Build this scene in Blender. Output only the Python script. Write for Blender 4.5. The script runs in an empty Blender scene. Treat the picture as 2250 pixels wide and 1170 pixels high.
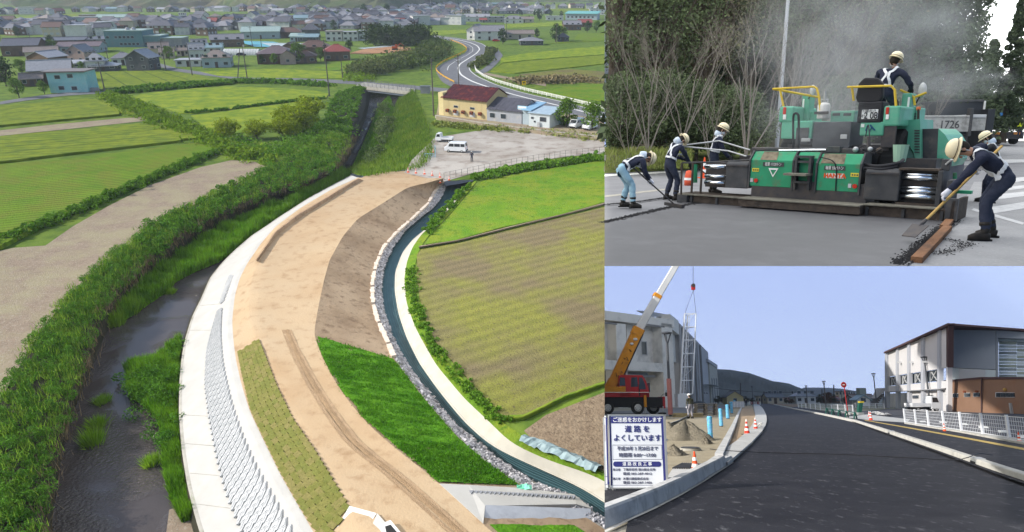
import bpy, bmesh, math, random
import numpy as np
from mathutils import Vector, Matrix
from mathutils.geometry import tessellate_polygon
from mathutils.bvhtree import BVHTree
R = math.radians
MT, ru = Matrix.Translation, random.uniform
random.seed(7); RNG = np.random.default_rng(7)
S = bpy.context.scene
COL = S.collection
F, CX, CY = 1450.0, 1125.0, 585.0          # focal length and centre in photograph pixels
CAM_H = 29.0                               # drone height over the valley floor
PITCH_V = math.atan(615 / F)               # valley horizon lies just over the frame
PITCH_P = math.atan(285 / F)               # forest road with the paver
PITCH_B = math.atan(-293 / F)              # new street by the school hall
cam = bpy.data.cameras.new('camera'); camo = bpy.data.objects.new('camera', cam); COL.objects.link(camo)
cam.sensor_width = 36; cam.lens = 36 * F / 2250; cam.clip_end = 9000; cam.clip_start = 0.1
camo.location = (0, 0, CAM_H); camo.rotation_euler = (R(90) - PITCH_V, 0, 0)
S.camera = camo
SUN_AZ, SUN_EL = R(-93), R(33)             # left of the view, low
w = bpy.data.worlds.new('World'); S.world = w; w.use_nodes = True
nt = w.node_tree; nt.nodes.clear()
sky = nt.nodes.new('ShaderNodeTexSky'); sky.sky_type = 'NISHITA'; sky.sun_disc = False
sky.sun_elevation = SUN_EL; sky.sun_rotation = SUN_AZ; sky.air_density = 1.0; sky.dust_density = 1.5
bg = nt.nodes.new('ShaderNodeBackground'); bg.inputs[1].default_value = 0.15
wo = nt.nodes.new('ShaderNodeOutputWorld'); nt.links.new(sky.outputs[0], bg.inputs[0]); nt.links.new(bg.outputs[0], wo.inputs[0])
sl = bpy.data.lights.new('sun', 'SUN'); sl.energy = 4.6; sl.angle = R(0.6); sl.color = (1, .95, .87)
so = bpy.data.objects.new('sun', sl); COL.objects.link(so)
sd = Vector((math.sin(SUN_AZ) * math.cos(SUN_EL), math.cos(SUN_AZ) * math.cos(SUN_EL), math.sin(SUN_EL)))
so.rotation_euler = sd.to_track_quat('Z', 'Y').to_euler(); so.location = (-60, 20, 90)
vs = S.view_settings; vs.view_transform = 'Standard'; vs.look = 'None'; vs.exposure = 0.3; vs.gamma = 1; vs.use_curve_mapping = False
S.render.engine = 'CYCLES'; S.cycles.use_denoising = True; S.cycles.max_bounces = 6; S.cycles.volume_bounces = 0
S.cycles.diffuse_bounces = 3; S.cycles.glossy_bounces = 3; S.cycles.transparent_max_bounces = 12; S.cycles.use_adaptive_sampling = True
class Frame:
 def __init__(s, pitch, h):
  s.pitch, s.h = pitch, h
  rot = Matrix.Rotation(pitch - PITCH_V, 4, 'X')
  s.M = MT((0, 0, CAM_H)) @ rot @ MT((0, 0, -h))
  c, n = math.cos(pitch), math.sin(pitch)
  s.ax, s.up = Vector((0, c, -n)), Vector((0, n, c)); s.eye = Vector((0, 0, h))
 def ray(s, x, y): return Vector((1, 0, 0)) * ((x - CX) / F) + s.ax - s.up * ((y - CY) / F)
 def at(s, x, y, z=0.0):                # point of the level z under that sight line
  r = s.ray(x, y); t = (z - s.h) / r.z
  return s.eye + r * t
 def k(s, p):                           # photograph pixels per metre at p
  return F / (Vector(p) - s.eye).dot(s.ax)
VAL, PAV, STR = Frame(PITCH_V, CAM_H), Frame(PITCH_P, 1.57), Frame(PITCH_B, 1.6)
class Plane:                               # a vertical plane through two ground points; u along it, v up
 def __init__(s, fr, p0, p1):
  s.fr, s.o = fr, Vector(p0); d = Vector(p1) - Vector(p0); d.z = 0
  s.L = d.length; s.d = d.normalized(); s.n = Vector((-s.d.y, s.d.x, 0))
  s.M = fr.M @ MT(s.o) @ Matrix(((s.d.x, s.n.x, 0, 0), (s.d.y, s.n.y, 0, 0), (0, 0, 1, 0), (0, 0, 0, 1)))
 def at(s, x, y, off=0.0):              # (u, v) on the plane pushed back by off
  r = s.fr.ray(x, y); t = (s.o - s.fr.eye).dot(s.n) + off; t /= r.dot(s.n)
  p = s.fr.eye + r * t - s.o
  return p.dot(s.d), p.z
MATS = {}
def mat(name, c1, c2=None, scale=3.0, rough=.85, bump=0.0, bscale=None, metal=0.0, spec=.1, detail=5.0, island=0.0,
  stretch=(1, 1, 1), rot=0.0, coord='Object', c3=None, s3=.2, transl=0.0, lo=.35, hi=.65, dirt=None, ds=1.5, coat=0, rows=None):
 if name in MATS: return MATS[name]
 m = bpy.data.materials.new(name); m.use_nodes = True; t = m.node_tree; N, Lk = t.nodes, t.links
 b = N['Principled BSDF']; out = N['Material Output']
 b.inputs['Roughness'].default_value = rough; b.inputs['Metallic'].default_value = metal; b.inputs['Specular IOR Level'].default_value = spec
 if coat: b.inputs['Coat Weight'].default_value = coat
 def rgb(c): return (*c, 1)
 if coord == 'World':
  g = N.new('ShaderNodeNewGeometry'); src = g.outputs['Position']
 else:
  g = N.new('ShaderNodeTexCoord'); src = g.outputs['Object']
 mp = N.new('ShaderNodeMapping'); mp.inputs['Scale'].default_value = stretch; mp.inputs['Rotation'].default_value = (0, 0, rot)
 if rot:
  mp.vector_type = 'TEXTURE'; mp.inputs['Scale'].default_value = tuple(1 / q for q in stretch)
 Lk.new(src, mp.inputs[0])
 def noise(sc, det=detail):
  n = N.new('ShaderNodeTexNoise'); n.inputs['Scale'].default_value = sc; n.inputs['Detail'].default_value = det; n.inputs['Roughness'].default_value = .6
  Lk.new(mp.outputs[0], n.inputs['Vector']); return n.outputs['Fac']
 def ramp(f, lo, hi):
  r = N.new('ShaderNodeMapRange'); r.inputs[1].default_value = lo; r.inputs[2].default_value = hi; Lk.new(f, r.inputs[0]); return r.outputs[0]
 def mix(f, a, c):
  x = N.new('ShaderNodeMix'); x.data_type = 'RGBA'
  Lk.new(f, x.inputs[0])
  for q, v in ((6, a), (7, c)):
   if isinstance(v, tuple): x.inputs[q].default_value = rgb(v)
   else: Lk.new(v, x.inputs[q])
  return x.outputs[2]
 col = c1
 if c2: col = mix(ramp(noise(scale), lo, hi), c1, c2)
 if c3: col = mix(ramp(noise(s3, 3), .42, .62), col, c3)
 if dirt: col = mix(ramp(noise(ds, 6), .52, .72), col, dirt)
 if rows:                               # sown rows: (angle, metres apart, depth of tone)
  m2 = N.new('ShaderNodeMapping'); m2.inputs['Rotation'].default_value = (0, 0, rows[0]); Lk.new(src, m2.inputs[0])
  wv = N.new('ShaderNodeTexWave'); wv.inputs['Scale'].default_value = .314 / rows[1]; wv.inputs['Distortion'].default_value = 1.2; wv.inputs['Detail'].default_value = 4; wv.inputs['Detail Scale'].default_value = 2.5; Lk.new(m2.outputs[0], wv.inputs[0])
  hv = N.new('ShaderNodeHueSaturation'); vr = N.new('ShaderNodeMapRange'); vr.inputs[3].default_value = 1 - rows[2]; vr.inputs[4].default_value = 1 + rows[2] * .5; Lk.new(wv.outputs['Fac'], vr.inputs[0]); Lk.new(vr.outputs[0], hv.inputs['Value'])
  if isinstance(col, tuple): hv.inputs['Color'].default_value = rgb(col)
  else: Lk.new(col, hv.inputs['Color'])
  col = hv.outputs[0]
 if island:
  gi = N.new('ShaderNodeNewGeometry'); h = N.new('ShaderNodeHueSaturation')
  v = N.new('ShaderNodeMapRange'); v.inputs[3].default_value = 1 - island; v.inputs[4].default_value = 1 + island
  Lk.new(gi.outputs['Random Per Island'], v.inputs[0]); Lk.new(v.outputs[0], h.inputs['Value'])
  if isinstance(col, tuple): h.inputs['Color'].default_value = rgb(col)
  else: Lk.new(col, h.inputs['Color'])
  col = h.outputs[0]
 if isinstance(col, tuple): b.inputs['Base Color'].default_value = rgb(col)
 else: Lk.new(col, b.inputs['Base Color'])
 if bump:
  bn = N.new('ShaderNodeBump'); bn.inputs['Strength'].default_value = min(1, bump); bn.inputs['Distance'].default_value = bump * .15
  Lk.new(noise(bscale or scale * 3), bn.inputs['Height']); Lk.new(bn.outputs[0], b.inputs['Normal'])
 if transl:
  tr = N.new('ShaderNodeBsdfTranslucent'); ms = N.new('ShaderNodeMixShader'); ms.inputs[0].default_value = transl
  if isinstance(col, tuple): tr.inputs[0].default_value = rgb(col)
  else: Lk.new(col, tr.inputs[0])
  Lk.new(b.outputs[0], ms.inputs[1]); Lk.new(tr.outputs[0], ms.inputs[2]); Lk.new(ms.outputs[0], out.inputs[0])
 MATS[name] = m; return m
class MB:
 def __init__(s): s.v, s.f = [], []
 def add(s, vs, fs):
  o = len(s.v); s.v += [tuple(p) for p in vs]; s.f += [tuple(i + o for i in q) for q in fs]; return s
 def hexa(s, a, b): return s.add(list(a) + list(b), [(3, 2, 1, 0), (4, 5, 6, 7), (0, 1, 5, 4), (1, 2, 6, 5), (2, 3, 7, 6), (3, 0, 4, 7)])
 def box(s, x0, x1, y0, y1, z0, z1, rz=0, c=None):
  lo = [(x0, y0, z0), (x1, y0, z0), (x1, y1, z0), (x0, y1, z0)]; hi = [(x, y, z1) for x, y, _ in lo]
  if rz:
   cc, ss = math.cos(rz), math.sin(rz); ox, oy = c or ((x0 + x1) / 2, (y0 + y1) / 2)
   f = lambda p: (ox + (p[0] - ox) * cc - (p[1] - oy) * ss, oy + (p[0] - ox) * ss + (p[1] - oy) * cc, p[2])
   lo, hi = [f(p) for p in lo], [f(p) for p in hi]
  return s.hexa(lo, hi)
 def prism(s, poly, axis, a, b):        # polygon extruded along an axis: 'x','y' or 'z'
  n = len(poly)
  if axis == 'x': f = lambda p, t: (t, p[0], p[1])
  elif axis == 'y': f = lambda p, t: (p[0], t, p[1])
  else: f = lambda p, t: (p[0], p[1], t)
  vs = [f(p, a) for p in poly] + [f(p, b) for p in poly]
  return s.add(vs, [tuple(range(n))[::-1], tuple(range(n, 2 * n))] + [(i, (i + 1) % n, n + (i + 1) % n, n + i) for i in range(n)])
 def tube(s, pts, r, n=8, cap=True):
  pts = [Vector(p) for p in pts]; rr = r if isinstance(r, (list, tuple)) else [r] * len(pts); vs, fs = [], []
  prev = None
  for i, p in enumerate(pts):
   d = (pts[min(i + 1, len(pts) - 1)] - pts[max(i - 1, 0)]).normalized()
   a = prev - d * prev.dot(d) if prev else d.orthogonal()
   if a.length < 1e-6: a = d.orthogonal()
   a.normalize(); prev = a; b = d.cross(a)
   vs += [p + (a * math.cos(2 * math.pi * k / n) + b * math.sin(2 * math.pi * k / n)) * rr[i] for k in range(n)]
  for i in range(len(pts) - 1):
   fs += [(i * n + k, i * n + (k + 1) % n, (i + 1) * n + (k + 1) % n, (i + 1) * n + k) for k in range(n)]
  if cap: fs += [tuple(range(n))[::-1], tuple(range((len(pts) - 1) * n, len(pts) * n))]
  return s.add(vs, fs)
 def lathe(s, prof, n=16, c=(0, 0, 0), axis='z'):
  vs, fs = [], []
  for r, h in prof:
   for k in range(n):
    a = 2 * math.pi * k / n; x, y = r * math.cos(a), r * math.sin(a)
    p = (x, y, h) if axis == 'z' else ((x, h, y) if axis == 'y' else (h, x, y))
    vs.append((p[0] + c[0], p[1] + c[1], p[2] + c[2]))
  for i in range(len(prof) - 1):
   fs += [(i * n + k, i * n + (k + 1) % n, (i + 1) * n + (k + 1) % n, (i + 1) * n + k) for k in range(n)]
  fs += [tuple(range(n))[::-1], tuple(range((len(prof) - 1) * n, len(prof) * n))]
  return s.add(vs, fs)
 def ball(s, c, r, n=10, m=6, sq=(1, 1, 1)):
  prof = [(max(1e-3, math.sin(math.pi * i / m)), -math.cos(math.pi * i / m)) for i in range(m + 1)]
  t = MB().lathe(prof, n); return s.add([(c[0] + x * r * sq[0], c[1] + y * r * sq[1], c[2] + z * r * sq[2]) for x, y, z in t.v], t.f)
 def mesh(s, name, m, smooth=False):
  me = bpy.data.meshes.new(name); me.from_pydata(s.v, [], s.f)
  if m: me.materials.append(m)
  if smooth: me.shade_smooth()
  me.update(); return me
 def build(s, name, m, parent=None, M=None, smooth=False, bevel=0):
  return link(name, s.mesh(name, m, smooth), parent, M, bevel)
BX, TB, LT = (lambda *a, **k: MB().box(*a, **k)), (lambda *a, **k: MB().tube(*a, **k)), (lambda *a, **k: MB().lathe(*a, **k))
def link(name, me, parent=None, M=None, bevel=0):
 o = bpy.data.objects.new(name, me); COL.objects.link(o)
 if parent is not None: o.parent = parent
 if M is not None:
  if parent is None: o.matrix_world = M
  else: o.matrix_local = M
 if bevel:
  b = o.modifiers.new('bevel', 'BEVEL'); b.width = bevel; b.segments = 2; b.limit_method = 'ANGLE'
 return o
def npmesh(name, V, nper, m):              # V (k, nper, 3): k separate faces
 V = np.asarray(V, dtype=np.float32); k = V.shape[0]; me = bpy.data.meshes.new(name)
 me.vertices.add(k * nper); me.vertices.foreach_set('co', V.reshape(-1))
 me.loops.add(k * nper); me.loops.foreach_set('vertex_index', np.arange(k * nper, dtype=np.int32))
 me.polygons.add(k); me.polygons.foreach_set('loop_start', np.arange(0, k * nper, nper, dtype=np.int32))
 me.materials.append(m); me.update(calc_edges=True); me.validate(); return me
def tag(o, label=None, cat=None, group=None, kind=None):
 if label: o['label'] = label
 if cat: o['category'] = cat
 if group: o['group'] = group
 if kind: o['kind'] = kind
 return o
def thing(name, label, cat, M, group=None):
 o = bpy.data.objects.new(name, None); COL.objects.link(o); o.matrix_world = M; o.empty_display_size = .3
 return tag(o, label, cat, group)
def copy_tree(o, M=None, label=None):
 def cp(a, par):
  c = a.copy(); COL.objects.link(c)
  if par is not None:
   c.parent = par; c.matrix_parent_inverse = a.matrix_parent_inverse.copy(); c.matrix_basis = a.matrix_basis.copy()
  for ch in a.children: cp(ch, c)
  return c
 c = cp(o, None)
 if M is not None: c.matrix_world = M
 if label: c['label'] = label
 return c
def TR(x=0, y=0, z=0, rz=0, s=1.0):
 sx, sy, sz = s if isinstance(s, tuple) else (s, s, s)
 return MT((x, y, z)) @ Matrix.Rotation(rz, 4, 'Z') @ Matrix.Diagonal((sx, sy, sz, 1))
def resample(P, n):
 P = np.array([tuple(p) for p in P]); d = np.r_[0, np.cumsum(np.linalg.norm(np.diff(P, axis=0), axis=1))]
 t = np.linspace(0, d[-1], n); out = np.stack([np.interp(t, d, P[:, k]) for k in range(3)], 1)
 for _ in range(max(1, n // 40)):
  q = out.copy(); q[1:-1] = (out[:-2] + 2 * out[1:-1] + out[2:]) / 4; out = q
 return out
def catmull(P, k=8):
 P = [Vector(p) for p in P]; Q = [P[0] * 2 - P[1]] + P + [P[-1] * 2 - P[-2]]; out = []
 for i in range(1, len(Q) - 2):
  for j in range(k):
   t = j / k; a, b, c, d = Q[i - 1:i + 3]
   out.append(.5 * ((2 * b) + (c - a) * t + (2 * a - 5 * b + 4 * c - d) * t * t + (3 * b - a - 3 * c + d) * t ** 3))
 return out + [P[-1]]
def vnoise(P, sc, seed=0):                 # cheap smooth noise on (k,3)
 rs = np.random.default_rng(seed); o = np.zeros(len(P))
 for i in range(6):
  k = rs.normal(size=3) * sc * (1.7 ** (i % 3)); o += np.sin(P @ k + rs.uniform(0, 6.28)) / 6
 return o
def loft(name, lines, n, m, mt, kind='structure', fr=VAL, rough=0.0, rsc=1.0, M=None):
 L = [resample(l, n) for l in lines]; rows = []
 for a, b in zip(L[:-1], L[1:]):
  for j in range(m): rows.append(a + (b - a) * (j / m))
 rows.append(L[-1]); G = np.stack(rows); h, k = G.shape[:2]; V = G.reshape(-1, 3)
 if rough:
  dz = vnoise(V, rsc, len(name)) * rough + RNG.normal(size=len(V)) * rough * .25
  e = np.ones((h, k)); e[0] = e[-1] = 0; V = V.copy(); V[:, 2] += dz * e.reshape(-1)
 F_ = [(i * k + j, i * k + j + 1, (i + 1) * k + j + 1, (i + 1) * k + j) for i in range(h - 1) for j in range(k - 1)]
 me = bpy.data.meshes.new(name); me.from_pydata(V.tolist(), [], F_); me.materials.append(mt); me.shade_smooth()
 o = link(name, me, None, M if M is not None else fr.M)
 if kind: o['kind'] = kind
 o['_'] = 0; del o['_']
 return o
def sheet(name, pts, mt, z=None, fr=VAL, kind='structure', depth=0.0, M=None):
 P = [Vector(p) for p in pts]
 tri = tessellate_polygon([P]); mb = MB()
 mb.add(P, [tuple(t) for t in tri])
 if depth:
  n = len(P); mb.add(P + [p - Vector((0, 0, depth)) for p in P], [(i, (i + 1) % n, n + (i + 1) % n, n + i) for i in range(n)])
 me = mb.mesh(name, mt); bm = bmesh.new(); bm.from_mesh(me); bmesh.ops.remove_doubles(bm, verts=bm.verts, dist=1e-4); bmesh.ops.recalc_face_normals(bm, faces=bm.faces)
 up = sum(f.normal.z * f.calc_area() for f in bm.faces if abs(f.normal.z) > .5)
 if up < 0: bmesh.ops.reverse_faces(bm, faces=bm.faces)
 bm.to_mesh(me); bm.free()
 o = link(name, me, None, M if M is not None else fr.M)
 if kind: o['kind'] = kind
 return o
def px(fr, pts, z=0.0): return [fr.at(x, y, z) for x, y in pts]
def bvh(o): return BVHTree.FromPolygons([v.co for v in o.data.vertices], [tuple(p.vertices) for p in o.data.polygons])
def hit(fr, t, x, y):
 r = t.ray_cast(fr.eye, fr.ray(x, y).normalized()); return r[0], r[1]
def leaf_quads(C, size, flat=0.0, asp=.55):
 C = np.asarray(C); n = len(C); sz = size * RNG.uniform(.6, 1.4, n)[:, None]
 a = RNG.normal(size=(n, 3)); a[:, 2] *= 1 - flat; a /= np.linalg.norm(a, axis=1)[:, None]
 b = np.cross(a, RNG.normal(size=(n, 3))); b /= np.linalg.norm(b, axis=1)[:, None]
 a, b = a * sz * .5, b * sz * asp * .5
 return np.stack([C - a, C + b * .9 - a * .1, C + a, C - b * .9 - a * .1], 1)
def clump_points(C, rad, per):
 C = np.asarray(C); rad = np.asarray(rad); n = len(C)
 d = RNG.normal(size=(n * per, 3)); d /= np.linalg.norm(d, axis=1)[:, None]
 rr = np.repeat(rad, per) * RNG.uniform(.55, 1.05, n * per)
 return np.repeat(C, per, 0) + d * rr[:, None] * np.array([1, 1, .8])
def blades(B, h, wd, lean=.35):
 B = np.asarray(B); n = len(B); hh = h * RNG.uniform(.5, 1.25, n)[:, None]; an = RNG.uniform(0, 6.28, n)
 d = np.stack([np.cos(an), np.sin(an), np.zeros(n)], 1); t = np.stack([-np.sin(an), np.cos(an), np.zeros(n)], 1)
 ln = RNG.uniform(0, lean, n)[:, None] * hh
 top = B + np.array([0, 0, 1]) * hh + t * ln
 return np.stack([B - d * wd, B + d * wd, top], 1)
def stuff(name, V, nper, mt, fr, kind='stuff', label=None, cat=None):
 o = link(name, npmesh(name, V, nper, mt), None, fr.M); tag(o, label, cat, None, kind); return o
def tree_mesh(h, r, trunk_h, nclump, per, leaf, seed, shape='round', bare=False):
 rs = random.Random(seed); tb = MB()
 tb.tube([(0, 0, -.3), (rs.uniform(-.1, .1), 0, trunk_h * .6), (rs.uniform(-.2, .2), rs.uniform(-.2, .2), trunk_h + (h - trunk_h) * .5)], [h * .028, h * .022, h * .008], 7)
 C, rd = [], []
 for i in range(nclump):
  if shape == 'cone':
   t = (i + .5) / nclump; z = trunk_h + (h - trunk_h) * t; q = r * (1 - t) ** .8 * rs.uniform(.35, 1); rad = r * (.16 + .26 * (1 - t))
  else:
   u = rs.uniform(-1, 1); z = trunk_h + (h - trunk_h) * (.5 + .42 * u); q = r * .72 * math.sqrt(max(.05, 1 - u * u)) * rs.uniform(.35, 1.05); rad = r * rs.uniform(.24, .4)
  a = rs.uniform(0, 6.28); C.append((q * math.cos(a), q * math.sin(a), z)); rd.append(rad)
  if i % 3 == 0 and shape != 'cone':
   tb.tube([(0, 0, trunk_h * rs.uniform(.6, 1)), (q * .5 * math.cos(a), q * .5 * math.sin(a), (trunk_h + z) / 2), C[-1]], [h * .014, h * .01, h * .004], 5)
 return tb, leaf_quads(clump_points(C, rd, per), leaf)
# ================================================================== THE VALLEY (river works, fields, town)
V_ = lambda pts, z=0.0: px(VAL, pts, z)
m_plain = mat('plain_grass', (.10, .17, .022), (.16, .22, .03), .06, bump=.6, bscale=3, coord='World', c3=(.075, .13, .02), s3=.35)
m_crop = mat('barley', (.150, .205, .012), (.215, .26, .02), .09, bump=.8, bscale=5, c3=(.12, .175, .016), s3=.35, rows=(1.35, 2.2, .16))
m_crop2 = mat('barley_green', (.10, .19, .010), (.145, .235, .014), .15, bump=.9, bscale=5, c3=(.15, .19, .02), s3=.25, rows=(1.2, 1.1, .30))
m_meadow = mat('meadow', (.19, .25, .014), (.26, .31, .022), .12, bump=.6, bscale=4, c3=(.12, .20, .018), s3=.3)
m_lush = mat('lush_field', (.085, .185, .012), (.13, .225, .016), .3, bump=.9, bscale=4, c3=(.16, .21, .02), s3=.2, dirt=(.06, .13, .012), ds=1.2)
m_olive = mat('stubble', (.165, .172, .042), (.21, .21, .046), .9, bump=1, bscale=7, c3=(.165, .135, .075), s3=.10, dirt=(.105, .085, .05), ds=4.5, rows=(1.0, 1.5, .13))
m_brown = mat('bare_soil', (.26, .20, .135), (.19, .14, .095), 1.2, bump=1, bscale=5, dirt=(.11, .08, .055), ds=3)
m_track = mat('gravel_track', (.30, .235, .175), (.24, .185, .135), .9, bump=.8, bscale=8, dirt=(.37, .33, .27), ds=4, c3=(.31, .27, .17), s3=.25)
m_dirt = mat('graded_dirt', (.375, .262, .155), (.43, .32, .20), .22, bump=.5, bscale=6, dirt=(.30, .20, .115), ds=.9, c3=(.41, .31, .20), s3=.12)
m_slope = mat('raw_slope', (.29, .21, .135), (.22, .155, .10), .5, bump=.6, bscale=3, dirt=(.15, .10, .065), ds=1.4, c3=(.34, .255, .17), s3=.11)
m_conc = mat('new_concrete', (.46, .452, .425), (.415, .405, .38), .5, bump=.08, bscale=8, dirt=(.42, .405, .37), ds=.9)
m_concg = mat('grey_concrete', (.40, .385, .34), (.33, .315, .28), .8, bump=.2, bscale=8, dirt=(.23, .22, .18), ds=1.3)
m_apron = mat('apron_concrete', (.44, .415, .355), (.38, .36, .31), .7, bump=.15, bscale=8, dirt=(.38, .35, .28), ds=1.1)
m_bed = mat('river_bed', (.09, .065, .05), (.06, .05, .045), 1.1, bump=.5, bscale=4, c3=(.13, .085, .06), s3=.12)
m_leaf = mat('bramble_leaf', (.065, .18, .012), (.105, .24, .02), .6, island=.45, rough=.55, transl=.28)
m_leafd = mat('bank_leaf', (.085, .20, .012), (.13, .26, .02), .5, island=.4, rough=.6, transl=.3)
m_reed = mat('reed', (.11, .27, .012), (.17, .33, .02), .5, island=.4, rough=.6, transl=.35)
m_dry = mat('dry_reed', (.22, .16, .085), (.13, .10, .06), .8, island=.4)
m_turfn = mat('new_turf', (.06, .19, .008), (.10, .25, .012), .8, bump=1, bscale=6)
m_road = mat('old_asphalt', (.17, .175, .19), (.145, .15, .16), .3, bump=.15, bscale=10, dirt=(.21, .21, .215), ds=.5)
m_lot = mat('lot_gravel', (.36, .33, .29), (.30, .265, .23), .35, bump=.4, bscale=6, dirt=(.22, .18, .15), ds=.35, c3=(.42, .39, .35), s3=.12)
m_white = mat('road_paint', (.78, .78, .75), (.65, .65, .62), 2)
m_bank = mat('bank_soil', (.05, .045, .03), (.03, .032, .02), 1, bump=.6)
L1 = [(790, 190), (740, 205), (722, 235), (714, 270), (700, 303), (668, 336), (614, 358), (588, 367), (440, 441), (330, 500), (250, 560), (178, 625), (110, 700), (50, 790), (0, 880), (-90, 1040), (-160, 1190), (-200, 1300)]
L2 = [(806, 200), (802, 230), (795, 258), (780, 296), (765, 330), (748, 352), (735, 371), (660, 405), (600, 424), (560, 437), (425, 497), (352, 553), (308, 583), (288, 609), (250, 647), (226, 680), (202, 719), (190, 752), (178, 812), (167, 850), (142, 925), (113, 998), (99, 1066), (85, 1170), (70, 1300)]
W1 = [(813, 204), (810, 232), (802, 262), (788, 300), (774, 330), (758, 362), (746, 380), (672, 418), (610, 440), (575, 458), (440, 520), (368, 575), (326, 606), (305, 632), (268, 672), (244, 706), (226, 742), (214, 776), (198, 815), (181, 856), (152, 925), (137, 985), (128, 1037), (117, 1108), (110, 1170), (100, 1300)]
K0 = [(770, 386), (724, 410), (680, 434), (640, 460), (607, 481), (591, 493), (555, 516), (520, 546), (490, 575), (461, 611), (442, 656), (422, 695), (406, 747), (399, 785), (394, 840), (393, 912), (399, 989), (411, 1066), (430, 1143), (450, 1205), (490, 1300)]
K3 = [(788, 390), (724, 419), (659, 458), (607, 497), (575, 533), (542, 581), (526, 614), (516, 650), (510, 705), (513, 751), (518, 789), (530, 843), (549, 905), (584, 978), (618, 1047), (665, 1128), (700, 1190), (770, 1300)]
S1 = [(567, 743), (584, 789), (611, 855), (645, 924), (688, 985), (730, 1055), (768, 1112)]
D1 = [(975, 392), (940, 402), (896, 412), (844, 445), (786, 481), (753, 520), (724, 572), (711, 620), (700, 672), (692, 718), (690, 737), (707, 782), (734, 835), (768, 885), (815, 939), (868, 985), (940, 1041), (962, 1060), (1057, 1148), (1110, 1195), (1220, 1300)]
G0 = [(972, 404), (959, 416), (940, 450), (907, 481), (871, 513), (842, 546), (826, 585), (818, 624), (819, 663), (829, 705), (849, 747), (866, 788), (885, 814), (947, 894), (1006, 961), (1072, 1019), (1142, 1067), (1240, 1110), (1310, 1150), (1420, 1230)]
G1 = [(980, 410), (972, 432), (950, 460), (930, 474), (891, 507), (862, 546), (845, 585), (838, 624), (841, 672), (854, 718), (871, 760), (903, 814), (947, 869), (991, 924), (1050, 975), (1112, 1023), (1175, 1062), (1255, 1088), (1300, 1119), (1335, 1150), (1440, 1215)]
C1 = [(1040, 398), (1024, 414), (982, 458), (940, 500), (907, 526), (884, 555), (868, 598), (867, 640), (875, 689), (892, 740), (921, 799), (965, 861), (1020, 928), (1072, 975), (1105, 994), (1168, 1023), (1281, 1074), (1335, 1110), (1450, 1180)]
C2 = [(1044, 396), (1028, 412), (990, 456), (958, 488), (927, 514), (907, 542), (894, 575), (888, 614), (893, 666), (910, 714), (923, 740), (958, 802), (1020, 876), (1079, 931), (1123, 975), (1204, 1012), (1307, 1045), (1335, 1062), (1460, 1130)]
G2 = [(1050, 395), (1034, 416), (1000, 458), (968, 492), (940, 520), (921, 548), (910, 590), (908, 620), (914, 659), (936, 718), (953, 762), (1006, 821), (1065, 887), (1094, 924), (1140, 950), (1215, 992), (1312, 1036), (1340, 1046), (1470, 1110)]
zK0, zK3, zD = -2.0, 0.2, 1.0
vK0, vK3, vD1 = V_(K0, zK0), V_(K3, zK3), V_(D1, zD)
river_floor = loft('river_bed', [V_([(x - 30, y) for x, y in W1], -3.35), V_([(915, 196), (905, 240), (885, 290), (840, 345)] + K0[1:], -3.35)], 90, 6, m_bed, rough=.05)
m_water = bpy.data.materials.new('river_water'); m_water.use_nodes = True
t = m_water.node_tree; b = t.nodes['Principled BSDF']; b.inputs['Base Color'].default_value = (.10, .085, .08, 1); b.inputs['Roughness'].default_value = .06; b.inputs['IOR'].default_value = 1.33; b.inputs['Specular IOR Level'].default_value = .95
b.inputs['Transmission Weight'].default_value = .35
g = t.nodes.new('ShaderNodeNewGeometry'); bn = t.nodes.new('ShaderNodeBump'); bn.inputs['Strength'].default_value = .8; bn.inputs['Distance'].default_value = .12
n1 = t.nodes.new('ShaderNodeTexNoise'); n1.inputs['Scale'].default_value = 4.0; n1.inputs['Detail'].default_value = 5
n2 = t.nodes.new('ShaderNodeTexNoise'); n2.inputs['Scale'].default_value = .16; mr = t.nodes.new('ShaderNodeMapRange'); mr.inputs[1].default_value = .42; mr.inputs[2].default_value = .62; mr.inputs[3].default_value = .12; mr.inputs[4].default_value = 4.5
mm = t.nodes.new('ShaderNodeMath'); mm.operation = 'MULTIPLY'
t.links.new(g.outputs['Position'], n1.inputs[0]); t.links.new(g.outputs['Position'], n2.inputs[0]); t.links.new(n2.outputs[0], mr.inputs[0]); t.links.new(n1.outputs[0], mm.inputs[0]); t.links.new(mr.outputs[0], mm.inputs[1]); t.links.new(mm.outputs[0], bn.inputs['Height']); t.links.new(bn.outputs[0], b.inputs['Normal'])
loft('river_water', [V_([(x - 25, y) for x, y in W1], -3.0), V_([(900, 200), (890, 240), (880, 290), (838, 345)] + K0[1:], -3.0)], 90, 4, m_water)
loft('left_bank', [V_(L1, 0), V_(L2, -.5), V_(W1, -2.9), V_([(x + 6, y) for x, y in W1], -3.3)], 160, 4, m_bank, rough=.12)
W2 = [(884, 203), (868, 235), (856, 262), (848, 290), (826, 325), (790, 352), (762, 378)]
RB = [(905, 200), (925, 250), (940, 300), (946, 335), (920, 368), (860, 378), (800, 388)]
loft('right_bank', [V_(W2, -3.1), V_(RB, 0.0)], 40, 8, m_lush, rough=.25)
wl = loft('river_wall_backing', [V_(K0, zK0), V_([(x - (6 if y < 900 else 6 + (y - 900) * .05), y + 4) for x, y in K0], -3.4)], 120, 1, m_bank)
lipA = resample(vK0, 160); lip_in = V_([(x + max(3, (y - 380) * .013), y) for x, y in K0], zK0)
loft('revetment_lip', [[p + Vector((0, 0, -.3)) for p in vK0], vK0, lip_in], 160, 1, m_concg)
rev = loft('revetment_slab', [[p + Vector((0, 0, .004)) for p in lip_in], V_([(a[0] - max(4, (a[1] - 380) * .035), a[1]) for a in K3], zK3 - .05), vK3], 160, 4, m_conc)
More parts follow.
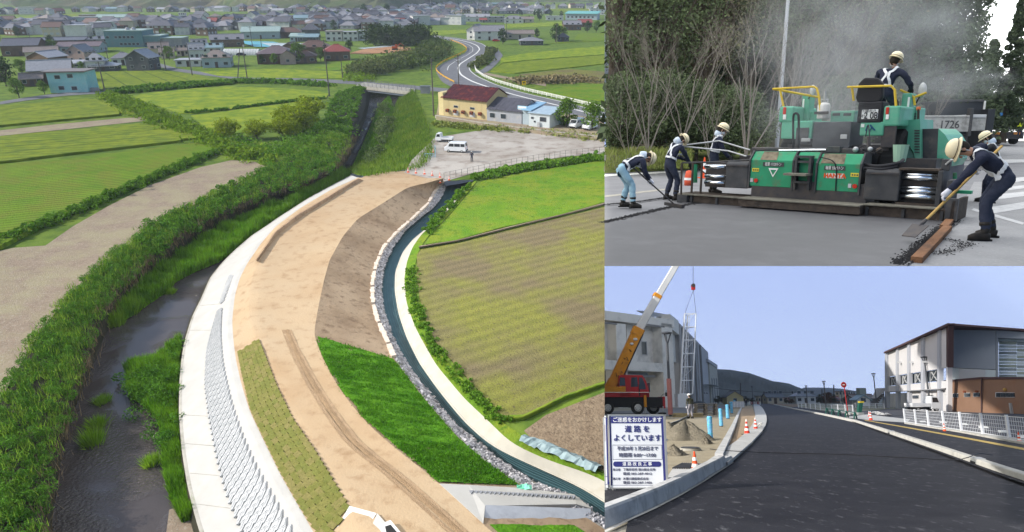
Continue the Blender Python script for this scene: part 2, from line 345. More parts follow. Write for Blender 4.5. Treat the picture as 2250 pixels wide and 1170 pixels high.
SODTOP = V_([(788, 391), (724, 421), (659, 461), (607, 500), (585, 540), (562, 590), (550, 640), (548, 690)] + S1 + [(795, 1160), (850, 1230), (900, 1300)], zD)
dirt = loft('embankment_road', [vK3, SODTOP, vD1], 150, 6, m_dirt, rough=.05, rsc=.8)
vG0 = V_(G0, -1.0)
slope = loft('embankment_slope', [vD1, vG0], 150, 12, m_slope, rough=.06, rsc=.9)
loft('berm', [V_([(783, 394), (757, 408), (700, 443), (650, 472), (600, 512), (560, 572)], zD), V_([(788, 393), (762, 408), (705, 443), (655, 472), (605, 511), (563, 572)], zD + .45), V_([(799, 396), (768, 412), (710, 448), (660, 478), (609, 517), (565, 576)], zD)], 80, 3, mat('berm_soil', (.38, .265, .165), (.28, .19, .12), .8, bump=.8, dirt=(.17, .115, .075), ds=2), rough=.07, rsc=2)
for q, mt_ in ((0, (.28, .19, .11)), (13, (.33, .23, .14)), (-11, (.31, .215, .13))):
 tk_ = [(626, 726), (640, 762), (657, 797), (682, 845), (707, 885), (735, 926), (765, 966), (802, 1000), (842, 1030), (890, 1070), (940, 1116), (1010, 1180)]
 hh_ = [(x + q * (.6 + (y - 726) / 500), y) for x, y in tk_]; P_ = [p + Vector((0, 0, .035)) for p in V_(hh_, zD)]; w_ = .42 if q == 0 else .26
 loft('tyre_track', [P_, [p + Vector((w_ * .5, .0, .03 if q == 0 else -.0)) for p in P_], [p + Vector((w_, .05, 0)) for p in P_]], 120, 2, mat('track%d' % q, mt_, tuple(c * 1.25 for c in mt_), 1.5, bump=.9, bscale=14), rough=.03, rsc=3)
TS, TR_, TD, TG = bvh(rev), bvh(rev), bvh(dirt), bvh(slope)
loft('gabion_bed', [vG0, V_(G1, -1.7)], 120, 2, m_concg)
loft('canal_side', [V_(G1, -1.7), V_(G1, -2.4)], 100, 1, m_concg)
m_canal = mat('canal_mat', (.022, .06, .075), (.03, .075, .09), .8, rough=.4, bump=.3, bscale=3, spec=.35)
loft('canal_floor', [V_([(x - 4, y) for x, y in G1], -2.0), V_([(x + 4, y) for x, y in C1], -2.0)], 120, 6, m_canal, rough=.05)
loft('canal_wall', [V_(C1, -2.1), V_(C1, -.75), [p + Vector((.18, .05, 0)) for p in V_(C1, -.75)]], 120, 1, m_apron)
loft('canal_apron', [[p + Vector((.18, .05, .004)) for p in V_(C1, -.75)], V_(C2, -.1)], 120, 3, m_apron)
loft('field_verge', [V_(C2, -.1), V_(G2, .05)], 120, 2, m_lush, rough=.12)
cl = [resample(V_([(a[0] + (b[0] - a[0]) * q, a[1] + (b[1] - a[1]) * q) for a, b in zip(*[[tuple(v) for v in np.array([(np.interp(t, np.linspace(0, 1, len(L)), [p[0] for p in L]), np.interp(t, np.linspace(0, 1, len(L)), [p[1] for p in L])) for t in np.linspace(0, 1, 40)])] for L in (G1, C1)])], -1.93), 120) for q in (.25, .45, .62, .78, .92)]
for c_ in cl:
 TB([Vector(p) for p in c_], .015, 4).build('canal_seam', mat('canal_seam', (.10, .19, .22)), None, VAL.M)['kind'] = 'structure'
for (x0, y0, x1, y1) in ((436, 672, 484, 668), (414, 726, 466, 726), (400, 790, 453, 792), (397, 850, 452, 852), (398, 912, 460, 915), (404, 975, 470, 980), (414, 1040, 488, 1046), (432, 1108, 512, 1118), (507, 560, 548, 566), (560, 520, 588, 525), (470, 612, 530, 604)):
 a, b = hit(VAL, TS, x0 + 3, y0)[0], hit(VAL, TS, x1, y1)[0]
 if a and b: TB([a, (a + b) / 2, b], .022, 4).build('slab_joint', m_concg, None, VAL.M)['kind'] = 'structure'
revet = thing('block_revetment', 'band of white precast blocks with slanting slots on the river slope', 'revetment', VAL.M)
K1 = [(506, 612), (490, 650), (468, 720), (455, 770), (452, 847), (463, 924), (480, 1008), (499, 1078), (530, 1155), (560, 1215)]
K2 = [(511, 604), (500, 640), (490, 666), (487, 705), (486, 735), (490, 797), (507, 881), (534, 966), (561, 1028), (599, 1097), (634, 1162), (668, 1215)]
hitS = lambda x, y: hit(VAL, TS, x, y)[0] or VAL.at(x, y, -.6)
A, B = resample([hitS(*p) for p in K1], 58), resample([hitS(*p) for p in K2], 58)
m_block = mat('block_concrete', (.46, .465, .465), (.39, .40, .40), 2, bump=.2, bscale=9, coord='World')
def block_mesh():
 mb = MB(); d = .14
 mb.prism([(-.5, -.48), (.05, -.48), (-.25, .36), (-.29, .48), (-.5, .48)], 'z', 0, d); mb.prism([(.19, -.48), (.5, -.48), (.5, .48), (-.17, .48), (-.11, .36)], 'z', 0, d * .85)
 mb.prism([(.24, -.2), (.44, -.3), (.42, .3), (.1, .4)], 'z', d * .85, d * .85 + .03); mb.prism([(-.46, -.42), (-.2, -.44), (-.34, .1), (-.46, .2)], 'z', d, d + .02)
 return mb.mesh('block', m_block)
bmesh_ = block_mesh()
NR = 5
for i in range(len(A) - 1):
 for j in range(NR):
  q0, q1 = j / NR, (j + 1) / NR
  p00, p10 = Vector(A[i] + (B[i] - A[i]) * q0), Vector(A[i] + (B[i] - A[i]) * q1)
  p01 = Vector(A[i + 1] + (B[i + 1] - A[i + 1]) * q0)
  ux, uy = p10 - p00, p01 - p00
  if ux.length < .12: continue
  nz = ux.cross(uy).normalized()
  if nz.z < 0: nz = -nz
  c_ = p00 + (ux + uy) / 2
  Mx = Matrix(((ux.x * .995, uy.x * .985, nz.x, c_.x), (ux.y * .995, uy.y * .985, nz.y, c_.y), (ux.z * .995, uy.z * .985, nz.z, c_.z + .01), (0, 0, 0, 1)))
  link('block', bmesh_, revet, Mx)
sod = thing('sod_slope', 'dry olive sod tiles pegged in rows between white crest and dirt road', 'sod slope', VAL.M)
SK = [(520, 775), (530, 825), (549, 905), (584, 978), (618, 1047), (665, 1128), (712, 1200)]
SKr = [(569, 745), (590, 800), (611, 855), (645, 924), (688, 985), (730, 1055), (764, 1112)]
hitD = lambda x, y: hit(VAL, TD, x, y)[0] or VAL.at(x, y, .6)
A, B = resample([hitD(x + 2, y) for x, y in SK], 42), resample([hitD(*p) for p in SKr], 42)
sods = [BX(-.5, .5, -.5, .5, -.05, .05).mesh('sod_tile', mat('sod%d' % i, c, tuple(q * .78 for q in c), 5, bump=.8, bscale=16, coord='World', dirt=(.13, .14, .03), ds=2.2)) for i, c in enumerate([(.215, .205, .06), (.195, .195, .05), (.235, .21, .072), (.18, .19, .047)])]
for i in range(len(A) - 1):
 for j in range(6):
  q0, q1 = j / 6, (j + 1) / 6
  p00, p10, p01 = Vector(A[i] + (B[i] - A[i]) * q0), Vector(A[i] + (B[i] - A[i]) * q1), Vector(A[i + 1] + (B[i + 1] - A[i + 1]) * q0)
  ux, uy = p10 - p00, p01 - p00; nz = ux.cross(uy).normalized(); nz = -nz if nz.z < 0 else nz
  c_ = p00 + ux / 2 + uy * (.5 + (.35 if j % 2 else 0)); k = ru(.97, 1.0)
  link('sod_tile', random.choice(sods), sod, Matrix(((ux.x * k, uy.x * k, nz.x, c_.x), (ux.y * k, uy.y * k, nz.y, c_.y), (ux.z * k, uy.z * k, nz.z, c_.z + ru(.05, .085)), (0, 0, 0, 1))))
GS = [(690, 737), (707, 782), (734, 835), (768, 885), (815, 939), (868, 985), (940, 1041), (962, 1060)]
GE = [(866, 790), (885, 814), (916, 855), (947, 894), (1006, 961), (1072, 1019), (1142, 1067)]
hitG = lambda x, y: hit(VAL, TG, x, y)[0] or VAL.at(x, y, 0)
n2d = lambda L, n: [(np.interp(t, np.linspace(0, 1, len(L)), [p[0] for p in L]), np.interp(t, np.linspace(0, 1, len(L)), [p[1] for p in L])) for t in np.linspace(0, 1, n)]
pa, pb = n2d([(x + 1, y + 1) for x, y in GS], 60), n2d([(x - 2, y) for x, y in GE], 60)
tl = [[hitG(a[0] + (b[0] - a[0]) * q, a[1] + (b[1] - a[1]) * q) + Vector((0, 0, .07)) for a, b in zip(pa, pb)] for q in np.linspace(0, 1, 24)]
turf = loft('turf_slope', tl, 120, 2, m_turfn, rough=.09, rsc=2.2)
TT = np.stack([resample(r, 200) for r in tl])
u, v = RNG.uniform(0, 199, 42000), RNG.uniform(0, 1, 42000); i0 = u.astype(int)
Pt = TT[(v * 22.99).astype(int), i0] + (TT[np.minimum((v * 22.99).astype(int) + 1, 23), i0] - TT[(v * 22.99).astype(int), i0]) * RNG.uniform(0, 1, (42000, 1)) + RNG.normal(size=(42000, 3)) * np.array([.1, .1, 0])
keep = vnoise(Pt, 1.1, 3) + RNG.normal(size=len(Pt)) * .3 > -.15; Pt = Pt[keep]
stuff('turf_grass', blades(Pt, .15, .035, .9), 3, mat('turf_blade', (.06, .20, .008), (.10, .26, .014), .5, island=.35, transl=.3), VAL, label='bright green young grass on the turfed slope', cat='grass')
A, B = resample(vG0, 300), resample(V_(G1, -1.6), 300)
mb = MB(); rs = random.Random(3)
octa = [(1, 0, 0), (-1, 0, 0), (0, 1, 0), (0, -1, 0), (0, 0, 1), (0, 0, -1)]; oF = [(0, 2, 4), (2, 1, 4), (1, 3, 4), (3, 0, 4), (2, 0, 5), (1, 2, 5), (3, 1, 5), (0, 3, 5)]
for i in range(300):
 for j in range(12):
  p = A[i] + (B[i] - A[i]) * (.12 + .88 * rs.random()); s_ = rs.uniform(.09, .2)
  if p[1] > 110:
   s_ *= 1.4
  mb.add([(p[0] + rs.uniform(-.1, .1) + x * s_ * rs.uniform(.7, 1.3), p[1] + rs.uniform(-.1, .1) + y * s_ * rs.uniform(.7, 1.3), p[2] + .08 + z * s_ * .8) for x, y, z in octa], oF)
tag(mb.build('gabion_stones', mat('gabion_stone', (.40, .39, .40), (.27, .27, .29), 1.2, island=.4), None, VAL.M), 'grey broken stones packed along the canal edge', 'stones', None, 'stuff')
crest = thing('stone_edging', 'row of pale edging stones along the top of the gabion', 'edging', VAL.M)
st = [BX(-.42, .42, -.2, .2, -.12, .16, rz=.1 * i).mesh('edging_stone', mat('edge_stone', (.62, .54, .46), (.50, .42, .34), 3, bump=.3, coord='World')) for i in range(3)]
G0c = [p for p in G0 if p[1] < 800]
P = resample(V_(G0c, -.95), 92)
for i in range(len(P) - 1):
 d = P[i + 1] - P[i]
 if i % 7 == 3: continue
 link('edging_stone', st[i % 3], crest, TR(P[i][0], P[i][1], P[i][2] + .05, math.atan2(d[1], d[0]) + ru(-.12, .12), ru(.8, 1.1)))
m_chute = mat('chute_concrete', (.66, .65, .62), (.58, .58, .57), 1, bump=.1)
def hexpoly(name, pts, z0, z1, mt, lab, cat):
 P = [VAL.at(x, y, z) for x, y, z in pts]
 mb = MB(); n = len(P); mb.add(P + [Vector((p.x, p.y, z0)) for p in P], [tuple(range(n))] + [(i, n + i, n + (i + 1) % n, (i + 1) % n) for i in range(n)])
 return tag(mb.build(name, mt, None, VAL.M), lab, cat)
steps = thing('spillway', 'white concrete spillway with stepped edge between turf and canal', 'spillway', VAL.M)
def slabpart(nm, pts, mt, par, z0=-2.3):
 P = [VAL.at(x, y, z) for x, y, z in pts]; n = len(P); mb = MB()
 mb.add(P + [Vector((p.x, p.y, z0)) for p in P], [tuple(range(n))] + [(i, n + i, n + (i + 1) % n, (i + 1) % n) for i in range(n)]); return mb.build(nm, mt, par)
slabpart('slab', [(966, 1063, 1.05), (1030, 1066, .7), (1140, 1072, -.6), (1262, 1087, -1.2), (1299, 1117, -1.25), (1266, 1108, -.9), (1066, 1112, .9), (1062, 1150, 1.05)], m_conc, steps)
slabpart('ramp', [(1067, 1110, .95), (1298, 1118, -1.0), (1298, 1153, -1.15), (1062, 1152, .8)], mat('ramp_concrete', (.40, .42, .46), (.34, .36, .40), 1.2, bump=.2, dirt=(.28, .29, .32), ds=1), steps)
wd = MB().prism([(-.14, 0), (.14, 0), (.0, -.30)], 'z', .0, .22).mesh('step_block', mat('step_dark', (.23, .24, .26)))
for i in range(23):
 q = i / 22; x = 1036 + (1260 - 1036) * q; y = 1081 + (1092 - 1081) * q
 z = .62 + (-1.15 - .62) * q
 p = VAL.at(x, y, z + .12); link('step_block', wd, steps, TR(p.x, p.y, p.z - .1, -.12 * q))
ch = thing('drain_chute', 'pale concrete drain chute below the sod slope beside the dirt road', 'drain chute', VAL.M)
slabpart('chute_wall', [(768, 1112, 1.1), (827, 1128, 1.1), (800, 1175, .7), (770, 1215, .4), (720, 1215, .2), (735, 1168, .5)], m_chute, ch, -.5)
slabpart('chute_floor', [(829, 1128, 1.12), (848, 1150, 1.12), (880, 1190, 1.12), (840, 1215, .9), (790, 1215, .6)], m_conc, ch, -.5)
slabpart('catch_pit', [(846, 1148, 1.3), (858, 1143, 1.3), (905, 1200, 1.3), (850, 1200, 1.3), (838, 1168, 1.3)], mat('pit_rim', (.70, .69, .66)), ch, .4)
slabpart('pit_opening', [(846, 1157, 1.32), (858, 1153, 1.32), (884, 1184, 1.32), (852, 1186, 1.32)], mat('pit_dark', (.03, .03, .03)), ch, 1.31)
pa, pb = n2d([(1064, 1155), (1110, 1198), (1215, 1299)], 30), n2d([(1262, 1157), (1330, 1200), (1400, 1260)], 30)
loft('turf_corner', [[hitG(a[0] + (b[0] - a[0]) * q, a[1] + (b[1] - a[1]) * q) + Vector((0, 0, .09)) for a, b in zip(pa, pb)] for q in np.linspace(0, 1, 16)], 60, 2, m_turfn, rough=.08, rsc=2.2)
for (x, y, z, lab) in ((1152, 1074, -.6, 'crumpled mint green sheet at the top edge of the spillway'), (1252, 1156, -1.0, 'crumpled mint green sheet by the low corner of the spillway')):
 mb = MB(); c_ = VAL.at(x, y, z + .1); rs = random.Random(x)
 P = [[(c_.x + (i - 3) * .16, c_.y + (j - 1.5) * .16, c_.z + rs.uniform(0, .22)) for i in range(7)] for j in range(4)]
 mb.add([p for r in P for p in r], [(j * 7 + i, j * 7 + i + 1, (j + 1) * 7 + i + 1, (j + 1) * 7 + i) for j in range(3) for i in range(6)])
 o = mb.build('plastic_sheet', mat('mint_sheet', (.16, .55, .36), (.25, .65, .48), 4, rough=.4), None, VAL.M); tag(o, lab, 'sheet'); o.modifiers.new('t', 'SOLIDIFY').thickness = .01
mb = MB(); rs = random.Random(5); tp = resample(V_([(1140, 972), (1180, 985), (1225, 1004), (1270, 1022), (1308, 1040)], .25), 26)
rows = [[(p[0] + j * .22 + rs.uniform(-.06, .06), p[1] + j * .28 + rs.uniform(-.08, .08), p[2] + .25 * math.sin(j * 1.3) + rs.uniform(-.08, .12)) for p in tp] for j in range(4)]
mb.add([p for r in rows for p in r], [(j * 26 + i, j * 26 + i + 1, (j + 1) * 26 + i + 1, (j + 1) * 26 + i) for j in range(3) for i in range(25)])
o = mb.build('tarpaulin', mat('tarp_grey', (.27, .35, .36), (.18, .25, .27), 2, rough=.45), None, VAL.M); tag(o, 'faded grey green tarpaulin crumpled along the edge of bare soil', 'tarpaulin'); o.modifiers.new('t', 'SOLIDIFY').thickness = .02
far = lambda x, y: VAL.at(x, y, -.03)
sheet('plain', [far(*p) for p in L1[::-1]] + [far(908, 190), far(1329, 190), far(1329, 60), far(1329, 0), Vector((250, 2900, -.03)), Vector((-2900, 2900, -.03)), Vector((-1500, 300, -.03)), Vector((-200, 60, -.03)), Vector((-60, 10, -.03))], m_plain)
sheet('plain', [far(x, y) for x, y in RB[:5]] + [far(975, 398)] + [far(*p) for p in G2[:-1]] + [far(1329, 1038), far(1329, 190), far(908, 190)], m_plain)
m_fieldrow = mat('crop_gap', (.06, .10, .012), (.09, .13, .015), 1, bump=.6)
def field(pts, mt, h=.45, name='paddy_field'): return sheet(name, V_(pts, h), mt, depth=h + .05)
field([(-60, 560), (-60, 366), (0, 361), (120, 352), (300, 330), (455, 311), (480, 320), (470, 335), (380, 371), (290, 408), (200, 441), (100, 489), (0, 540)], m_crop2, .5)
field([(-60, 361), (0, 355), (120, 340), (250, 325), (392, 309), (398, 306), (330, 272), (300, 272), (150, 286), (0, 299), (-60, 304)], m_crop)
field([(330, 271), (398, 305), (440, 303), (420, 293), (352, 268)], m_crop)
field([(-60, 281), (0, 275), (140, 262), (262, 251), (262, 246), (215, 219), (190, 217), (80, 226), (0, 233), (-60, 238)], m_crop)
field([(222, 219), (266, 247), (298, 250), (290, 243), (238, 219), (230, 217)], m_crop)
sheet('gravel_strip', V_([(-60, 305), (0, 299), (150, 284), (300, 268), (328, 265), (312, 257), (250, 262), (120, 274), (0, 287), (-60, 293)], .03), m_track)
field([(198, 162), (240, 158), (350, 155), (420, 163), (482, 178), (430, 184), (330, 193), (250, 201), (235, 205)], m_crop, .35)
field([(288, 211), (330, 205), (430, 194), (510, 191), (610, 194), (690, 199), (722, 206), (716, 216), (640, 222), (560, 232), (480, 243), (420, 250), (395, 248), (340, 230)], m_meadow, .15)
field([(420, 254), (480, 247), (560, 236), (640, 226), (708, 220), (702, 240), (690, 256), (610, 270), (560, 290), (480, 295), (455, 284)], m_meadow, .12)
field([(442, 158), (520, 154), (600, 151), (700, 156), (780, 158), (776, 172), (690, 172), (560, 171), (480, 167)], m_meadow, .12)
field([(690, 148), (760, 134), (860, 127), (890, 126), (880, 132), (830, 143), (790, 152), (730, 155)], m_lush, .12)
sheet('gravel_track', V_([(588, 369), (440, 443), (330, 502), (250, 562), (178, 627), (110, 702), (50, 792), (0, 882), (-120, 1100), (-200, 1100), (-200, 640), (-40, 560), (30, 545), (100, 540), (160, 498), (240, 452), (330, 407), (440, 368), (510, 352), (560, 356)], .04), m_track)
field([(935, 537), (945, 520), (985, 478), (1022, 434), (1060, 398), (1150, 380), (1240, 366), (1329, 352), (1329, 444), (1230, 472), (1100, 500), (1000, 528)], m_lush, .2)
field([(916, 560), (925, 548), (1010, 534), (1120, 506), (1240, 477), (1329, 455), (1329, 838), (1240, 872), (1150, 915), (1105, 915), (1070, 878), (1010, 812), (958, 752), (940, 715), (922, 655), (916, 610)], m_olive, .06, 'stubble_field')
field([(1152, 946), (1200, 912), (1329, 862), (1329, 1034), (1240, 1000), (1190, 985)], m_brown, .05, 'bare_field')
loft('field_bund', [V_([(921, 546), (1010, 531), (1120, 503), (1240, 474), (1329, 451)], .0), V_([(921, 543), (1010, 528), (1120, 500), (1240, 471), (1329, 448)], .35), V_([(920, 541), (1010, 526), (1120, 498), (1240, 469), (1329, 445)], .05)], 60, 1, m_track)
loft('field_bund', [V_([(1085, 925), (1150, 925), (1240, 880), (1329, 848)], .0), V_([(1085, 918), (1150, 918), (1240, 873), (1329, 842)], .3), V_([(1085, 911), (1150, 911), (1240, 868), (1329, 836)], .02)], 60, 2, m_lush, rough=.1)
sheet('parking_lot', V_([(888, 380), (905, 352), (935, 322), (955, 303), (985, 298), (1060, 286), (1150, 288), (1240, 300), (1329, 311), (1329, 337), (1240, 345), (1130, 362), (1040, 381), (978, 399), (930, 390)], .03), m_lot)
loft('lot_edge_wall', [V_([(978, 401), (1040, 391), (1041, 390)], .05), V_([(978, 401), (1010, 397), (1041, 390)], -2.1)], 12, 1, m_concg)
field([(1076, 158), (1100, 140), (1100, 128), (1150, 118), (1250, 108), (1329, 101), (1329, 120), (1240, 126), (1150, 133), (1105, 138)], m_meadow, .2)
field([(1077, 157), (1105, 140), (1200, 131), (1329, 122), (1329, 140), (1240, 150), (1130, 161)], m_crop, .25)
field([(1140, 164), (1250, 152), (1329, 158), (1329, 184), (1260, 180), (1180, 171)], m_olive, .1)
field([(1180, 198), (1280, 187), (1329, 186), (1329, 222), (1260, 212)], m_lush, .2)
for p in ([(940, 80), (1030, 72), (1030, 66), (930, 68)], [(1110, 62), (1240, 57), (1240, 48), (1110, 53)], [(1200, 97), (1329, 90), (1329, 72), (1270, 74), (1260, 90)],
  [(0, 44), (140, 50), (175, 44), (120, 36), (0, 38)], [(180, 40), (260, 38), (180, 30), (120, 33)], [(500, 46), (640, 48), (680, 38), (640, 26), (560, 27), (490, 35)], [(690, 38), (760, 33), (720, 25), (650, 25)], [(1140, 20), (1329, 28), (1329, 14), (1200, 8)], [(430, 46), (490, 47), (480, 38), (430, 38)], [(1010, 32), (1150, 30), (1130, 22), (1020, 26)]):
 field(p, random.choice([m_crop, m_meadow, m_crop2]), .1)
def furrow(pts, w_, z, mt=None):
 a = V_(pts, z); b = [p + Vector((0, w_, 0)) if abs(a[-1].x - a[0].x) > abs(a[-1].y - a[0].y) else p + Vector((w_, 0, 0)) for p in a]
 loft('field_furrow', [a, b], 14, 1, mt or m_fieldrow)
for p in ([(-60, 321), (150, 305), (300, 283), (330, 278)], [(-60, 326 + 6), (0, 331 - 6), (150, 311), (345, 285)], [(-60, 344), (0, 337), (150, 322), (380, 293)]): furrow(p, .5, .47)
for p in ([(-60, 246), (0, 242), (190, 222)], [(0, 251), (200, 230)], [(0, 259), (140, 247), (235, 238)], [(0, 267), (150, 255), (250, 246)]): furrow(p, .5, .47)
for p in ([(228, 160), (280, 192)], [(270, 158), (330, 188)], [(310, 156), (378, 184)], [(345, 156), (425, 180)]): furrow(p, .8, .37)
def road(name, a, b, mt, z=.06): return loft(name, [V_(a, z), V_(b, z)], 80, 2, mt)
road('lane', [(-40, 236), (60, 221), (140, 211), (250, 204), (236, 207)][:4], [(-40, 230), (60, 214), (140, 204), (250, 199)], m_road)
road('lane', [(335, 140), (372, 155), (450, 166), (520, 175), (620, 177), (720, 182), (800, 187), (905, 196), (985, 204)], [(345, 138), (392, 151), (460, 161), (520, 167), (620, 171), (720, 175), (800, 180), (905, 188), (985, 195)], m_road)
RL = [(1329, 278), (1240, 255), (1150, 232), (1090, 218), (1010, 199), (972, 182), (958, 160), (958, 150), (975, 138), (1003, 126), (1022, 117), (1027, 109), (1020, 101), (1000, 93), (965, 85), (940, 79)]
RR = [(1329, 247), (1240, 224), (1150, 204), (1090, 186), (1050, 168), (1034, 155), (1032, 144), (1038, 137), (1056, 126), (1070, 114), (1072, 105), (1062, 97), (1040, 90), (1005, 84), (970, 80), (946, 77)]
road('main_road', RL, RR, m_road, .08)
mid = lambda q: [(a[0] + (b[0] - a[0]) * q, a[1] + (b[1] - a[1]) * q) for a, b in zip(RL, RR)]
for q, wd_ in ((.62, .05), (.96, .02)): loft('road_line', [V_(mid(q), .09), V_(mid(q + wd_), .09)], 80, 1, m_white)
loft('road_line', [V_(mid(.33)[6:], .09), V_(mid(.35)[6:], .09)], 60, 1, m_white)
road('lane', [(1040, 160), (1060, 153), (1082, 135), (1089, 125), (1080, 112), (1070, 104)], [(1062, 163), (1080, 152), (1098, 134), (1105, 122), (1094, 108), (1078, 103)], m_road)
road('lane', [(1062, 164), (1130, 178), (1200, 190)], [(1062, 159), (1130, 172), (1200, 184)], m_track)
P1, P2 = resample(V_(L1, 0), 400), resample(V_(L2, -.4), 400)
def ribbon(A, B, n, zup, i0=0, i1=None, q0=0.0, q1=1.0):
 i1 = i1 or len(A) - 1; u = RNG.integers(i0, i1, n); q = RNG.uniform(q0, q1, n)[:, None]
 P = A[u] + (B[u] - A[u]) * q; P = P + RNG.normal(size=P.shape) * .25
 P[:, 2] += zup * np.sin(np.pi * np.clip(q[:, 0] * .8 + .2, 0, 1)) * RNG.uniform(.2, 1, n); return P
dist = np.linalg.norm(P1[:, :2], axis=1)
for i0, i1, ncl, per, leaf, rad, nm, mt in ((0, 190, 560, 34, .5, .6, 'grass', m_leafd), (190, 290, 640, 75, .27, .62, 'shrubs', m_leaf), (290, 399, 1000, 150, .125, .46, 'shrubs', m_leaf)):
 C = ribbon(P1, P2, ncl, .75 if i0 else .25, i0, i1, 0, 1 if i0 else .82)
 V = leaf_quads(clump_points(C, RNG.uniform(.6, 1.3, ncl) * rad, per), leaf)
 stuff('bank_' + nm, V, 4, mt, VAL, label=('rough grass on the far left river bank', 'dark bramble hedge on the left bank by the wide bend', 'dark bramble hedge on the near left river bank')[(i0 > 0) + (i0 > 200)], cat='hedge' if i0 else 'grass')
C = ribbon(P1, P2, 1500, .8, 150, 399, .02, 1); B_ = np.repeat(C, 12, 0) + RNG.normal(size=(18000, 3)) * np.array([.25, .25, .1]); stuff('bank_weeds', blades(B_, .55, .028, .7), 3, mat('weed_light', (.15, .28, .02), (.22, .33, .04), .35, island=.45, transl=.35), VAL, label='pale grass and weeds pushing through the bramble hedge', cat='weeds')
C = ribbon(P2, resample(V_(W1, -2.6), 400), 500, .2, 150, 399, .1, .5)
stuff('bank_dry_reeds', blades(np.repeat(C, 7, 0) + RNG.normal(size=(3500, 3)) * np.array([.35, .35, .05]), 1.0, .025, .7), 3, m_dry, VAL, label='dry stalks hanging on the shaded river bank wall', cat='reeds')
def reedpoly(pts, n, h, z=-2.9, name='reeds', lab='', mt=m_reed, wd=.05, fr=VAL):
 P = [fr.at(x, y, z) for x, y in pts]; xs = np.array([[p.x, p.y] for p in P]); tri = tessellate_polygon([P]); ar = []
 for t_ in tri: a, b, c = (xs[k] for k in t_); ar.append(abs(np.cross(b - a, c - a)))
 ar = np.array(ar); ch = RNG.choice(len(tri), n, p=ar / ar.sum()); r1, r2 = RNG.uniform(0, 1, n), RNG.uniform(0, 1, n); sw = r1 + r2 > 1; r1[sw], r2[sw] = 1 - r1[sw], 1 - r2[sw]
 T = np.array(tri); a, b, c = xs[T[ch, 0]], xs[T[ch, 1]], xs[T[ch, 2]]
 Q = a + (b - a) * r1[:, None] + (c - a) * r2[:, None]
 B_ = np.c_[Q, np.full(n, z)]; hh = .75 + .5 * vnoise(B_ * np.array([1, 1, 0]), .9, 5)
 V = blades(B_, h, wd); V[:, 2, 2] = z + (V[:, 2, 2] - z) * np.clip(hh, .4, 1.3)
 o = stuff(name, V, 3, mt, fr, label=lab, cat='reeds'); return o
def mound(pts, z, h, mt, name):
 o = sheet(name, [VAL.at(x, y, z) for x, y in pts], mt); return o
RI = [(746, 378), (700, 410), (640, 444), (580, 465), (530, 490), (450, 528), (395, 570), (330, 618), (282, 668), (262, 692), (275, 704), (300, 690), (330, 668), (372, 640), (385, 622), (430, 598), (480, 578), (515, 552), (560, 518), (600, 488), (640, 462), (700, 425), (770, 388)]
reedpoly(RI, 42000, 1.7, lab='bright green reeds along the concrete wall, the long bed', wd=.06)
mound(RI, -2.95, 0, m_bank, 'reed_bed')
R2 = [(276, 812), (300, 800), (330, 800), (362, 775), (400, 745), (394, 800), (391, 912), (398, 985), (408, 1060), (428, 1140), (400, 1150), (372, 1090), (362, 1040), (358, 990), (352, 930), (318, 895), (284, 870)]
reedpoly(R2, 30000, 1.1, lab='lush green reeds at the foot of the concrete wall', wd=.05)
P = np.array([tuple(VAL.at(x, y, -2.4)) for x, y in [(300, 830), (325, 820), (340, 850), (355, 800), (352, 850), (330, 870), (352, 905), (358, 950), (356, 880), (345, 830), (312, 855)]]); C = np.repeat(P, 9, 0) + RNG.normal(size=(99, 3)) * np.array([.9, .9, .3])
stuff('wall_shrubs', leaf_quads(clump_points(C, RNG.uniform(.4, .8, 99), 90), .22), 4, mat('shrub_leaf', (.06, .17, .015), (.10, .23, .02), .6, island=.4, transl=.3), VAL, label='rounded green shrub mass below the concrete wall', cat='shrubs')
sheet('gravel_bar', V_([(348, 1300), (372, 1120), (410, 1110), (440, 1160), (470, 1300)], -2.93), m_track)
for (x, y, r_, h_, lab) in ((205, 975, .55, .8, 'large bright reed tuft standing in the shallow river'), (216, 936, .45, .5, 'flat bright reed tuft just upstream of the large one'), (225, 886, .4, .45, 'reed tuft in the glittering water by the left bank'), (333, 1022, .38, .5, 'lone small reed tuft in the near brown shallows'), (375, 645, .35, .4, 'yellow green reed tuft in the upper pool'), (284, 690, .8, 1.2, 'round reed hummock at the tip of the long reed bed'), (256, 715, .6, 1.0, 'small reed hummock by the shaded left bank')):
 c_ = VAL.at(x, y, -3.05); n = 500
 B_ = np.c_[RNG.normal(size=(n, 2)) * r_ * .5, np.zeros(n)]
 V = blades(B_, h_ * 1.5, .035, .2); V[:, 2, :2] += B_[:, :2] * .9
 o = link('reed_tuft', npmesh('reed_tuft', V, 3, mat('tuft', (.20, .38, .02), (.28, .44, .03), .5, island=.3, transl=.4)), None, VAL.M @ TR(*c_)); tag(o, lab, 'reed tuft', 'reed tufts in the river')
UI = [(846, 214), (852, 214), (864, 250), (852, 290), (844, 320), (802, 350), (774, 370), (768, 372), (796, 310), (814, 268), (825, 238)]
mound(UI, -2.92, 0, m_bank, 'reed_bed'); reedpoly([(x + 5, y) for x, y in UI], 12000, .7, lab='green reed island between the two upstream channels', mt=m_leafd, wd=.09)
C = np.array([tuple(VAL.at(x, y, -1.6)) for x, y in [(846, 240), (854, 262), (844, 270), (836, 285), (850, 285), (838, 305), (822, 330), (810, 345), (840, 262), (845, 232)]]); C = np.repeat(C, 10, 0) + RNG.normal(size=(100, 3)) * np.array([.9, 1.6, .3])
stuff('island_shrubs', leaf_quads(clump_points(C, RNG.uniform(.5, 1.1, 100), 60), .4), 4, mat('grey_leaf', (.10, .155, .045), (.14, .19, .06), .4, island=.4, transl=.25), VAL, label='grey green willow scrub on the upstream island', cat='shrubs')
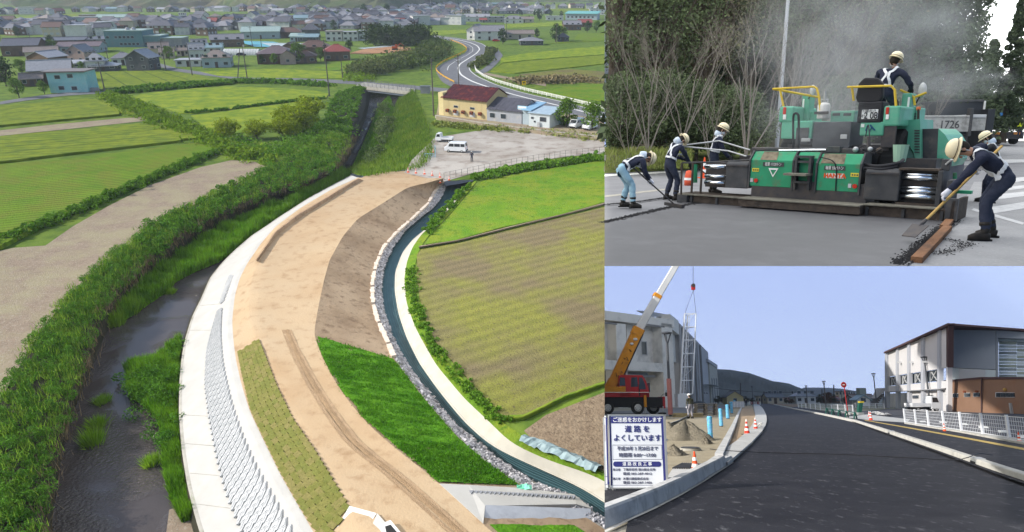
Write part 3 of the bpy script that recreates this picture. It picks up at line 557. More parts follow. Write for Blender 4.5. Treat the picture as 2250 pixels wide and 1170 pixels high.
A_, B_ = resample(V_(W2, -3.0), 200), resample(V_(RB, .05), 200); u = RNG.integers(0, 199, 26000); stuff('bank_grass', blades(A_[u] + (B_[u] - A_[u]) * RNG.uniform(.05, 1.05, 26000)[:, None] + RNG.normal(size=(26000, 3)) * np.array([.3, .3, .05]), .7, .07, .9), 3, mat('grass_tuft', (.10, .20, .016), (.18, .26, .03), .25, island=.45, transl=.3), VAL, label='rough grass on the right bank above the dyke', cat='grass')
def hedge(line, n, wd_, h, leaf, lab, mt=m_leafd, z=0):
 A_ = resample(V_(line, z), 200); u = RNG.integers(0, 199, n); C = A_[u] + RNG.normal(size=(n, 3)) * np.array([wd_ * .4, wd_ * .4, .05]); C[:, 2] += RNG.uniform(.1, h, n)
 stuff('hedge', leaf_quads(clump_points(C, RNG.uniform(.35, .7, n) * wd_ * .5, 40), leaf), 4, mt, VAL, label=lab, cat='hedge')
hedge([(-40, 548), (0, 536), (100, 497), (200, 452), (290, 415), (380, 377), (450, 347), (500, 328)], 700, 1.5, .8, .32, 'low green hedge between barley and gravel track')
hedge([(232, 212), (270, 228), (320, 250), (380, 275), (440, 300), (490, 322), (540, 340), (600, 358)], 480, 4.2, .9, .6, 'broad grassy bank between the two field groups', mat('bank_bright', (.14, .25, .016), (.20, .30, .022), .5, island=.3, transl=.3))
hedge([(250, 203), (330, 196), (430, 187), (520, 182), (600, 182), (720, 190)], 380, 3.0, .9, .7, 'green hedge below the lane to the bridge')
hedge([(240, 208), (300, 203), (400, 194), (500, 186)], 260, 2.2, .8, .7, 'second green hedge in front of the lane')
hedge([(400, 250), (480, 244), (560, 234), (640, 224), (716, 217)], 160, 1.4, .4, .5, 'thin hedge between the two yellow green meadows')
hedge([(500, 310), (540, 330), (600, 345), (650, 325), (690, 300), (700, 270)], 200, 6.0, .4, .5, 'weedy corner below the persimmon trees')
hedge([(940, 515), (968, 478), (1000, 440), (1030, 412)], 150, 1.0, .7, .3, 'bushy verge along the upper canal')
hedge([(1040, 396), (1150, 375), (1240, 362), (1329, 348)], 240, 1.8, .9, .45, 'dark weeds under the parking fence')
hedge([(905, 590), (906, 640), (925, 710), (945, 755), (1000, 826), (1060, 890), (1110, 935)], 260, .8, .3, .18, 'green weeds between apron and stubble field')
hedge([(955, 275), (1060, 283), (1180, 291), (1260, 300), (1329, 308)], 240, 3.0, .25, .4, 'weeds between the lot and the platform wall', mat('weed_pale', (.22, .25, .05), (.16, .21, .03), .5, island=.3))
hedge([(800, 168), (830, 150), (880, 136), (930, 128), (955, 118)], 330, 9, 2.6, 1.0, 'grey green scrub beyond the bridge', mat('scrub', (.085, .12, .03), (.13, .15, .05), .2, island=.4, transl=.2))
hedge([(880, 155), (920, 140), (945, 125), (955, 108), (940, 95)], 300, 8, 3.0, 1.0, 'tall scrub in the road bend', mat('scrub2', (.10, .14, .035), (.06, .10, .02), .2, island=.4, transl=.2))
hedge([(1046, 150), (1062, 138), (1080, 118), (1084, 108)], 120, 3.5, 1.6, .8, 'low bushes in the loop of the road', MATS['scrub'])
hedge([(780, 180), (800, 160), (850, 142), (900, 132)], 200, 5, .8, .8, 'bright weeds on the bank over the bridge', MATS['bank_bright'])
hedge([(1140, 183), (1200, 180), (1290, 180)], 160, 6, 1.0, .8, 'tan dry grass behind the guard fence', mat('dry_grass', (.26, .21, .11), (.20, .17, .08), .4, island=.3))
grove = np.array([tuple(VAL.at(x, 99 + (i % 3), 0)) for i, x in enumerate(range(810, 945, 5))]); C = np.repeat(grove, 14, 0) + RNG.normal(size=(len(grove) * 14, 3)) * np.array([2, 3, .4]); C[:, 2] += RNG.uniform(1, 9.5, len(C))
stuff('bamboo_grove', leaf_quads(clump_points(C, RNG.uniform(1, 2, len(C)), 34), 1.0), 4, mat('bamboo', (.030, .06, .012), (.05, .085, .018), .2, island=.4, transl=.15), VAL, label='dark dense bamboo grove behind the river scrub', cat='grove')
m_bark = mat('bark', (.10, .08, .06), (.06, .05, .04), 3, bump=.5)
TREES = {}
def tree_proto(kind, h, r, th, nc, per, leaf, seed, lm, shape='round'):
 tb, q = tree_mesh(h, r, th, nc, per, leaf, seed, shape); TREES[kind] = (tb.mesh('trunk', m_bark, True), npmesh('crown', q, 4, lm), h)
tree_proto('persimmon', 5, 3.0, 1.0, 40, 60, .42, 1, mat('leaf_lime', (.19, .27, .012), (.27, .33, .018), .5, island=.35, transl=.4))
tree_proto('round', 6, 2.8, 1.2, 30, 50, .45, 2, mat('leaf_mid', (.085, .17, .02), (.13, .22, .03), .4, island=.4, transl=.3))
tree_proto('dark', 7, 2.8, 1.0, 30, 46, .5, 3, mat('leaf_dark', (.032, .07, .018), (.055, .10, .02), .4, island=.4, transl=.2))
tree_proto('far', 7, 3.4, .6, 16, 26, 1.2, 4, mat('leaf_far', (.055, .105, .022), (.085, .14, .025), .15, island=.45, transl=.2))
tree_proto('far_dark', 8, 3.4, .6, 16, 26, 1.2, 5, mat('leaf_fard', (.030, .06, .018), (.045, .085, .02), .15, island=.4))
def tree(kind, x, yb, hpx, lab, group=None, wide=1.0):
 p = VAL.at(x, yb, 0); s_ = hpx / VAL.k(p) / TREES[kind][2]
 t_ = thing('tree', lab, 'tree', VAL.M @ TR(p.x, p.y, p.z, ru(0, 6.28), (s_ * wide, s_ * wide, s_)), group)
 link('trunk', TREES[kind][0], t_); link('crown', TREES[kind][1], t_); return t_
for a in (('persimmon', 500, 307, 36, 'lime green fruit tree, leftmost of the meadow clump'), ('persimmon', 620, 300, 36, 'lime green fruit tree, small one at the front centre of the clump', ), ('persimmon', 640, 303, 34, 'lime green fruit tree, front right low one of the clump'), ('persimmon', 665, 292, 46, 'lime green fruit tree with a clear bare trunk at the right of the clump'), ('persimmon', 630, 275, 34, 'lime green fruit tree at the back left of the clump'), ('persimmon', 678, 272, 46, 'tall yellowish fruit tree at the back right of the clump'), ('persimmon', 565, 307, 34, 'lime green fruit tree standing a little apart, left in the clump'),
  ('round', 42, 215, 38, 'bright green round tree beside the turquoise house drive'), ('round', 98, 207, 26, 'grey green tree at the left corner of the turquoise house'), ('dark', 14, 190, 56, 'tall dark tree at the left edge beside the old farmhouse'), ('dark', 2, 180, 40, 'dark tree cut by the left edge of the valley view'), ('round', 50, 165, 30, 'pale green tree behind the dark tree at the left edge'), ('round', 373, 132, 26, 'bushy green tree in front of the beige house'), ('round', 180, 156, 18, 'small green tree on the roof line behind the turquoise house'),
  ('round', 657, 140, 40, 'big round bright green tree by the mauve farmhouse'), ('round', 603, 143, 22, 'yellow green tree at the brick shed'), ('dark', 575, 142, 18, 'low dark tree at the farmhouse wall'), ('dark', 767, 118, 26, 'dark green tree right of the red roofed house'), ('round', 705, 135, 26, 'reddish green tree at the red roof'), ('dark', 115, 105, 24, 'green tree between the grey sheds'), ('round', 116, 118, 26, 'yellow green tree behind the tan roof'), ('dark', 40, 82, 20, 'dark tree mass at the long sheds'), ('dark', 420, 66, 18, 'dark tree at the far right of the teal works'), ('round', 359, 82, 16, 'green tree beside the low green roof'), ('round', 372, 88, 14, 'green shrubby tree at the grey factory'), ('round', 284, 62, 14, 'round green tree behind the red dormer house'),
  ('round', 1244, 285, 62, 'loose grey green tree left of the parked vans'), ('round', 1300, 292, 60, 'large grey green tree over the parked vans'), ('round', 1238, 282, 24, 'low bush at the end of the blue annex'), ('dark', 1105, 98, 30, 'dark slim tree at the white hall gable'), ('dark', 1220, 92, 34, 'dark tree group left of the thatched lot'), ('round', 1235, 90, 28, 'bright tree behind the dark roofed house'), ('dark', 1180, 84, 18, 'green trees behind the beige gable'), ('dark', 1290, 72, 22, 'green tree at the red roof on the right'), ('round', 1310, 72, 22, 'green tree at the right edge of the valley view'), ('dark', 1185, 46, 22, 'dark tree in the grey rowed houses'), ('dark', 735, 70, 22, 'grey green tree on the upper terrace'), ('dark', 800, 40, 26, 'big dark tree at the upper edge of town'), ('dark', 850, 34, 22, 'dark tree at the upper right edge of town')):
 tree(a[0], a[1], a[2], a[3] * (1.25 if a[0] == 'persimmon' else 1.1), a[4], 'trees in the valley', 1.25 if a[0] == 'persimmon' else 1.0)
ORD = 'first second third fourth fifth sixth seventh eighth ninth tenth eleventh twelfth thirteenth fourteenth fifteenth sixteenth seventeenth eighteenth nineteenth twentieth'.split()
ORD += ['twenty-' + o for o in ORD[:9]] + ['thirtieth'] + ['thirty-' + o for o in ORD[:9]]
def treerow(where, x0, x1, y, jit, n, h, kinds=('far', 'far_dark')):
 for i, x in enumerate(sorted(ru(x0, x1) for _ in range(n))):
  tree(random.choice(kinds), x, y + ru(-jit, jit), h * ru(.6, 1.3), '%s tree from the left %s' % (ORD[i], where), 'trees among the town')
treerow('in the hazy line under the left hills', 0, 450, 27, 2, 26, 6)
treerow('in the line under the middle hills', 450, 900, 25, 2, 30, 9)
treerow('among the left sheds and houses', 0, 230, 62, 5, 16, 11)
treerow('among the houses behind the teal works', 240, 440, 52, 6, 16, 11)
treerow('behind the pale green hall', 440, 680, 52, 5, 20, 12)
treerow('on the town terraces', 660, 920, 45, 9, 30, 11)
treerow('on the wooded knoll in midtown', 690, 770, 42, 2, 14, 16)
treerow('in the far right hamlets', 880, 1329, 17, 5, 34, 9)
treerow('between the right hand rows', 900, 1240, 38, 5, 24, 10)
WALLS = {'white': mat('plaster_white', (.62, .62, .60), (.54, .54, .53), .6), 'cream': mat('plaster_cream', (.55, .48, .36), (.48, .42, .32), .6), 'grey': mat('plaster_grey', (.30, .30, .31), (.25, .25, .26), .6), 'brown': mat('board_brown', (.12, .08, .055), (.16, .11, .075), .8), 'blue': mat('panel_blue', (.36, .43, .47), (.31, .38, .42), .6), 'dark': mat('panel_dark', (.07, .08, .085), (.10, .105, .11), .6), 'pink': mat('panel_pink', (.42, .32, .28), (.36, .27, .24), .6)}
def roofm(n, a, b, r=.45): return mat('roof_' + n, a, b, 1.5, rough=r, bump=.3, bscale=6, spec=.5)
ROOFS = {'silver': roofm('silver', (.36, .36, .38), (.28, .28, .30), .32), 'dark': roofm('dark', (.075, .075, .09), (.11, .11, .125), .4), 'grey': roofm('grey', (.19, .19, .21), (.24, .235, .25), .4), 'tan': roofm('tan', (.26, .21, .18), (.20, .165, .145)), 'mauve': roofm('mauve', (.17, .125, .13), (.125, .09, .095)), 'red': roofm('red', (.30, .07, .055), (.22, .06, .05)), 'brown': roofm('brown', (.15, .085, .065), (.11, .065, .05)), 'blue': roofm('blue', (.22, .32, .36), (.18, .27, .31)), 'green': roofm('green', (.32, .42, .38), (.27, .36, .33))}
m_pane = mat('window_pane', (.035, .045, .055), rough=.12, spec=.6); m_frame = mat('window_frame', (.45, .46, .47))
WINM = BX(-.5, .5, -.05, 0, 0, 1).mesh('window', m_frame); PANEM = BX(-.44, .44, -.075, -.052, .07, .93).mesh('pane', m_pane)
DOORM = BX(-.5, .5, -.06, 0, 0, 1).mesh('door', mat('door_dark', (.09, .07, .06), rough=.5))
def window(par, x, y, z, w_, h, rz=0, pane=True):
 o = link('window', WINM, par, TR(x, y, z, rz, (w_, 1, h)))
 if pane: link('pane', PANEM, o)
 return o
def roof_mb(W, D, e, h, kind, ov=.5, th=.16):
 mb = MB(); x, y = W / 2 + ov, D / 2 + ov
 if kind == 'gable':       # ridge along x
  s_ = h / (D / 2); el = e - ov * s_
  for sg in (-1, 1):
   a, b, c, d = (-x, sg * y, el), (x, sg * y, el), (x, 0, e + h), (-x, 0, e + h)
   lo = [a, b, c, d]; hi = [(p[0], p[1], p[2] + th) for p in lo]; mb.hexa(lo, hi) if sg < 0 else mb.hexa(lo[::-1], hi[::-1])
  mb.box(-x - .03, x + .03, -.14, .14, e + h + th * .5, e + h + th + .18)
 elif kind == 'hip':
  q = max(.2, x - y); el = e - ov * h / (D / 2); t = e + h
  mb.add([(-x, -y, el), (x, -y, el), (x, y, el), (-x, y, el), (-q, 0, t), (q, 0, t), (-x, -y, el - th), (x, -y, el - th), (x, y, el - th), (-x, y, el - th)],
   [(0, 1, 5, 4), (1, 2, 5), (2, 3, 4, 5), (3, 0, 4), (6, 7, 1, 0), (7, 8, 2, 1), (8, 9, 3, 2), (9, 6, 0, 3), (9, 8, 7, 6)])
  mb.box(-q, q, -.14, .14, t - .04, t + .16)
 elif kind == 'shed':
  mb.hexa([(-x, -y, e), (x, -y, e), (x, y, e + h), (-x, y, e + h)], [(-x, -y, e + th), (x, -y, e + th), (x, y, e + h + th), (-x, y, e + h + th)])
 else: mb.box(-x, x, -y, y, e, e + max(th, h))
 return mb
def wall_mb(W, D, e, h, kind):
 mb = MB()
 if kind == 'gable': mb.prism([(-D / 2, -.4), (D / 2, -.4), (D / 2, e), (0, e + h - .02), (-D / 2, e)], 'x', -W / 2, W / 2)
 elif kind == 'shed': mb.prism([(-D / 2, -.4), (D / 2, -.4), (D / 2, e + h), (-D / 2, e)], 'x', -W / 2, W / 2)
 else: mb.box(-W / 2, W / 2, -D / 2, D / 2, -.4, e)
 return mb
def house_parts(t_, W, D, e, h, kind, wm, rm, nwin=2, floors=1, pane=True, door=True, front='y'):
 wall_mb(W, D, e, h, kind).build('wall', wm, t_); roof_mb(W, D, e, h, kind).build('roof', rm, t_)
 for f in range(floors):
  z = f * 2.75 + .9
  if front == 'y':
   for i in range(nwin):
    x = -W / 2 + W * (i + .5) / nwin
    if door and f == 0 and i == nwin // 2: link('door', DOORM, t_, TR(x, -D / 2, 0, 0, (1.1, 1, 2.1))); continue
    window(t_, x, -D / 2, z, min(1.7, W / nwin * .6), 1.2, 0, pane)
  for i in range(2 if D > 7 else 1):
   window(t_, -W / 2, D / 2 - D * (i + .5) / (2 if D > 7 else 1), z, 1.3, 1.1, -R(90), pane); window(t_, W / 2, -D / 2 + D * (i + .5) / (2 if D > 7 else 1), z, 1.3, 1.1, R(90), pane)
def house(x0, x1, yb, yt, lab, wall='white', roof='grey', kind='gable', turn=False, rz=0.0, D=None, floors=1, low=0.0, cat='house', name='house', nwin=3, rise=.36, pane=True):
 p = VAL.at((x0 + x1) / 2, yb, 0); k = VAL.k(p); W = (x1 - x0) / k; dep = (CAM_H / p.y)
 D = D or min(W * .8, 8.5); H = (yb - yt) / k - D / 2 * dep * (0 if turn else 1); H = max(2.6, H)
 if turn: W, D = D, W
 h = H * rise if kind != 'flat' else .25; e = H - h
 t_ = thing(name, lab, cat, VAL.M @ MT((p.x, p.y + (W if turn else D) / 2, 0)) @ Matrix.Rotation((R(90) if turn else 0) + rz - math.atan2(p.x, p.y) * .35, 4, 'Z'), 'buildings of the valley')
 house_parts(t_, W, D, e, h, kind, WALLS[wall] if isinstance(wall, str) else wall, ROOFS[roof], nwin, floors, pane); return t_
m_teal = mat('teal_panel', (.13, .24, .27), (.11, .20, .23), .5)
for a in ((62, 140, 186, 134, 'old farmhouse with a broad silver gable roof behind the turquoise house', 'brown', 'silver', 'gable', False, .25), (62, 123, 146, 116, 'white roofed farmhouse gable left behind the silver farmhouse', 'brown', 'silver', 'gable', True, -.5), (51, 112, 130, 104, 'tan roofed house above the white gabled farmhouse', 'cream', 'tan', 'gable', False, .3), (72, 104, 112, 92, 'small pale blue box house behind the tan roof', 'blue', 'blue', 'flat'),
  (44, 84, 190, 162, 'low brown tiled annex in front of the silver farmhouse', 'brown', 'tan', 'gable', False, .25), (128, 172, 152, 141, 'long low ribbed roof shed behind the turquoise house', 'grey', 'silver', 'shed'),
  (150, 194, 139, 102, 'two storey brown house with a grey hipped gable in the left group', 'pink', 'grey', 'gable', True, -.35, None, 2), (189, 226, 157, 118, 'narrow two storey house with a silver hip roof and low wing', 'white', 'silver', 'hip', False, .1, None, 2), (196, 248, 157, 136, 'low dark wing with silver roof at the field edge', 'dark', 'silver', 'hip', False, .1), (243, 286, 144, 116, 'small white house with a grey hip roof by the dark house', 'white', 'grey', 'hip', False, .2), (280, 333, 156, 113, 'dark charcoal two storey house with a silver gable at the lane corner', 'dark', 'silver', 'gable', True, -.25, None, 2),
  (0, 70, 124, 86, 'long dark shed at the left edge of the valley view', 'brown', 'dark', 'gable', False, .1, 14), (24, 70, 108, 88, 'grey gabled barn in the long sheds', 'grey', 'grey', 'gable', True, -.4), (74, 172, 98, 83, 'long dark grey roofed shed left of the teal works', 'brown', 'dark', 'gable', False, .05, 14), (172, 236, 96, 80, 'dark grey shed with hipped end touching the teal works', 'grey', 'dark', 'hip', False, .0, 14), (124, 208, 117, 93, 'long house with a wide mauve roof behind the brown house', 'blue', 'mauve', 'gable', False, .05, 12),
  (326, 364, 126, 95, 'beige house with a steep tan gable near the lane', 'cream', 'tan', 'gable', False, .3, None, 2), (351, 378, 129, 106, 'low cream house with pinkish roof in the beige pair', 'cream', 'tan', 'gable', False, .2), (388, 412, 124, 103, 'cream house with an orange tan roof behind the bushy tree', 'cream', 'tan', 'gable', False, .1, None, 2), (414, 444, 131, 96, 'white two storey house left of the brick red works', 'white', 'silver', 'gable', False, .25, None, 2), (420, 450, 112, 88, 'grey roofed white house behind the two storey white one', 'white', 'grey', 'gable', False, .3, None, 2), (385, 437, 147, 131, 'single storey white clinic with a flat roof at the lane', 'white', 'silver', 'flat'),
  (442, 500, 149, 111, 'pale blue two storey house with a brown hip roof by the lane', 'blue', 'tan', 'hip', False, .1, None, 2), (440, 483, 118, 97, 'blue grey roofed house behind the pale blue house', 'white', 'blue', 'gable', False, .1, None, 2), (460, 528, 104, 77, 'brown two storey workshop with open ground floor', 'brown', 'grey', 'gable', False, .25, None, 2), (526, 606, 86, 60, 'large pale green hall with a long low gable', 'blue', 'green', 'gable', False, .1, 18), (534, 572, 84, 71, 'white lean-to building against the pale green hall', 'white', 'green', 'gable', False, .1),
  (562, 640, 141, 102, 'large farmhouse with a mauve hip roof by the meadow', 'brown', 'mauve', 'hip', False, .1, 11), (614, 647, 142, 113, 'narrow red brick shed with a tiled gable beside the farmhouse', 'pink', 'mauve', 'gable', True, .1), (622, 655, 118, 96, 'mauve gabled wing behind the farmhouse', 'brown', 'mauve', 'gable', True, -.3), (645, 690, 140, 112, 'brown house right of the round green tree', 'brown', 'brown', 'hip', False, .1), (655, 720, 124, 90, 'house with a red brown stepped roof in the middle row', 'brown', 'brown', 'hip', False, .15, None, 2), (708, 764, 134, 99, 'dark red roofed house at the end of the meadow', 'brown', 'red', 'hip', False, .15), (705, 728, 122, 109, 'small bright red roofed wing of the red house group', 'brown', 'red', 'gable', False, .1),
  (715, 750, 91, 69, 'white two storey flats, left of the row of three', 'white', 'tan', 'flat', False, .05, 8, 2), (753, 785, 91, 70, 'white two storey flats in the centre of the row of three', 'white', 'silver', 'flat', False, .05, 8, 2), (788, 818, 90, 68, 'white two storey flats, right of the row of three', 'white', 'silver', 'flat', False, .05, 8, 2), (637, 664, 92, 75, 'pale green steel shed with a flat roof in midtown', 'blue', 'green', 'shed'), (654, 697, 92, 76, 'open sided barn with a blue grey roof in midtown', 'dark', 'blue', 'gable'), (622, 652, 61, 46, 'tall blue white warehouse cube in midtown', 'blue', 'blue', 'flat', False, 0, 10), (602, 660, 84, 62, 'brown hip roofed works behind the open barn', 'brown', 'brown', 'hip'), (664, 698, 84, 54, 'dark tiled temple-like house in midtown', 'dark', 'dark', 'hip'),
  (1029, 1068, 88, 57, 'white gable wing of the community hall', 'white', 'grey', 'gable', True, -.3, None, 2), (1040, 1106, 89, 58, 'community hall with a broad grey roof and white upper floor', 'white', 'grey', 'gable', False, .1, 12, 2), (1108, 1172, 86, 68, 'long beige house with a brown gable behind the dark house', 'cream', 'tan', 'gable', False, .15), (1134, 1166, 84, 69, 'small grey gabled house with a solar roof', 'grey', 'silver', 'gable', True, .2), (1142, 1192, 100, 83, 'dark single storey house with a grey hip roof by the fields', 'dark', 'grey', 'hip', False, .1), (1225, 1250, 92, 74, 'dark tiled house among trees on the right', 'dark', 'dark', 'hip'), (1238, 1276, 67, 47, 'brown house with a dark roof beside the red roof', 'brown', 'grey', 'gable', False, .1, None, 2), (1271, 1300, 60, 44, 'house under a bright red roof on the right', 'brown', 'red', 'gable', False, .1), (1200, 1238, 45, 36, 'long white low shed near the teal gymnasium', 'white', 'silver', 'flat'), (1295, 1329, 33, 19, 'white three storey school wing at the right edge', 'white', 'silver', 'flat', False, 0, 8, 3),
  (1020, 1075, 48, 32, 'white factory office with a long roof in the right row', 'white', 'silver', 'gable', False, .05, None, 2), (1070, 1108, 50, 37, 'grey concrete workshop with a flat roof in the right row', 'grey', 'grey', 'flat', False, 0, None, 2), (1108, 1150, 52, 36, 'white two storey house with hip roof in the right row', 'white', 'grey', 'hip', False, 0, None, 2), (1130, 1172, 50, 38, 'pinkish roofed house at the end of the right row', 'cream', 'tan', 'gable', False, .1), (1054, 1072, 50, 41, 'small red roofed garage in the right row', 'grey', 'red', 'gable'), (153, 205, 50, 38, 'blue grey warehouse left of the green roofed factory', 'blue', 'grey', 'flat', False, 0, 14), (174, 208, 44, 33, 'grey brown block behind the blue warehouse', 'pink', 'grey', 'flat', False, 0, 10), (210, 268, 49, 33, 'white factory with a mint green roof beyond the fields', 'white', 'green', 'gable', False, 0, 16), (243, 276, 64, 53, 'house with a red brown dormer roof behind the teal works', 'brown', 'brown', 'gable', False, .1), (365, 400, 54, 38, 'school hall with a steep dark roof on the left side', 'white', 'dark', 'gable', True, -.2), (395, 408, 50, 30, 'tall white stair tower on the left side', 'white', 'silver', 'flat', False, 0, 5, 3), (645, 700, 15, 6, 'long pale school building on the middle hillside', 'white', 'silver', 'flat', False, 0, 10, 2), (392, 412, 16, 4, 'pale block in the hills on the left side', 'white', 'silver', 'flat', False, 0, 10, 3)):
 house(*a)
m_teal2 = mat('teal_wall', (.13, .25, .28), (.105, .205, .235), .4, dirt=(.16, .22, .24), ds=.3)
tw = thing('works_building', 'large dark teal works with stepped flat roofs in the left town', 'works', VAL.M @ MT(VAL.at(290, 104, 0)) @ Matrix.Rotation(.12, 4, 'Z'), 'buildings of the valley')
k_ = VAL.k(VAL.at(290, 104, 0)); q = 1 / k_
BX(-52 * q, 26 * q, 0, 16, 0, 33 * q).build('wall', m_teal2, tw); BX(-53 * q, 27 * q, -.3, 16.3, 33 * q, 33 * q + .4).build('roof', ROOFS['green'], tw)
BX(26 * q, 60 * q, 1, 14, 0, 22 * q).build('wall', m_teal2, tw); BX(26 * q, 61 * q, .7, 14.3, 22 * q, 22 * q + .35).build('roof', ROOFS['green'], tw)
BX(60 * q, 104 * q, 2, 13, 0, 17 * q).build('wall', WALLS['grey'], tw); BX(60 * q, 105 * q, 1.7, 13.3, 17 * q, 17 * q + .3).build('roof', ROOFS['green'], tw)
for i in range(9):
 for zz in (.9, 4.2): window(tw, (-12 + i * 8.5) * q - 2 if i < 4 or zz < 2 else (-12 + 3 * 8.5) * q - 2 - (i - 3) * 4, 0 if (-12 + i * 8.5) * q - 2 < 26 * q - 1 or zz > 2 else 1, zz, 1.5, 1.3)
for i in range(2): LT([(.01, 0), (1.2, 0), (1.0, .8), (.4, 1.2), (.01, 1.2)], 10).build('roof_vent', ROOFS['silver'], tw, TR(-12 * q + i * 13 * q, 6, 33 * q + .4))
m_turq = mat('turquoise_wall', (.33, .60, .62), (.28, .54, .56), .5, dirt=(.42, .60, .60), ds=.7)
p = VAL.at(153, 204, 0); k_ = VAL.k(p); q = 1 / k_; tq = thing('house', 'turquoise two storey house with a flat brown roof at the field corner', 'house', VAL.M @ MT(p) @ Matrix.Rotation(.14, 4, 'Z'), 'buildings of the valley')
BX(-38 * q, 40 * q, 0, 7, -.3, 43 * q).build('wall', m_turq, tq); BX(-46 * q, 42 * q, -.7, 7.6, 43 * q, 43 * q + .35).build('roof', roofm('flat_brown', (.20, .155, .14), (.15, .12, .11)), tq)
for x, z in ((-17, 29), (9, 31), (-14, 6), (12, 5)): window(tq, x * q, 0, z * q, 12 * q, 8.5 * q)
for y_, z in ((1.8, 26), (4.6, 26), (1.8, 2)): window(tq, -38 * q, y_, z * q, 1.0, 1.6, -R(90))
BX(-38.2 * q, 40.2 * q, -.06, 0, 20 * q, 20 * q + .12).build('belt_course', m_turq, tq); BX(42 * q, 60 * q, .5, 1, -.3, 9 * q).build('garden_wall', WALLS['grey'], tq)
zP = .6
plat = sheet('platform', [VAL.at(x, y, zP) for x, y in [(958, 258), (1060, 274), (1200, 291), (1329, 305), (1329, 262), (1240, 250), (1150, 236), (1080, 222), (968, 200)]], m_track, depth=.9)
def facade(x0, y0, x1, y1, z=zP): return Plane(VAL, VAL.at(x0, y0, z), VAL.at(x1, y1, z))
m_yel = mat('yellow_wall', (.50, .41, .22), (.45, .37, .20), .5, dirt=(.45, .36, .19), ds=.6)
P_ = facade(975, 254, 1070, 265); yw = thing('works_building', 'yellow walled works with a dark red corrugated roof beside the lot', 'works', P_.M, 'buildings of the valley')
L_ = P_.L; e_ = P_.at(975, 208)[1] - zP; D_ = 9.0; P_.M
MB().prism([(0, -.5), (D_, -.5), (D_, e_ + .2), (D_ * .55, e_ + 2.2), (0, e_)], 'x', 0, L_).build('wall', m_yel, yw)
m_rroof = mat('red_corrugated', (.075, .022, .028), (.055, .018, .022), 1, rough=.45, dirt=(.20, .05, .03), ds=.8)
mb = MB()
for (y0, z0, y1, z1) in ((-.5, e_ - .15, D_ * .55, e_ + 2.3), (D_ * .55, e_ + 2.3, D_ + .5, e_ + .1)):
 n = int(L_ / .45)
 for i in range(n + 2):
  x = -.4 + i * .45; r_ = .06 if i % 2 else 0
  mb.hexa([(x, y0, z0 + r_), (x + .45, y0, z0 + r_), (x + .45, y1, z1 + r_), (x, y1, z1 + r_)], [(x, y0, z0 + r_ + .1), (x + .45, y0, z0 + r_ + .1), (x + .45, y1, z1 + r_ + .1), (x, y1, z1 + r_ + .1)])
mb.build('roof', m_rroof, yw)
BX(-1.4, -.02, 0, D_ * .5, -.5, e_ + 1.0).build('side_bay', mat('yellow_pale', (.66, .56, .30), (.6, .5, .26), .6), yw)
for x, y in ((997, 231), (1033, 235)):
 u, v = P_.at(x, y); v -= zP; window(yw, u + .6, 0, v, 1.3, .55); u, v = P_.at(x + 1, y + 13); o = window(yw, u + .5, 0, v - zP - .4, 1.4, 1.1, 0, False); o.name = 'shutter'
m_rust = mat('rust_box', (.30, .09, .04), (.16, .06, .04), 3)
for i, x in enumerate((985, 1001, 1019, 1037, 1056)):
 u, v = P_.at(x, 250); o = BX(-.32, .32, -.7, 0, 0, .7).build('vent_hood', m_rust, yw, TR(u, 0, 1.0)); LT([(.05, 0), (.2, 0), (.2, .05), (.05, .05)], 8, axis='y').build('fan', m_pane, o, TR(0, -.74, .35))
for i in range(4): BX(.0, .06, -.03, 0, 0, e_ - .2).build('pilaster', m_yel, yw, TR(L_ * (i + .5) / 4, 0, 0))
P2_ = facade(1070, 265, 1146, 273); gs = thing('works_building', 'grey corrugated shed with a dark ribbed roof next to the yellow works', 'shed', P2_.M, 'buildings of the valley')
L2_ = P2_.L; e2 = P2_.at(1072, 233)[1] - zP; MB().prism([(0, -.5), (8, -.5), (8, e2 + .3), (4.5, e2 + 1.9), (0, e2)], 'x', .02, L2_).build('wall', mat('shed_grey', (.34, .36, .40), (.29, .31, .34), .6, dirt=(.42, .40, .38), ds=.8), gs)
mb = MB(); n = int(L2_ / .4)
for (y0, z0, y1, z1) in ((-.4, e2 - .12, 4.5, e2 + 1.95), (4.5, e2 + 1.95, 8.4, e2 + .2)):
 for i in range(n + 1):
  x = .05 + i * .4; r_ = .05 if i % 2 else 0; mb.hexa([(x, y0, z0 + r_), (x + .4, y0, z0 + r_), (x + .4, y1, z1 + r_), (x, y1, z1 + r_)], [(x, y0, z0 + r_ + .09), (x + .4, y0, z0 + r_ + .09), (x + .4, y1, z1 + r_ + .09), (x, y1, z1 + r_ + .09)])
mb.build('roof', mat('ribbed_dark', (.10, .10, .125), (.075, .075, .09), 1, rough=.4), gs)
for x in (1082, 1106): u, v = P2_.at(x, 258); window(gs, u, 0, .7, 1.5, 1.2)
P3_ = facade(1146, 274, 1210, 281); ba = thing('works_building', 'light blue site office annex with a white flat front by the grey shed', 'office', P3_.M, 'buildings of the valley')
L3 = P3_.L; BX(.03, L3 * .3, .4, 7, -.5, 3.2).build('wall', WALLS['blue'], ba); BX(L3 * .3, L3, -.6, 5, -.5, 2.9).build('wall', mat('office_white', (.52, .57, .58), (.46, .51, .53), .8), ba, None)
MB().hexa([(-.05, -.3, 3.2), (L3 * .34, -.3, 3.2), (L3 * .34, 7.3, 3.9), (-.05, 7.3, 3.9)], [(-.05, -.3, 3.35), (L3 * .34, -.3, 3.35), (L3 * .34, 7.3, 4.05), (-.05, 7.3, 4.05)]).build('roof', mat('roof_azure', (.20, .38, .55), (.26, .42, .56), 1, rough=.4), ba)
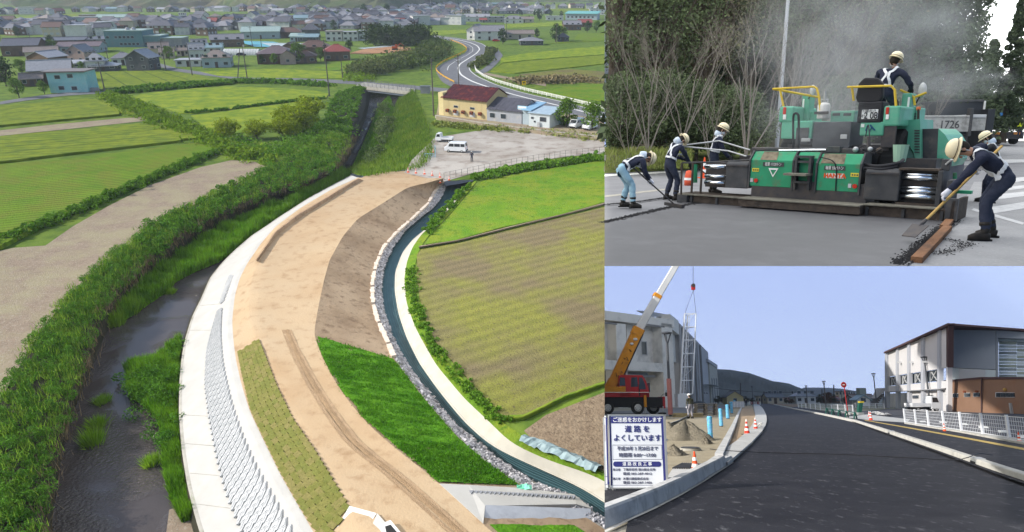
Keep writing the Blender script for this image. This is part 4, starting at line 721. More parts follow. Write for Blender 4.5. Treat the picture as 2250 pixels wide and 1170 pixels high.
MB().hexa([(L3 * .28, -1, 2.9), (L3 + .4, -1, 2.9), (L3 + .4, 5.4, 3.5), (L3 * .28, 5.4, 3.5)], [(L3 * .28, -1, 3.02), (L3 + .4, -1, 3.02), (L3 + .4, 5.4, 3.62), (L3 * .28, 5.4, 3.62)]).build('roof', mat('roof_sky', (.36, .46, .54), (.30, .40, .48), 1, rough=.35), ba)
window(ba, L3 * .78, -.6, 1.2, 1.7, 1.1); window(ba, L3 * .42, -.6, 1.6, .7, .5); window(ba, L3 * .5, -.6, .9, .5, .4)
for i in range(2): LT([(.02, 0), (.16, .03), (.16, 1.0), (.08, 1.15), (.02, 1.2)], 10).build('gas_bottle', m_frame, ba, TR(L3 * .62 + i * .4, -.85, 0))
u, v = P2_.at(1166, 226); sg = thing('roof_sign', 'white and light blue sign board on the grey shed roof', 'sign', P2_.M @ TR(L2_ * .86, .5, e2 + .05))
BX(0, 2.3, -.06, 0, .1, 1.15).build('board', mat('sign_blue', (.30, .55, .68)), sg); BX(.12, 2.18, -.075, -.062, .62, 1.03).build('panel', m_white, sg)
for i in range(5): BX(.2 + i * .4, .46 + i * .4, -.08, -.063, .22, .5).build('letter', m_white, sg)
def post_run(name, lab, cat, pts, z, n, ph, pr, mt, rails, rr, fr=VAL, mtr=None, box=False):
 A_ = resample([fr.at(x, y, z) for x, y in pts], n); t_ = thing(name, lab, cat, fr.M @ MT(A_[0])); O = A_[0]
 pm = (BX(-pr, pr, -pr, pr, 0, ph) if box else TB([(0, 0, 0), (0, 0, ph)], pr, 6)).mesh('post', mt)
 for a in A_: link('post', pm, t_, TR(*(a - O)))
 for h in rails: TB([Vector(a - O) + Vector((0, 0, h)) for a in A_], rr, 5).build('rail', mtr or mt, t_)
 return t_
m_galv = mat('galvanised', (.42, .43, .43), (.34, .35, .35), 2, rough=.45, metal=.3)
post_run('guard_fence', 'long white four rail guard fence on the right of the main road', 'guard fence', [(1042, 146), (1046, 158), (1062, 170), (1090, 182), (1150, 200), (1240, 221), (1328, 242)], .1, 46, 1.0, .07, m_white, (.35, .6, .85, 1.0), .05)
post_run('guard_rail', 'yellow striped guard rail on the outer curve of the main road', 'guard rail', [(998, 184), (975, 172), (958, 158), (958, 149), (975, 137), (1000, 126), (1024, 114), (1026, 108), (1014, 99), (990, 90)], .1, 34, .85, .08, mat('rail_yellow', (.62, .36, .03), (.55, .30, .03), 2), (.5, .75), .09)
post_run('mesh_fence', 'thin steel fence between the parking lot and the green field', 'fence', [(976, 396), (1040, 382), (1130, 363), (1240, 345), (1329, 336)], 0, 30, 1.2, .035, mat('fence_steel', (.16, .16, .15)), (.1, .65, 1.18), .02)
pw = thing('retaining_wall', 'long low dark concrete wall holding the works platform', 'wall', VAL.M)
A_ = resample(V_([(956, 260), (1060, 277), (1200, 295), (1329, 309)], 0), 22)
for a, b in zip(A_[:-1], A_[1:]):
 d = Vector(b - a); BX(0, d.length - .03, 0, .25, -.2, .75).build('panel', m_concg, pw, TR(a[0], a[1], a[2], math.atan2(d.y, d.x)))
br = thing('bridge', 'small concrete road bridge with steel railings over the river', 'bridge', VAL.M)
bA, bB, bC, bD = VAL.at(783, 188, .05), VAL.at(912, 203, .05), VAL.at(912, 196, .05), VAL.at(800, 182, .05)
up = Vector((0, 0, 1)); MB().hexa([bA - up, bB - up, bC - up, bD - up], [bA + up * .1, bB + up * .1, bC + up * .1, bD + up * .1]).build('deck', m_concg, br)
MB().hexa([bA - up * 1.6 + Vector((0, .4, 0)), bB - up * 1.6 + Vector((0, .4, 0)), bB - up * 1.6 + Vector((0, 1, 0)), bA - up * 1.6 + Vector((0, 1, 0))], [bA - up + Vector((0, .4, 0)), bB - up + Vector((0, .4, 0)), bB - up + Vector((0, 1, 0)), bA - up + Vector((0, 1, 0))]).build('girder', mat('girder_blue', (.16, .19, .22)), br)
m_brail = mat('bridge_rail', (.20, .20, .20), (.15, .15, .15), 2); pm = BX(-.05, .05, -.05, .05, 0, 1.0).mesh('post', m_brail)
for a, b in ((bA, bB), (bD, bC)):
 for i in range(15): link('post', pm, br, MT(a + (b - a) * (i / 14) + up * .1))
 for h in (.45, .75, 1.05): TB([a + up * h, b + up * h], .03, 5).build('rail', m_brail, br)
hut = thing('hut', 'small dark pump hut with a flat roof below the bridge lane', 'hut', VAL.M @ MT(VAL.at(934, 206, 0)))
BX(-1.3, 1.3, 0, 2, -.5, 1.9).build('wall', WALLS['grey'], hut); BX(-1.5, 1.5, -.2, 2.2, 1.9, 2.05).build('roof', ROOFS['dark'], hut)
m_pole = mat('pole', (.13, .12, .11), (.10, .09, .085), 2)
def pole(x, yb, yt, lab, arms=2, xt=None, tilt=0):
 p = VAL.at(x, yb, 0); h = (yb - yt) / VAL.k(p) / math.cos(PITCH_V) * 1.03; t_ = thing('utility_pole', lab, 'pole', VAL.M @ MT(p) @ Matrix.Rotation(tilt, 4, 'Y'), 'utility poles in the valley')
 TB([(0, 0, -.5), (0, 0, h)], [.2, .12], 8).build('shaft', m_pole, t_)
 for i in range(arms): BX(-.9, .9, -.06, .06, h - .5 - i * .8, h - .38 - i * .8).build('crossarm', m_pole, t_)
 if arms > 1: LT([(.02, 0), (.25, .05), (.25, .8), (.02, .85)], 8).build('transformer', m_galv, t_, TR(.4, 0, h - 2.6))
 return t_, p + Vector((0, 0, h - .4))
tops = {}
for a in ((232, 207, 146, 'dark utility pole at the near corner of the lined barley', 1), (365, 156, 98, 'utility pole on the lane beside the barley', 1), (423, 168, 106, 'utility pole right of the lane turn', 1), (544, 178, 100, 'straight utility pole by the lane, right of the leaning one', 2), (724, 212, 106, 'tall utility pole in front of the bridge meadow', 1), (753, 172, 136, 'short thin pole in the meadow before the bridge', 0), (1008, 190, 130, 'utility pole with a transformer at the road junction', 3), (953, 255, 146, 'slim dark pole at the corner of the yellow works', 0), (555, 104, 66, 'thin pole at the pale green hall', 1), (576, 112, 90, 'thin pole at the blue sheet', 0), (1222, 95, 60, 'pole at the dark tiled house', 1), (1113, 90, 52, 'pole by the community hall', 1), (71, 104, 78, 'pole among the long sheds', 1), (240, 142, 110, 'pole in front of the hip roofed pair', 1), (10, 118, 84, 'pole at the left edge by the sheds', 1)):
 tops[a[0]] = pole(*a)[1]
pole(522, 180, 116, 'leaning utility pole stay by the lane', 0, tilt=.22)
def wire(a, b, lab, sag=.8):
 P = [a + (b - a) * t + Vector((0, 0, -sag * 4 * t * (1 - t))) for t in np.linspace(0, 1, 10)]
 tag(TB(P, .03, 4).build('wire', m_pole, None, VAL.M), lab, 'wire')
wire(tops[544], tops[423], 'overhead wire between the two poles left of the lane'); wire(tops[544], tops[724], 'long overhead wire from the lane to the tall pole'); wire(tops[724], tops[1008], 'overhead wire crossing the bridge to the junction pole')
m_vwhite = mat('car_white', (.70, .72, .74), rough=.25, coat=.5); m_tyre = mat('tyre', (.02, .02, .02), rough=.9); m_glass = mat('car_glass', (.02, .025, .03), rough=.08, spec=.7); m_blk = mat('black_plastic', (.025, .025, .028), rough=.5); m_lampr = mat('tail_red', (.4, .02, .02), rough=.3)
WH = LT([(.05, -.1), (.26, -.1), (.31, -.06), (.31, .06), (.26, .1), (.05, .1)], 14, axis='y').mesh('wheel', m_tyre); RIM = LT([(.02, -.115), (.18, -.115), (.18, .115), (.02, .115)], 10, axis='y').mesh('rim', m_galv)
def wheels(t_, xs, y, r=1.0):
 for x in xs:
  for sg in (-1, 1):
   o = link('wheel', WH, t_, TR(x, sg * y, .31 * r, 0, r)); link('rim', RIM, o)
def van(M, lab, group=None):
 t_ = thing('van', lab, 'van', M, group); wheels(t_, (-1.3, 1.25), .72)
 MB().prism([(-2.1, .3), (2.05, .3), (2.1, .95), (1.75, 1.1), (1.2, 1.85), (-1.95, 1.9), (-2.1, 1.2)], 'y', -.82, .82).build('body', m_vwhite, t_, None, bevel=.06)
 for sg in (-1, 1):
  for a, b in ((-1.9, -1.1), (-1.0, .1), (.2, 1.25)): MB().prism([(a, 1.15), (b, 1.15), (b - (.25 if b > 1 else 0), 1.7), (a, 1.7)], 'y', sg * .825 - .008, sg * .825 + .008).build('side_window', m_glass, t_)
  BX(-2.13, -2.09, sg * .72 - .08, sg * .72 + .08, .75, 1.1).build('tail_lamp', m_lampr, t_); BX(2.06, 2.12, sg * .6 - .14, sg * .6 + .14, .7, .9).build('headlight', m_frame, t_)
 MB().hexa([(-2.12, -.62, 1.2), (-2.12, .62, 1.2), (-2.08, .62, 1.2), (-2.08, -.62, 1.2)], [(-1.99, -.6, 1.75), (-1.99, .6, 1.75), (-1.95, .6, 1.75), (-1.95, -.6, 1.75)]).build('rear_window', m_glass, t_)
 MB().hexa([(1.74, -.7, 1.14), (1.74, .7, 1.14), (1.70, .7, 1.14), (1.70, -.7, 1.14)], [(1.3, -.66, 1.78), (1.3, .66, 1.78), (1.2, .66, 1.78), (1.2, -.66, 1.78)]).build('windscreen', m_glass, t_)
 BX(-2.16, -2.08, -.8, .8, .32, .5).build('bumper', m_blk, t_); BX(2.04, 2.14, -.8, .8, .32, .5).build('bumper', m_blk, t_); return t_
van(VAL.M @ MT(VAL.at(1002, 334, .03)) @ Matrix.Rotation(R(170), 4, 'Z'), 'white minivan with dark side windows parked behind the person')
van(VAL.M @ MT(VAL.at(1267, 280, zP)) @ Matrix.Rotation(R(235), 4, 'Z'), 'white van parked left behind the works trees')
van(VAL.M @ MT(VAL.at(1296, 284, zP)) @ Matrix.Rotation(R(235), 4, 'Z'), 'white van mostly hidden by the tree at the panel edge')
kt = thing('mini_truck', 'small white flatbed truck parked at the grass edge of the lot', 'truck', VAL.M @ MT(VAL.at(977, 312, .03)) @ Matrix.Rotation(R(168), 4, 'Z')); wheels(kt, (-1.1, 1.15), .62, .9)
MB().prism([(.55, .35), (1.7, .35), (1.72, .9), (1.45, 1.75), (.65, 1.8), (.55, 1.2)], 'y', -.72, .72).build('cab', m_vwhite, kt, bevel=.04)
for sg in (-1, 1): MB().prism([(.75, 1.1), (1.5, 1.1), (1.35, 1.62), (.75, 1.65)], 'y', sg * .725 - .008, sg * .725 + .008).build('side_window', m_glass, kt); BX(-1.75, .5, sg * .7 - .02, sg * .7 + .02, .72, 1.0).build('drop_side', m_vwhite, kt)
MB().hexa([(1.71, -.6, 1.02), (1.71, .6, 1.02), (1.66, .6, 1.02), (1.66, -.6, 1.02)], [(1.5, -.56, 1.66), (1.5, .56, 1.66), (1.45, .56, 1.66), (1.45, -.56, 1.66)]).build('windscreen', m_glass, kt)
BX(-1.75, .5, -.7, .7, .6, .7).build('bed', m_vwhite, kt); BX(-1.78, -1.74, -.7, .7, .72, 1.0).build('tailgate', m_vwhite, kt); BX(-1.7, 1.6, -.35, .35, .3, .55).build('chassis', m_blk, kt)
m_cone = mat('cone_orange', (.72, .10, .03), (.62, .08, .03), 6, rough=.45); m_conew = mat('cone_band', (.75, .75, .73), rough=.4)
def cone_parts(t_, h=.7, w_=.19, band=m_conew, base=None, bands=2, body=None):
 BX(-w_, w_, -w_, w_, 0, .03).build('base', base or m_cone, t_, bevel=.01)
 f = lambda z: .14 * (1 - z / h) + .025 * (z / h)
 LT([(f(.03), .03), (f(h), h), (.01, h + .005)], 16).build('cone_body', body or m_cone, t_, smooth=False)
 for i in range(bands):
  z0 = h * (.28 + .3 * i); z1 = z0 + h * .15; LT([(f(z0) + .003, z0), (f(z1) + .003, z1)], 16).build('band', band, t_)
for i, (x, y) in enumerate(((897, 379), (914, 381), (933, 383), (950, 386), (967, 390))):
 c_ = thing('traffic_cone', '%s orange cone from the left in the row closing the dirt road' % ORD[i], 'traffic cone', VAL.M @ MT(VAL.at(x, y, .5)) @ TR(s=1.15), 'cones closing the dirt road'); cone_parts(c_)
for (x, y, lab) in ((967, 402, 'orange cone at the canal head wall, in front of the row'), (987, 396, 'dark orange cone behind the fence start'), (952, 335, 'orange cone beside the blue barrier')):
 c_ = thing('traffic_cone', lab, 'traffic cone', VAL.M @ MT(VAL.at(x, y, .3)), 'cones at the lot'); cone_parts(c_)
bb = thing('barrier', 'folded light blue steel barrier at the grass edge of the lot', 'barrier', VAL.M @ MT(VAL.at(942, 346, .03))); m_sky = mat('barrier_blue', (.25, .48, .62), rough=.4)
for i in range(4): TB([(-.9 + i * .5, 0, 0), (-.7 + i * .5, .15, .7), (-.5 + i * .5, 0, 0)], .035, 6).build('leg', m_sky, bb)
TB([(-.8, .1, .62), (.9, .1, .62)], .035, 6).build('bar', m_sky, bb); TB([(1.2, 0, 0), (1.25, .1, 2.2)], .06, 6).build('pole', m_sky, bb)
ys = thing('warning_sign', 'small square yellow road sign by the guard fence', 'sign', VAL.M @ MT(VAL.at(1151, 194, 0))); TB([(0, .05, 0), (0, .05, 1.6)], .05, 6).build('post', m_galv, ys)
BX(-.6, .6, -.03, .03, .9, 2.1).build('plate', mat('sign_yellow', (.75, .48, .02)), ys); BX(-.36, .36, -.045, -.032, 1.6, 1.8).build('symbol', m_blk, ys); BX(-.1, .1, -.046, -.033, 1.15, 1.62).build('symbol', m_blk, ys)
gh = thing('greenhouse', 'long white plastic tunnel greenhouse beside the lane', 'greenhouse', VAL.M @ MT(VAL.at(528, 122, 0)) @ Matrix.Rotation(-.05, 4, 'Z'))
k_ = VAL.k(VAL.at(528, 122, 0)); prof = [(2.3 * math.cos(a), 2.6 * math.sin(a)) for a in np.linspace(0, math.pi, 11)]
MB().prism([(y + 2.5, z) for y, z in prof], 'x', -40 / k_, 40 / k_).build('cover', mat('tunnel_film', (.62, .63, .62), (.52, .54, .55), .8, rough=.35), gh)
for i in range(14): TB([(-40 / k_ + i * 80 / k_ / 13, y * 1.02 + 2.5, z * 1.02) for y, z in prof], .05, 5).build('hoop', m_galv, gh)
sheet('blue_sheet', V_([(536, 90), (600, 92), (625, 97), (640, 104), (560, 103), (530, 94)], .4), mat('blue_cover', (.08, .36, .46), (.14, .42, .5), .4, rough=.4)); sheet('field_film', V_([(572, 94), (690, 96), (690, 101), (600, 104)], .5), mat('film_grey', (.42, .50, .52), (.5, .56, .58), .4, rough=.3))
sheet('construction_soil', V_([(765, 118), (800, 108), (840, 102), (900, 104), (905, 110), (860, 116), (800, 119)], .15), mat('orange_soil', (.42, .24, .13), (.34, .18, .10), .4, bump=.5))
sheet('silver_film', V_([(785, 106), (860, 100), (880, 101), (800, 108)], .2), MATS['film_grey'])
ex = thing('excavator', 'small red excavator working on the orange soil', 'excavator', VAL.M @ MT(VAL.at(868, 110, .15))); m_exr = mat('digger_red', (.38, .09, .03))
for sg in (-1, 1): BX(-1.4, 1.4, sg * .9 - .25, sg * .9 + .25, 0, .6).build('track', m_blk, ex)
BX(-1.3, 1.1, -1, 1, .7, 1.7).build('body', m_exr, ex); BX(.2, 1.2, -.9, .1, 1.7, 2.6).build('cab', m_exr, ex); TB([(1.0, .4, 1.4), (2.8, .4, 3.0), (4.4, .4, 1.8)], .18, 6).build('boom', m_exr, ex); BX(4.1, 4.8, .1, .7, .4, 1.4).build('bucket', m_blk, ex)
rc = thing('parked_car', 'red car parked in front of the community hall', 'car', VAL.M @ MT(VAL.at(1090, 92, .05))); MB().prism([(-2, .3), (2, .3), (2, .8), (1.2, .95), (.7, 1.4), (-1, 1.45), (-2, .9)], 'y', -.8, .8).build('body', mat('car_red', (.5, .03, .04), rough=.3), rc); wheels(rc, (-1.2, 1.2), .75); MB().prism([(-1.2, .95), (1, .95), (.65, 1.33), (-.95, 1.36)], 'y', -.82, -.8).build('side_window', m_glass, rc)
bc = thing('parked_car', 'dark car parked by the white tunnel greenhouse', 'car', VAL.M @ MT(VAL.at(536, 122, .05)) @ TR(0, -3.2)); MB().prism([(-2, .3), (2, .3), (2, .8), (1.2, .95), (.7, 1.4), (-1, 1.45), (-2, .9)], 'y', -.8, .8).build('body', mat('car_dark', (.03, .035, .06), rough=.25), bc); wheels(bc, (-1.2, 1.2), .75); MB().prism([(-1.2, .95), (1, .95), (.65, 1.33), (-.95, 1.36)], 'y', -.82, -.8).build('side_window', m_glass, bc)
gc = thing('gymnasium', 'long gymnasium with a low teal roof on the right side of town', 'gymnasium', VAL.M @ MT(VAL.at(1276, 44, 0)) @ Matrix.Rotation(-.25, 4, 'Z'), 'buildings of the valley')
k_ = VAL.k(VAL.at(1276, 44, 0)); BX(-34 / k_, 36 / k_, 0, 18, 0, 12 / k_).build('wall', WALLS['blue'], gc); MB().hexa([(-36 / k_, -1, 12 / k_), (38 / k_, -1, 12 / k_), (38 / k_, 19, 16 / k_), (-36 / k_, 19, 16 / k_)], [(-36 / k_, -1, 12 / k_ + .4), (38 / k_, -1, 12 / k_ + .4), (38 / k_, 19, 16 / k_ + .4), (-36 / k_, 19, 16 / k_ + .4)]).build('roof', mat('roof_teal', (.16, .40, .40)), gc)
for i in range(7): window(gc, (-28 + i * 9) / k_, 0, 1.5, 2.2, 1.8)
KINDS = []
for i, (wd_, rf, kd, fl, W, D, e, h) in enumerate((('white', 'dark', 'gable', 2, 9, 7, 5.2, 2.2), ('grey', 'grey', 'hip', 1, 11, 8, 3.0, 2.4), ('brown', 'dark', 'hip', 2, 10, 8, 5.0, 2.4), ('white', 'grey', 'hip', 2, 9, 8, 5.2, 2.0), ('cream', 'brown', 'gable', 2, 9, 7, 5.0, 2.2), ('brown', 'red', 'gable', 1, 10, 7, 3.2, 2.2), ('white', 'silver', 'gable', 1, 12, 8, 3.4, 1.8), ('blue', 'blue', 'gable', 1, 14, 9, 4.0, 1.6), ('dark', 'dark', 'gable', 1, 10, 7, 3.0, 2.2), ('cream', 'tan', 'hip', 2, 8, 7, 5.0, 1.8), ('white', 'silver', 'flat', 2, 12, 8, 6.0, .3))):
 KINDS.append((wd_, rf, kd, fl, W, D, e, h))
PROT = {}
def town_house(i, M, lab):
 if i in PROT: return copy_tree(PROT[i], M, lab)
 wd_, rf, kd, fl, W, D, e, h = KINDS[i]; t_ = thing('house', lab, 'house', M, 'houses of the town'); house_parts(t_, W, D, e, h, kd, WALLS[wd_], ROOFS[rf], 3, fl, False, False); PROT[i] = t_; return t_
SH = {'gable': 'gable', 'hip': 'hip', 'flat': 'flat'}
FAR = []
def row(where, x0, x1, y, jit, n, wts=None):
 xs = np.linspace(x0, x1, n) + RNG.uniform(-.35, .35, n) * (x1 - x0) / n
 for i, x in enumerate(xs):
  kx = random.choices(range(len(KINDS)), wts or [3, 3, 4, 3, 1.2, .6, 1.6, .8, 4, .8, .6])[0]; kd = KINDS[kx]; p = VAL.at(x, y + ru(-jit, jit), 0)
  if y < 36: FAR.append((kx, VAL.M @ TR(p.x, p.y, 0, random.choice((0, 1.57)) + ru(-.4, .4), ru(.85, 1.25)))); continue
  town_house(kx, VAL.M @ TR(p.x, p.y, 0, random.choice((0, 1.57, 0, 3.14)) + ru(-.4, .4), ru(.85, 1.25)), '%s house from the left %s, %s %s roof' % (ORD[i], where, kd[1], SH[kd[2]]))
row('under the hazy left hills', 2, 125, 32, 1.5, 9); row('in the row by the white factory', 5, 150, 57, 2, 8); row('in front of the white factory', 60, 235, 66, 2.5, 10); row('left above the long sheds', 0, 120, 76, 2, 8); row('above the teal works', 120, 235, 78, 2, 7); row('behind the teal works', 240, 440, 63, 2, 13); row('right of the teal works', 350, 450, 76, 2, 7)
row('far behind the teal works', 280, 440, 50, 1.5, 9); row('in the hazy strip under the left hills', 170, 430, 26, 1.5, 14); row('in the strip under the middle hills', 430, 700, 25, 1.2, 20); row('in the second strip under the middle hills', 560, 660, 30, 1.2, 9)
row('behind the pale green hall', 440, 640, 58, 2, 11); row('above the pale green hall', 450, 660, 49, 2, 9); row('on the top terrace of town', 690, 890, 34, 1.5, 17); row('on the second terrace of town', 680, 920, 41, 1.5, 19); row('on the third terrace of town', 690, 960, 48, 1.5, 20); row('on the fourth terrace of town', 690, 1000, 55, 1.5, 20); row('behind the white flats', 700, 880, 63, 1.5, 12)
row('in the far right row', 890, 1140, 14, 1, 16); row('in the second far right row', 890, 1170, 22, 1, 18); row('left of the long right field', 890, 1020, 30, 1.5, 10); row('in the right middle row', 890, 1010, 38, 1.5, 10); row('in the lower right row', 900, 1010, 46, 1.5, 8); row('beyond the right workshops', 1040, 1200, 30, 1.2, 11); row('near the teal gymnasium', 1180, 1329, 19, 1.5, 9)
row('squeezed between the long sheds', 0, 230, 70, 4, 12); row('between the works and the flats', 440, 560, 66, 3, 8); row('in the gap behind the midtown barns', 560, 700, 66, 3, 10); row('along the lower town edge', 690, 900, 59, 1.5, 22); row('along the middle town edge', 670, 960, 52, 1.5, 26); row('along the upper town edge', 670, 930, 44, 1.5, 18); row('on the highest terrace', 680, 900, 30, 1.5, 18); row('in the extra far right strip', 880, 1160, 18, 1, 20); row('by the far right hamlet road', 890, 1180, 27, 1.2, 18)
treerow('in the gaps of the terraced town', 680, 930, 50, 8, 30, 12); treerow('along the lower edge of the left town', 0, 450, 72, 6, 26, 13)
bpy.context.view_layer.update(); vs_, fs_, mi_, ml_ = [], [], [], []
for kx, M_ in FAR:
 pr = PROT.get(kx) or town_house(kx, VAL.M @ TR(*VAL.at(300 + kx * 12, 57, 0)), ORD[kx] + ' extra house from the left along the back of the teal works')
 for o in pr.children:
  m_ = o.data.materials[0]
  if m_ not in ml_: ml_.append(m_)
  k0 = len(vs_); T_ = M_ @ o.matrix_basis; vs_ += [tuple(T_ @ v.co) for v in o.data.vertices]; fs_ += [tuple(k0 + i for i in p.vertices) for p in o.data.polygons]; mi_ += [ml_.index(m_)] * len(o.data.polygons)
me = bpy.data.meshes.new('far_houses'); me.from_pydata(vs_, [], fs_); [me.materials.append(m_) for m_ in ml_]; me.polygons.foreach_set('material_index', mi_); tag(link('far_houses', me), 'tiny dark roofed houses of the hazy far hamlets', 'houses', None, 'stuff')
gx = np.linspace(-1700, 330, 170); gy = np.linspace(800, 2700, 120); GX, GY = np.meshgrid(gx, gy)
pxx = CX + F * GX / GY * .93; y0 = np.interp(pxx, [-400, 150, 210, 450, 560, 640, 880, 960, 1050, 1400], [1500, 1450, 960, 980, 1050, 860, 850, 1080, 1400, 1400])
tt = np.clip((GY - y0) / 260, 0, 1); nz = vnoise(np.stack([GX.ravel(), GY.ravel(), GX.ravel() * 0], 1), .006, 11).reshape(GX.shape); nf = vnoise(np.stack([GX.ravel(), GY.ravel(), GX.ravel() * 0], 1), .045, 12).reshape(GX.shape)
Z = tt * tt * (3 - 2 * tt) * (62 + 38 * nz + (GY - 800) * .03) + tt * nf * 6 + (tt > 0.02) * RNG.normal(size=GX.shape) * 1.6 - .5
mb = MB(); n = len(gx); mb.add(np.stack([GX.ravel(), GY.ravel(), Z.ravel()], 1).tolist(), [(j * n + i, j * n + i + 1, (j + 1) * n + i + 1, (j + 1) * n + i) for j in range(len(gy) - 1) for i in range(n - 1)])
mb.build('hills', mat('forest_hill', (.045, .075, .02), (.075, .11, .03), .03, bump=1, bscale=.12, c3=(.12, .11, .06), s3=.012), None, VAL.M)['kind'] = 'structure'
cutn = Vector((1, 0, 0)) - VAL.ax * ((1328.5 - CX) / F)
for o in [o for o in COL.objects if o.type == 'MESH' and o.get('kind') in ('structure', 'stuff') and not o.parent]:
 bm = bmesh.new(); bm.from_mesh(o.data)
 if max((cutn.dot(v.co - VAL.eye) for v in bm.verts), default=-1) > 0:
  bmesh.ops.bisect_plane(bm, geom=bm.verts[:] + bm.edges[:] + bm.faces[:], plane_co=VAL.eye, plane_no=cutn, clear_outer=True); bm.to_mesh(o.data)
 bm.free()
# ================================================================== people: one skinned body each, clothes by limb, gear as children
m_navy = mat('work_navy', (.020, .024, .042), (.032, .036, .058), 9, rough=.9, bump=.35, bscale=14); m_navy2 = mat('work_navy_trousers', (.026, .032, .052), (.040, .046, .070), 9, rough=.9, bump=.35, bscale=14)
m_jean = mat('pale_jeans', (.30, .46, .54), (.22, .36, .45), 7, rough=.9, bump=.35, bscale=12); m_olive2 = mat('olive_jacket', (.060, .062, .040), (.045, .046, .030), 8, bump=.3); m_greyt = mat('grey_trousers', (.33, .32, .35), (.26, .25, .28), 8, bump=.3)
m_skin = mat('skin', (.42, .24, .16), rough=.55); m_boot = mat('boot', (.022, .020, .018), (.035, .03, .025), 12, rough=.6); m_helm = mat('helmet_cream', (.74, .64, .42), rough=.35, coat=.3); m_glove = mat('glove_white', (.66, .66, .70), (.58, .58, .63), 20, rough=.9)
m_blkglove = mat('glove_dark', (.03, .03, .03)); m_mask = mat('mask_white', (.68, .71, .74), rough=.9); m_strap = mat('strap_white', (.66, .67, .68), (.58, .59, .60), 12); m_towel = mat('towel', (.55, .62, .70), (.48, .55, .64), 20, rough=.95); m_hair = mat('hair', (.03, .025, .02)); m_tool = mat('tool_wood', (.50, .33, .11), (.42, .27, .09), 9); m_steel = mat('dark_steel', (.05, .05, .055), (.08, .07, .065), 6, rough=.5, metal=.4)
def ik(a, b, l1, l2, hint):
 a, b = Vector(a), Vector(b); d = b - a; L = min(d.length, (l1 + l2) * .999); d = d.normalized(); b = a + d * L
 x = (l1 * l1 - l2 * l2 + L * L) / (2 * L); h = math.sqrt(max(0, l1 * l1 - x * x)); n = Vector(hint) - d * Vector(hint).dot(d); n.normalize(); return a + d * x + n * h, b
def person(M, label, pelvis, lean, head, feet, hands, jacket, trousers, toes=None, glove=m_glove, helmet=m_helm, mask=True, harness=True, face=False, towel=False, twist=0.0, elb=((-.6, -.6, -.4), (.6, -.6, -.4)), knee=((0, 1, 0), (0, 1, 0)), s=1.0, group=None, hw=.17):
 """local axes: x to the figure's right, y ahead, z up"""
 t_ = thing('person', label, 'person', M @ Matrix.Diagonal((s, s, s, 1)), group)
 P = Vector(pelvis); up = Vector(lean).normalized(); rt = (Matrix.Rotation(twist, 3, up) @ Vector((1, 0, 0))); rt = (rt - up * rt.dot(up)).normalized(); fw = up.cross(rt)
 waist, chest, neck = P + up * .17, P + up * .36, P + up * .50; hd = Vector(head).normalized()
 skull = neck + (up * .3 + hd * .7).normalized() * .15; crown = skull + hd * .09
 V, E, Rr, K = [], [], [], []
 def vtx(p, r, par=None, k='j'):
  V.append(Vector(p)); Rr.append(r if isinstance(r, tuple) else (r, r)); K.append(k)
  if par is not None: E.append((par, len(V) - 1))
  return len(V) - 1
 p0 = vtx(P, (.15, .125), None, 't'); w_ = vtx(waist, (.15, .12), p0); c_ = vtx(chest, (.175, .135), w_); n_ = vtx(neck, (.085, .08), c_); nk = vtx(neck + (skull - neck) * .45, .058, n_, 's'); sk = vtx(skull, (.085, .095), nk, 's'); vtx(crown, (.07, .075), sk, 's')
 hp, el_ = {}, {}
 for i, sg in enumerate((-1, 1)):
  sh = chest + up * .085 + rt * sg * hw; hpos = Vector(hands[i]); elbow, wr = ik(sh + rt * sg * .03, hpos, .29, .27, elb[i])
  a = vtx(sh, .078, c_); b = vtx(sh + rt * sg * .035 + (elbow - sh) * .2, .068, a); e = vtx(elbow, .055, b); f = vtx(elbow + (wr - elbow) * .55, .05, e); g_ = vtx(wr, .040, f); hp[i] = (wr, (wr - elbow).normalized())
  hip = P + rt * sg * .095 - up * .03; ft = Vector(feet[i]); ank = ft + Vector((0, 0, .10)); kn, an = ik(hip, ank, .42, .41, knee[i])
  a = vtx(hip, .105, p0, 't'); b = vtx(hip + (kn - hip) * .45, .092, a, 't'); c2 = vtx(kn, .072, b, 't'); d = vtx(kn + (an - kn) * .45, .074, c2, 't'); e2 = vtx(kn + (an - kn) * .80, .062, d, 't'); el_[i] = (an, kn)
  e3 = vtx(an, .056, e2, 'b')
  tdir = Vector((toes[i] if toes else (0, 1))).to_3d(); tdir.z = 0; tdir.normalize(); vtx(an + tdir * .15 - Vector((0, 0, .058)), (.045, .040), e3, 'b')
 me = bpy.data.meshes.new('body'); me.from_pydata(V, E, []); o = bpy.data.objects.new('body', me); COL.objects.link(o)
 sm = o.modifiers.new('skin', 'SKIN'); sm.use_smooth_shade = True; sm.branch_smoothing = .6
 if not me.skin_vertices: me.skin_vertices.new() if hasattr(me.skin_vertices, 'new') else None
 for i, sv in enumerate(me.skin_vertices[0].data): sv.radius = Rr[i]; sv.use_root = (i == 0)
 su = o.modifiers.new('sub', 'SUBSURF'); su.levels = su.render_levels = 2
 dg = bpy.context.evaluated_depsgraph_get(); dg.update(); m2 = bpy.data.meshes.new_from_object(o.evaluated_get(dg)); bpy.data.objects.remove(o); m2.name = 'body'
 for mm_ in (jacket, trousers, m_skin, m_boot): m2.materials.append(mm_)
 segs = [(V[a], V[b], K[b]) for a, b in E]; ix = {'j': 0, 't': 1, 's': 2, 'b': 3}
 A_ = np.array([tuple(a) for a, b, k in segs]); D_ = np.array([tuple(b - a) for a, b, k in segs]); rad = np.array([max(Rr[b]) for a, b in E]); L2 = (D_ * D_).sum(1)
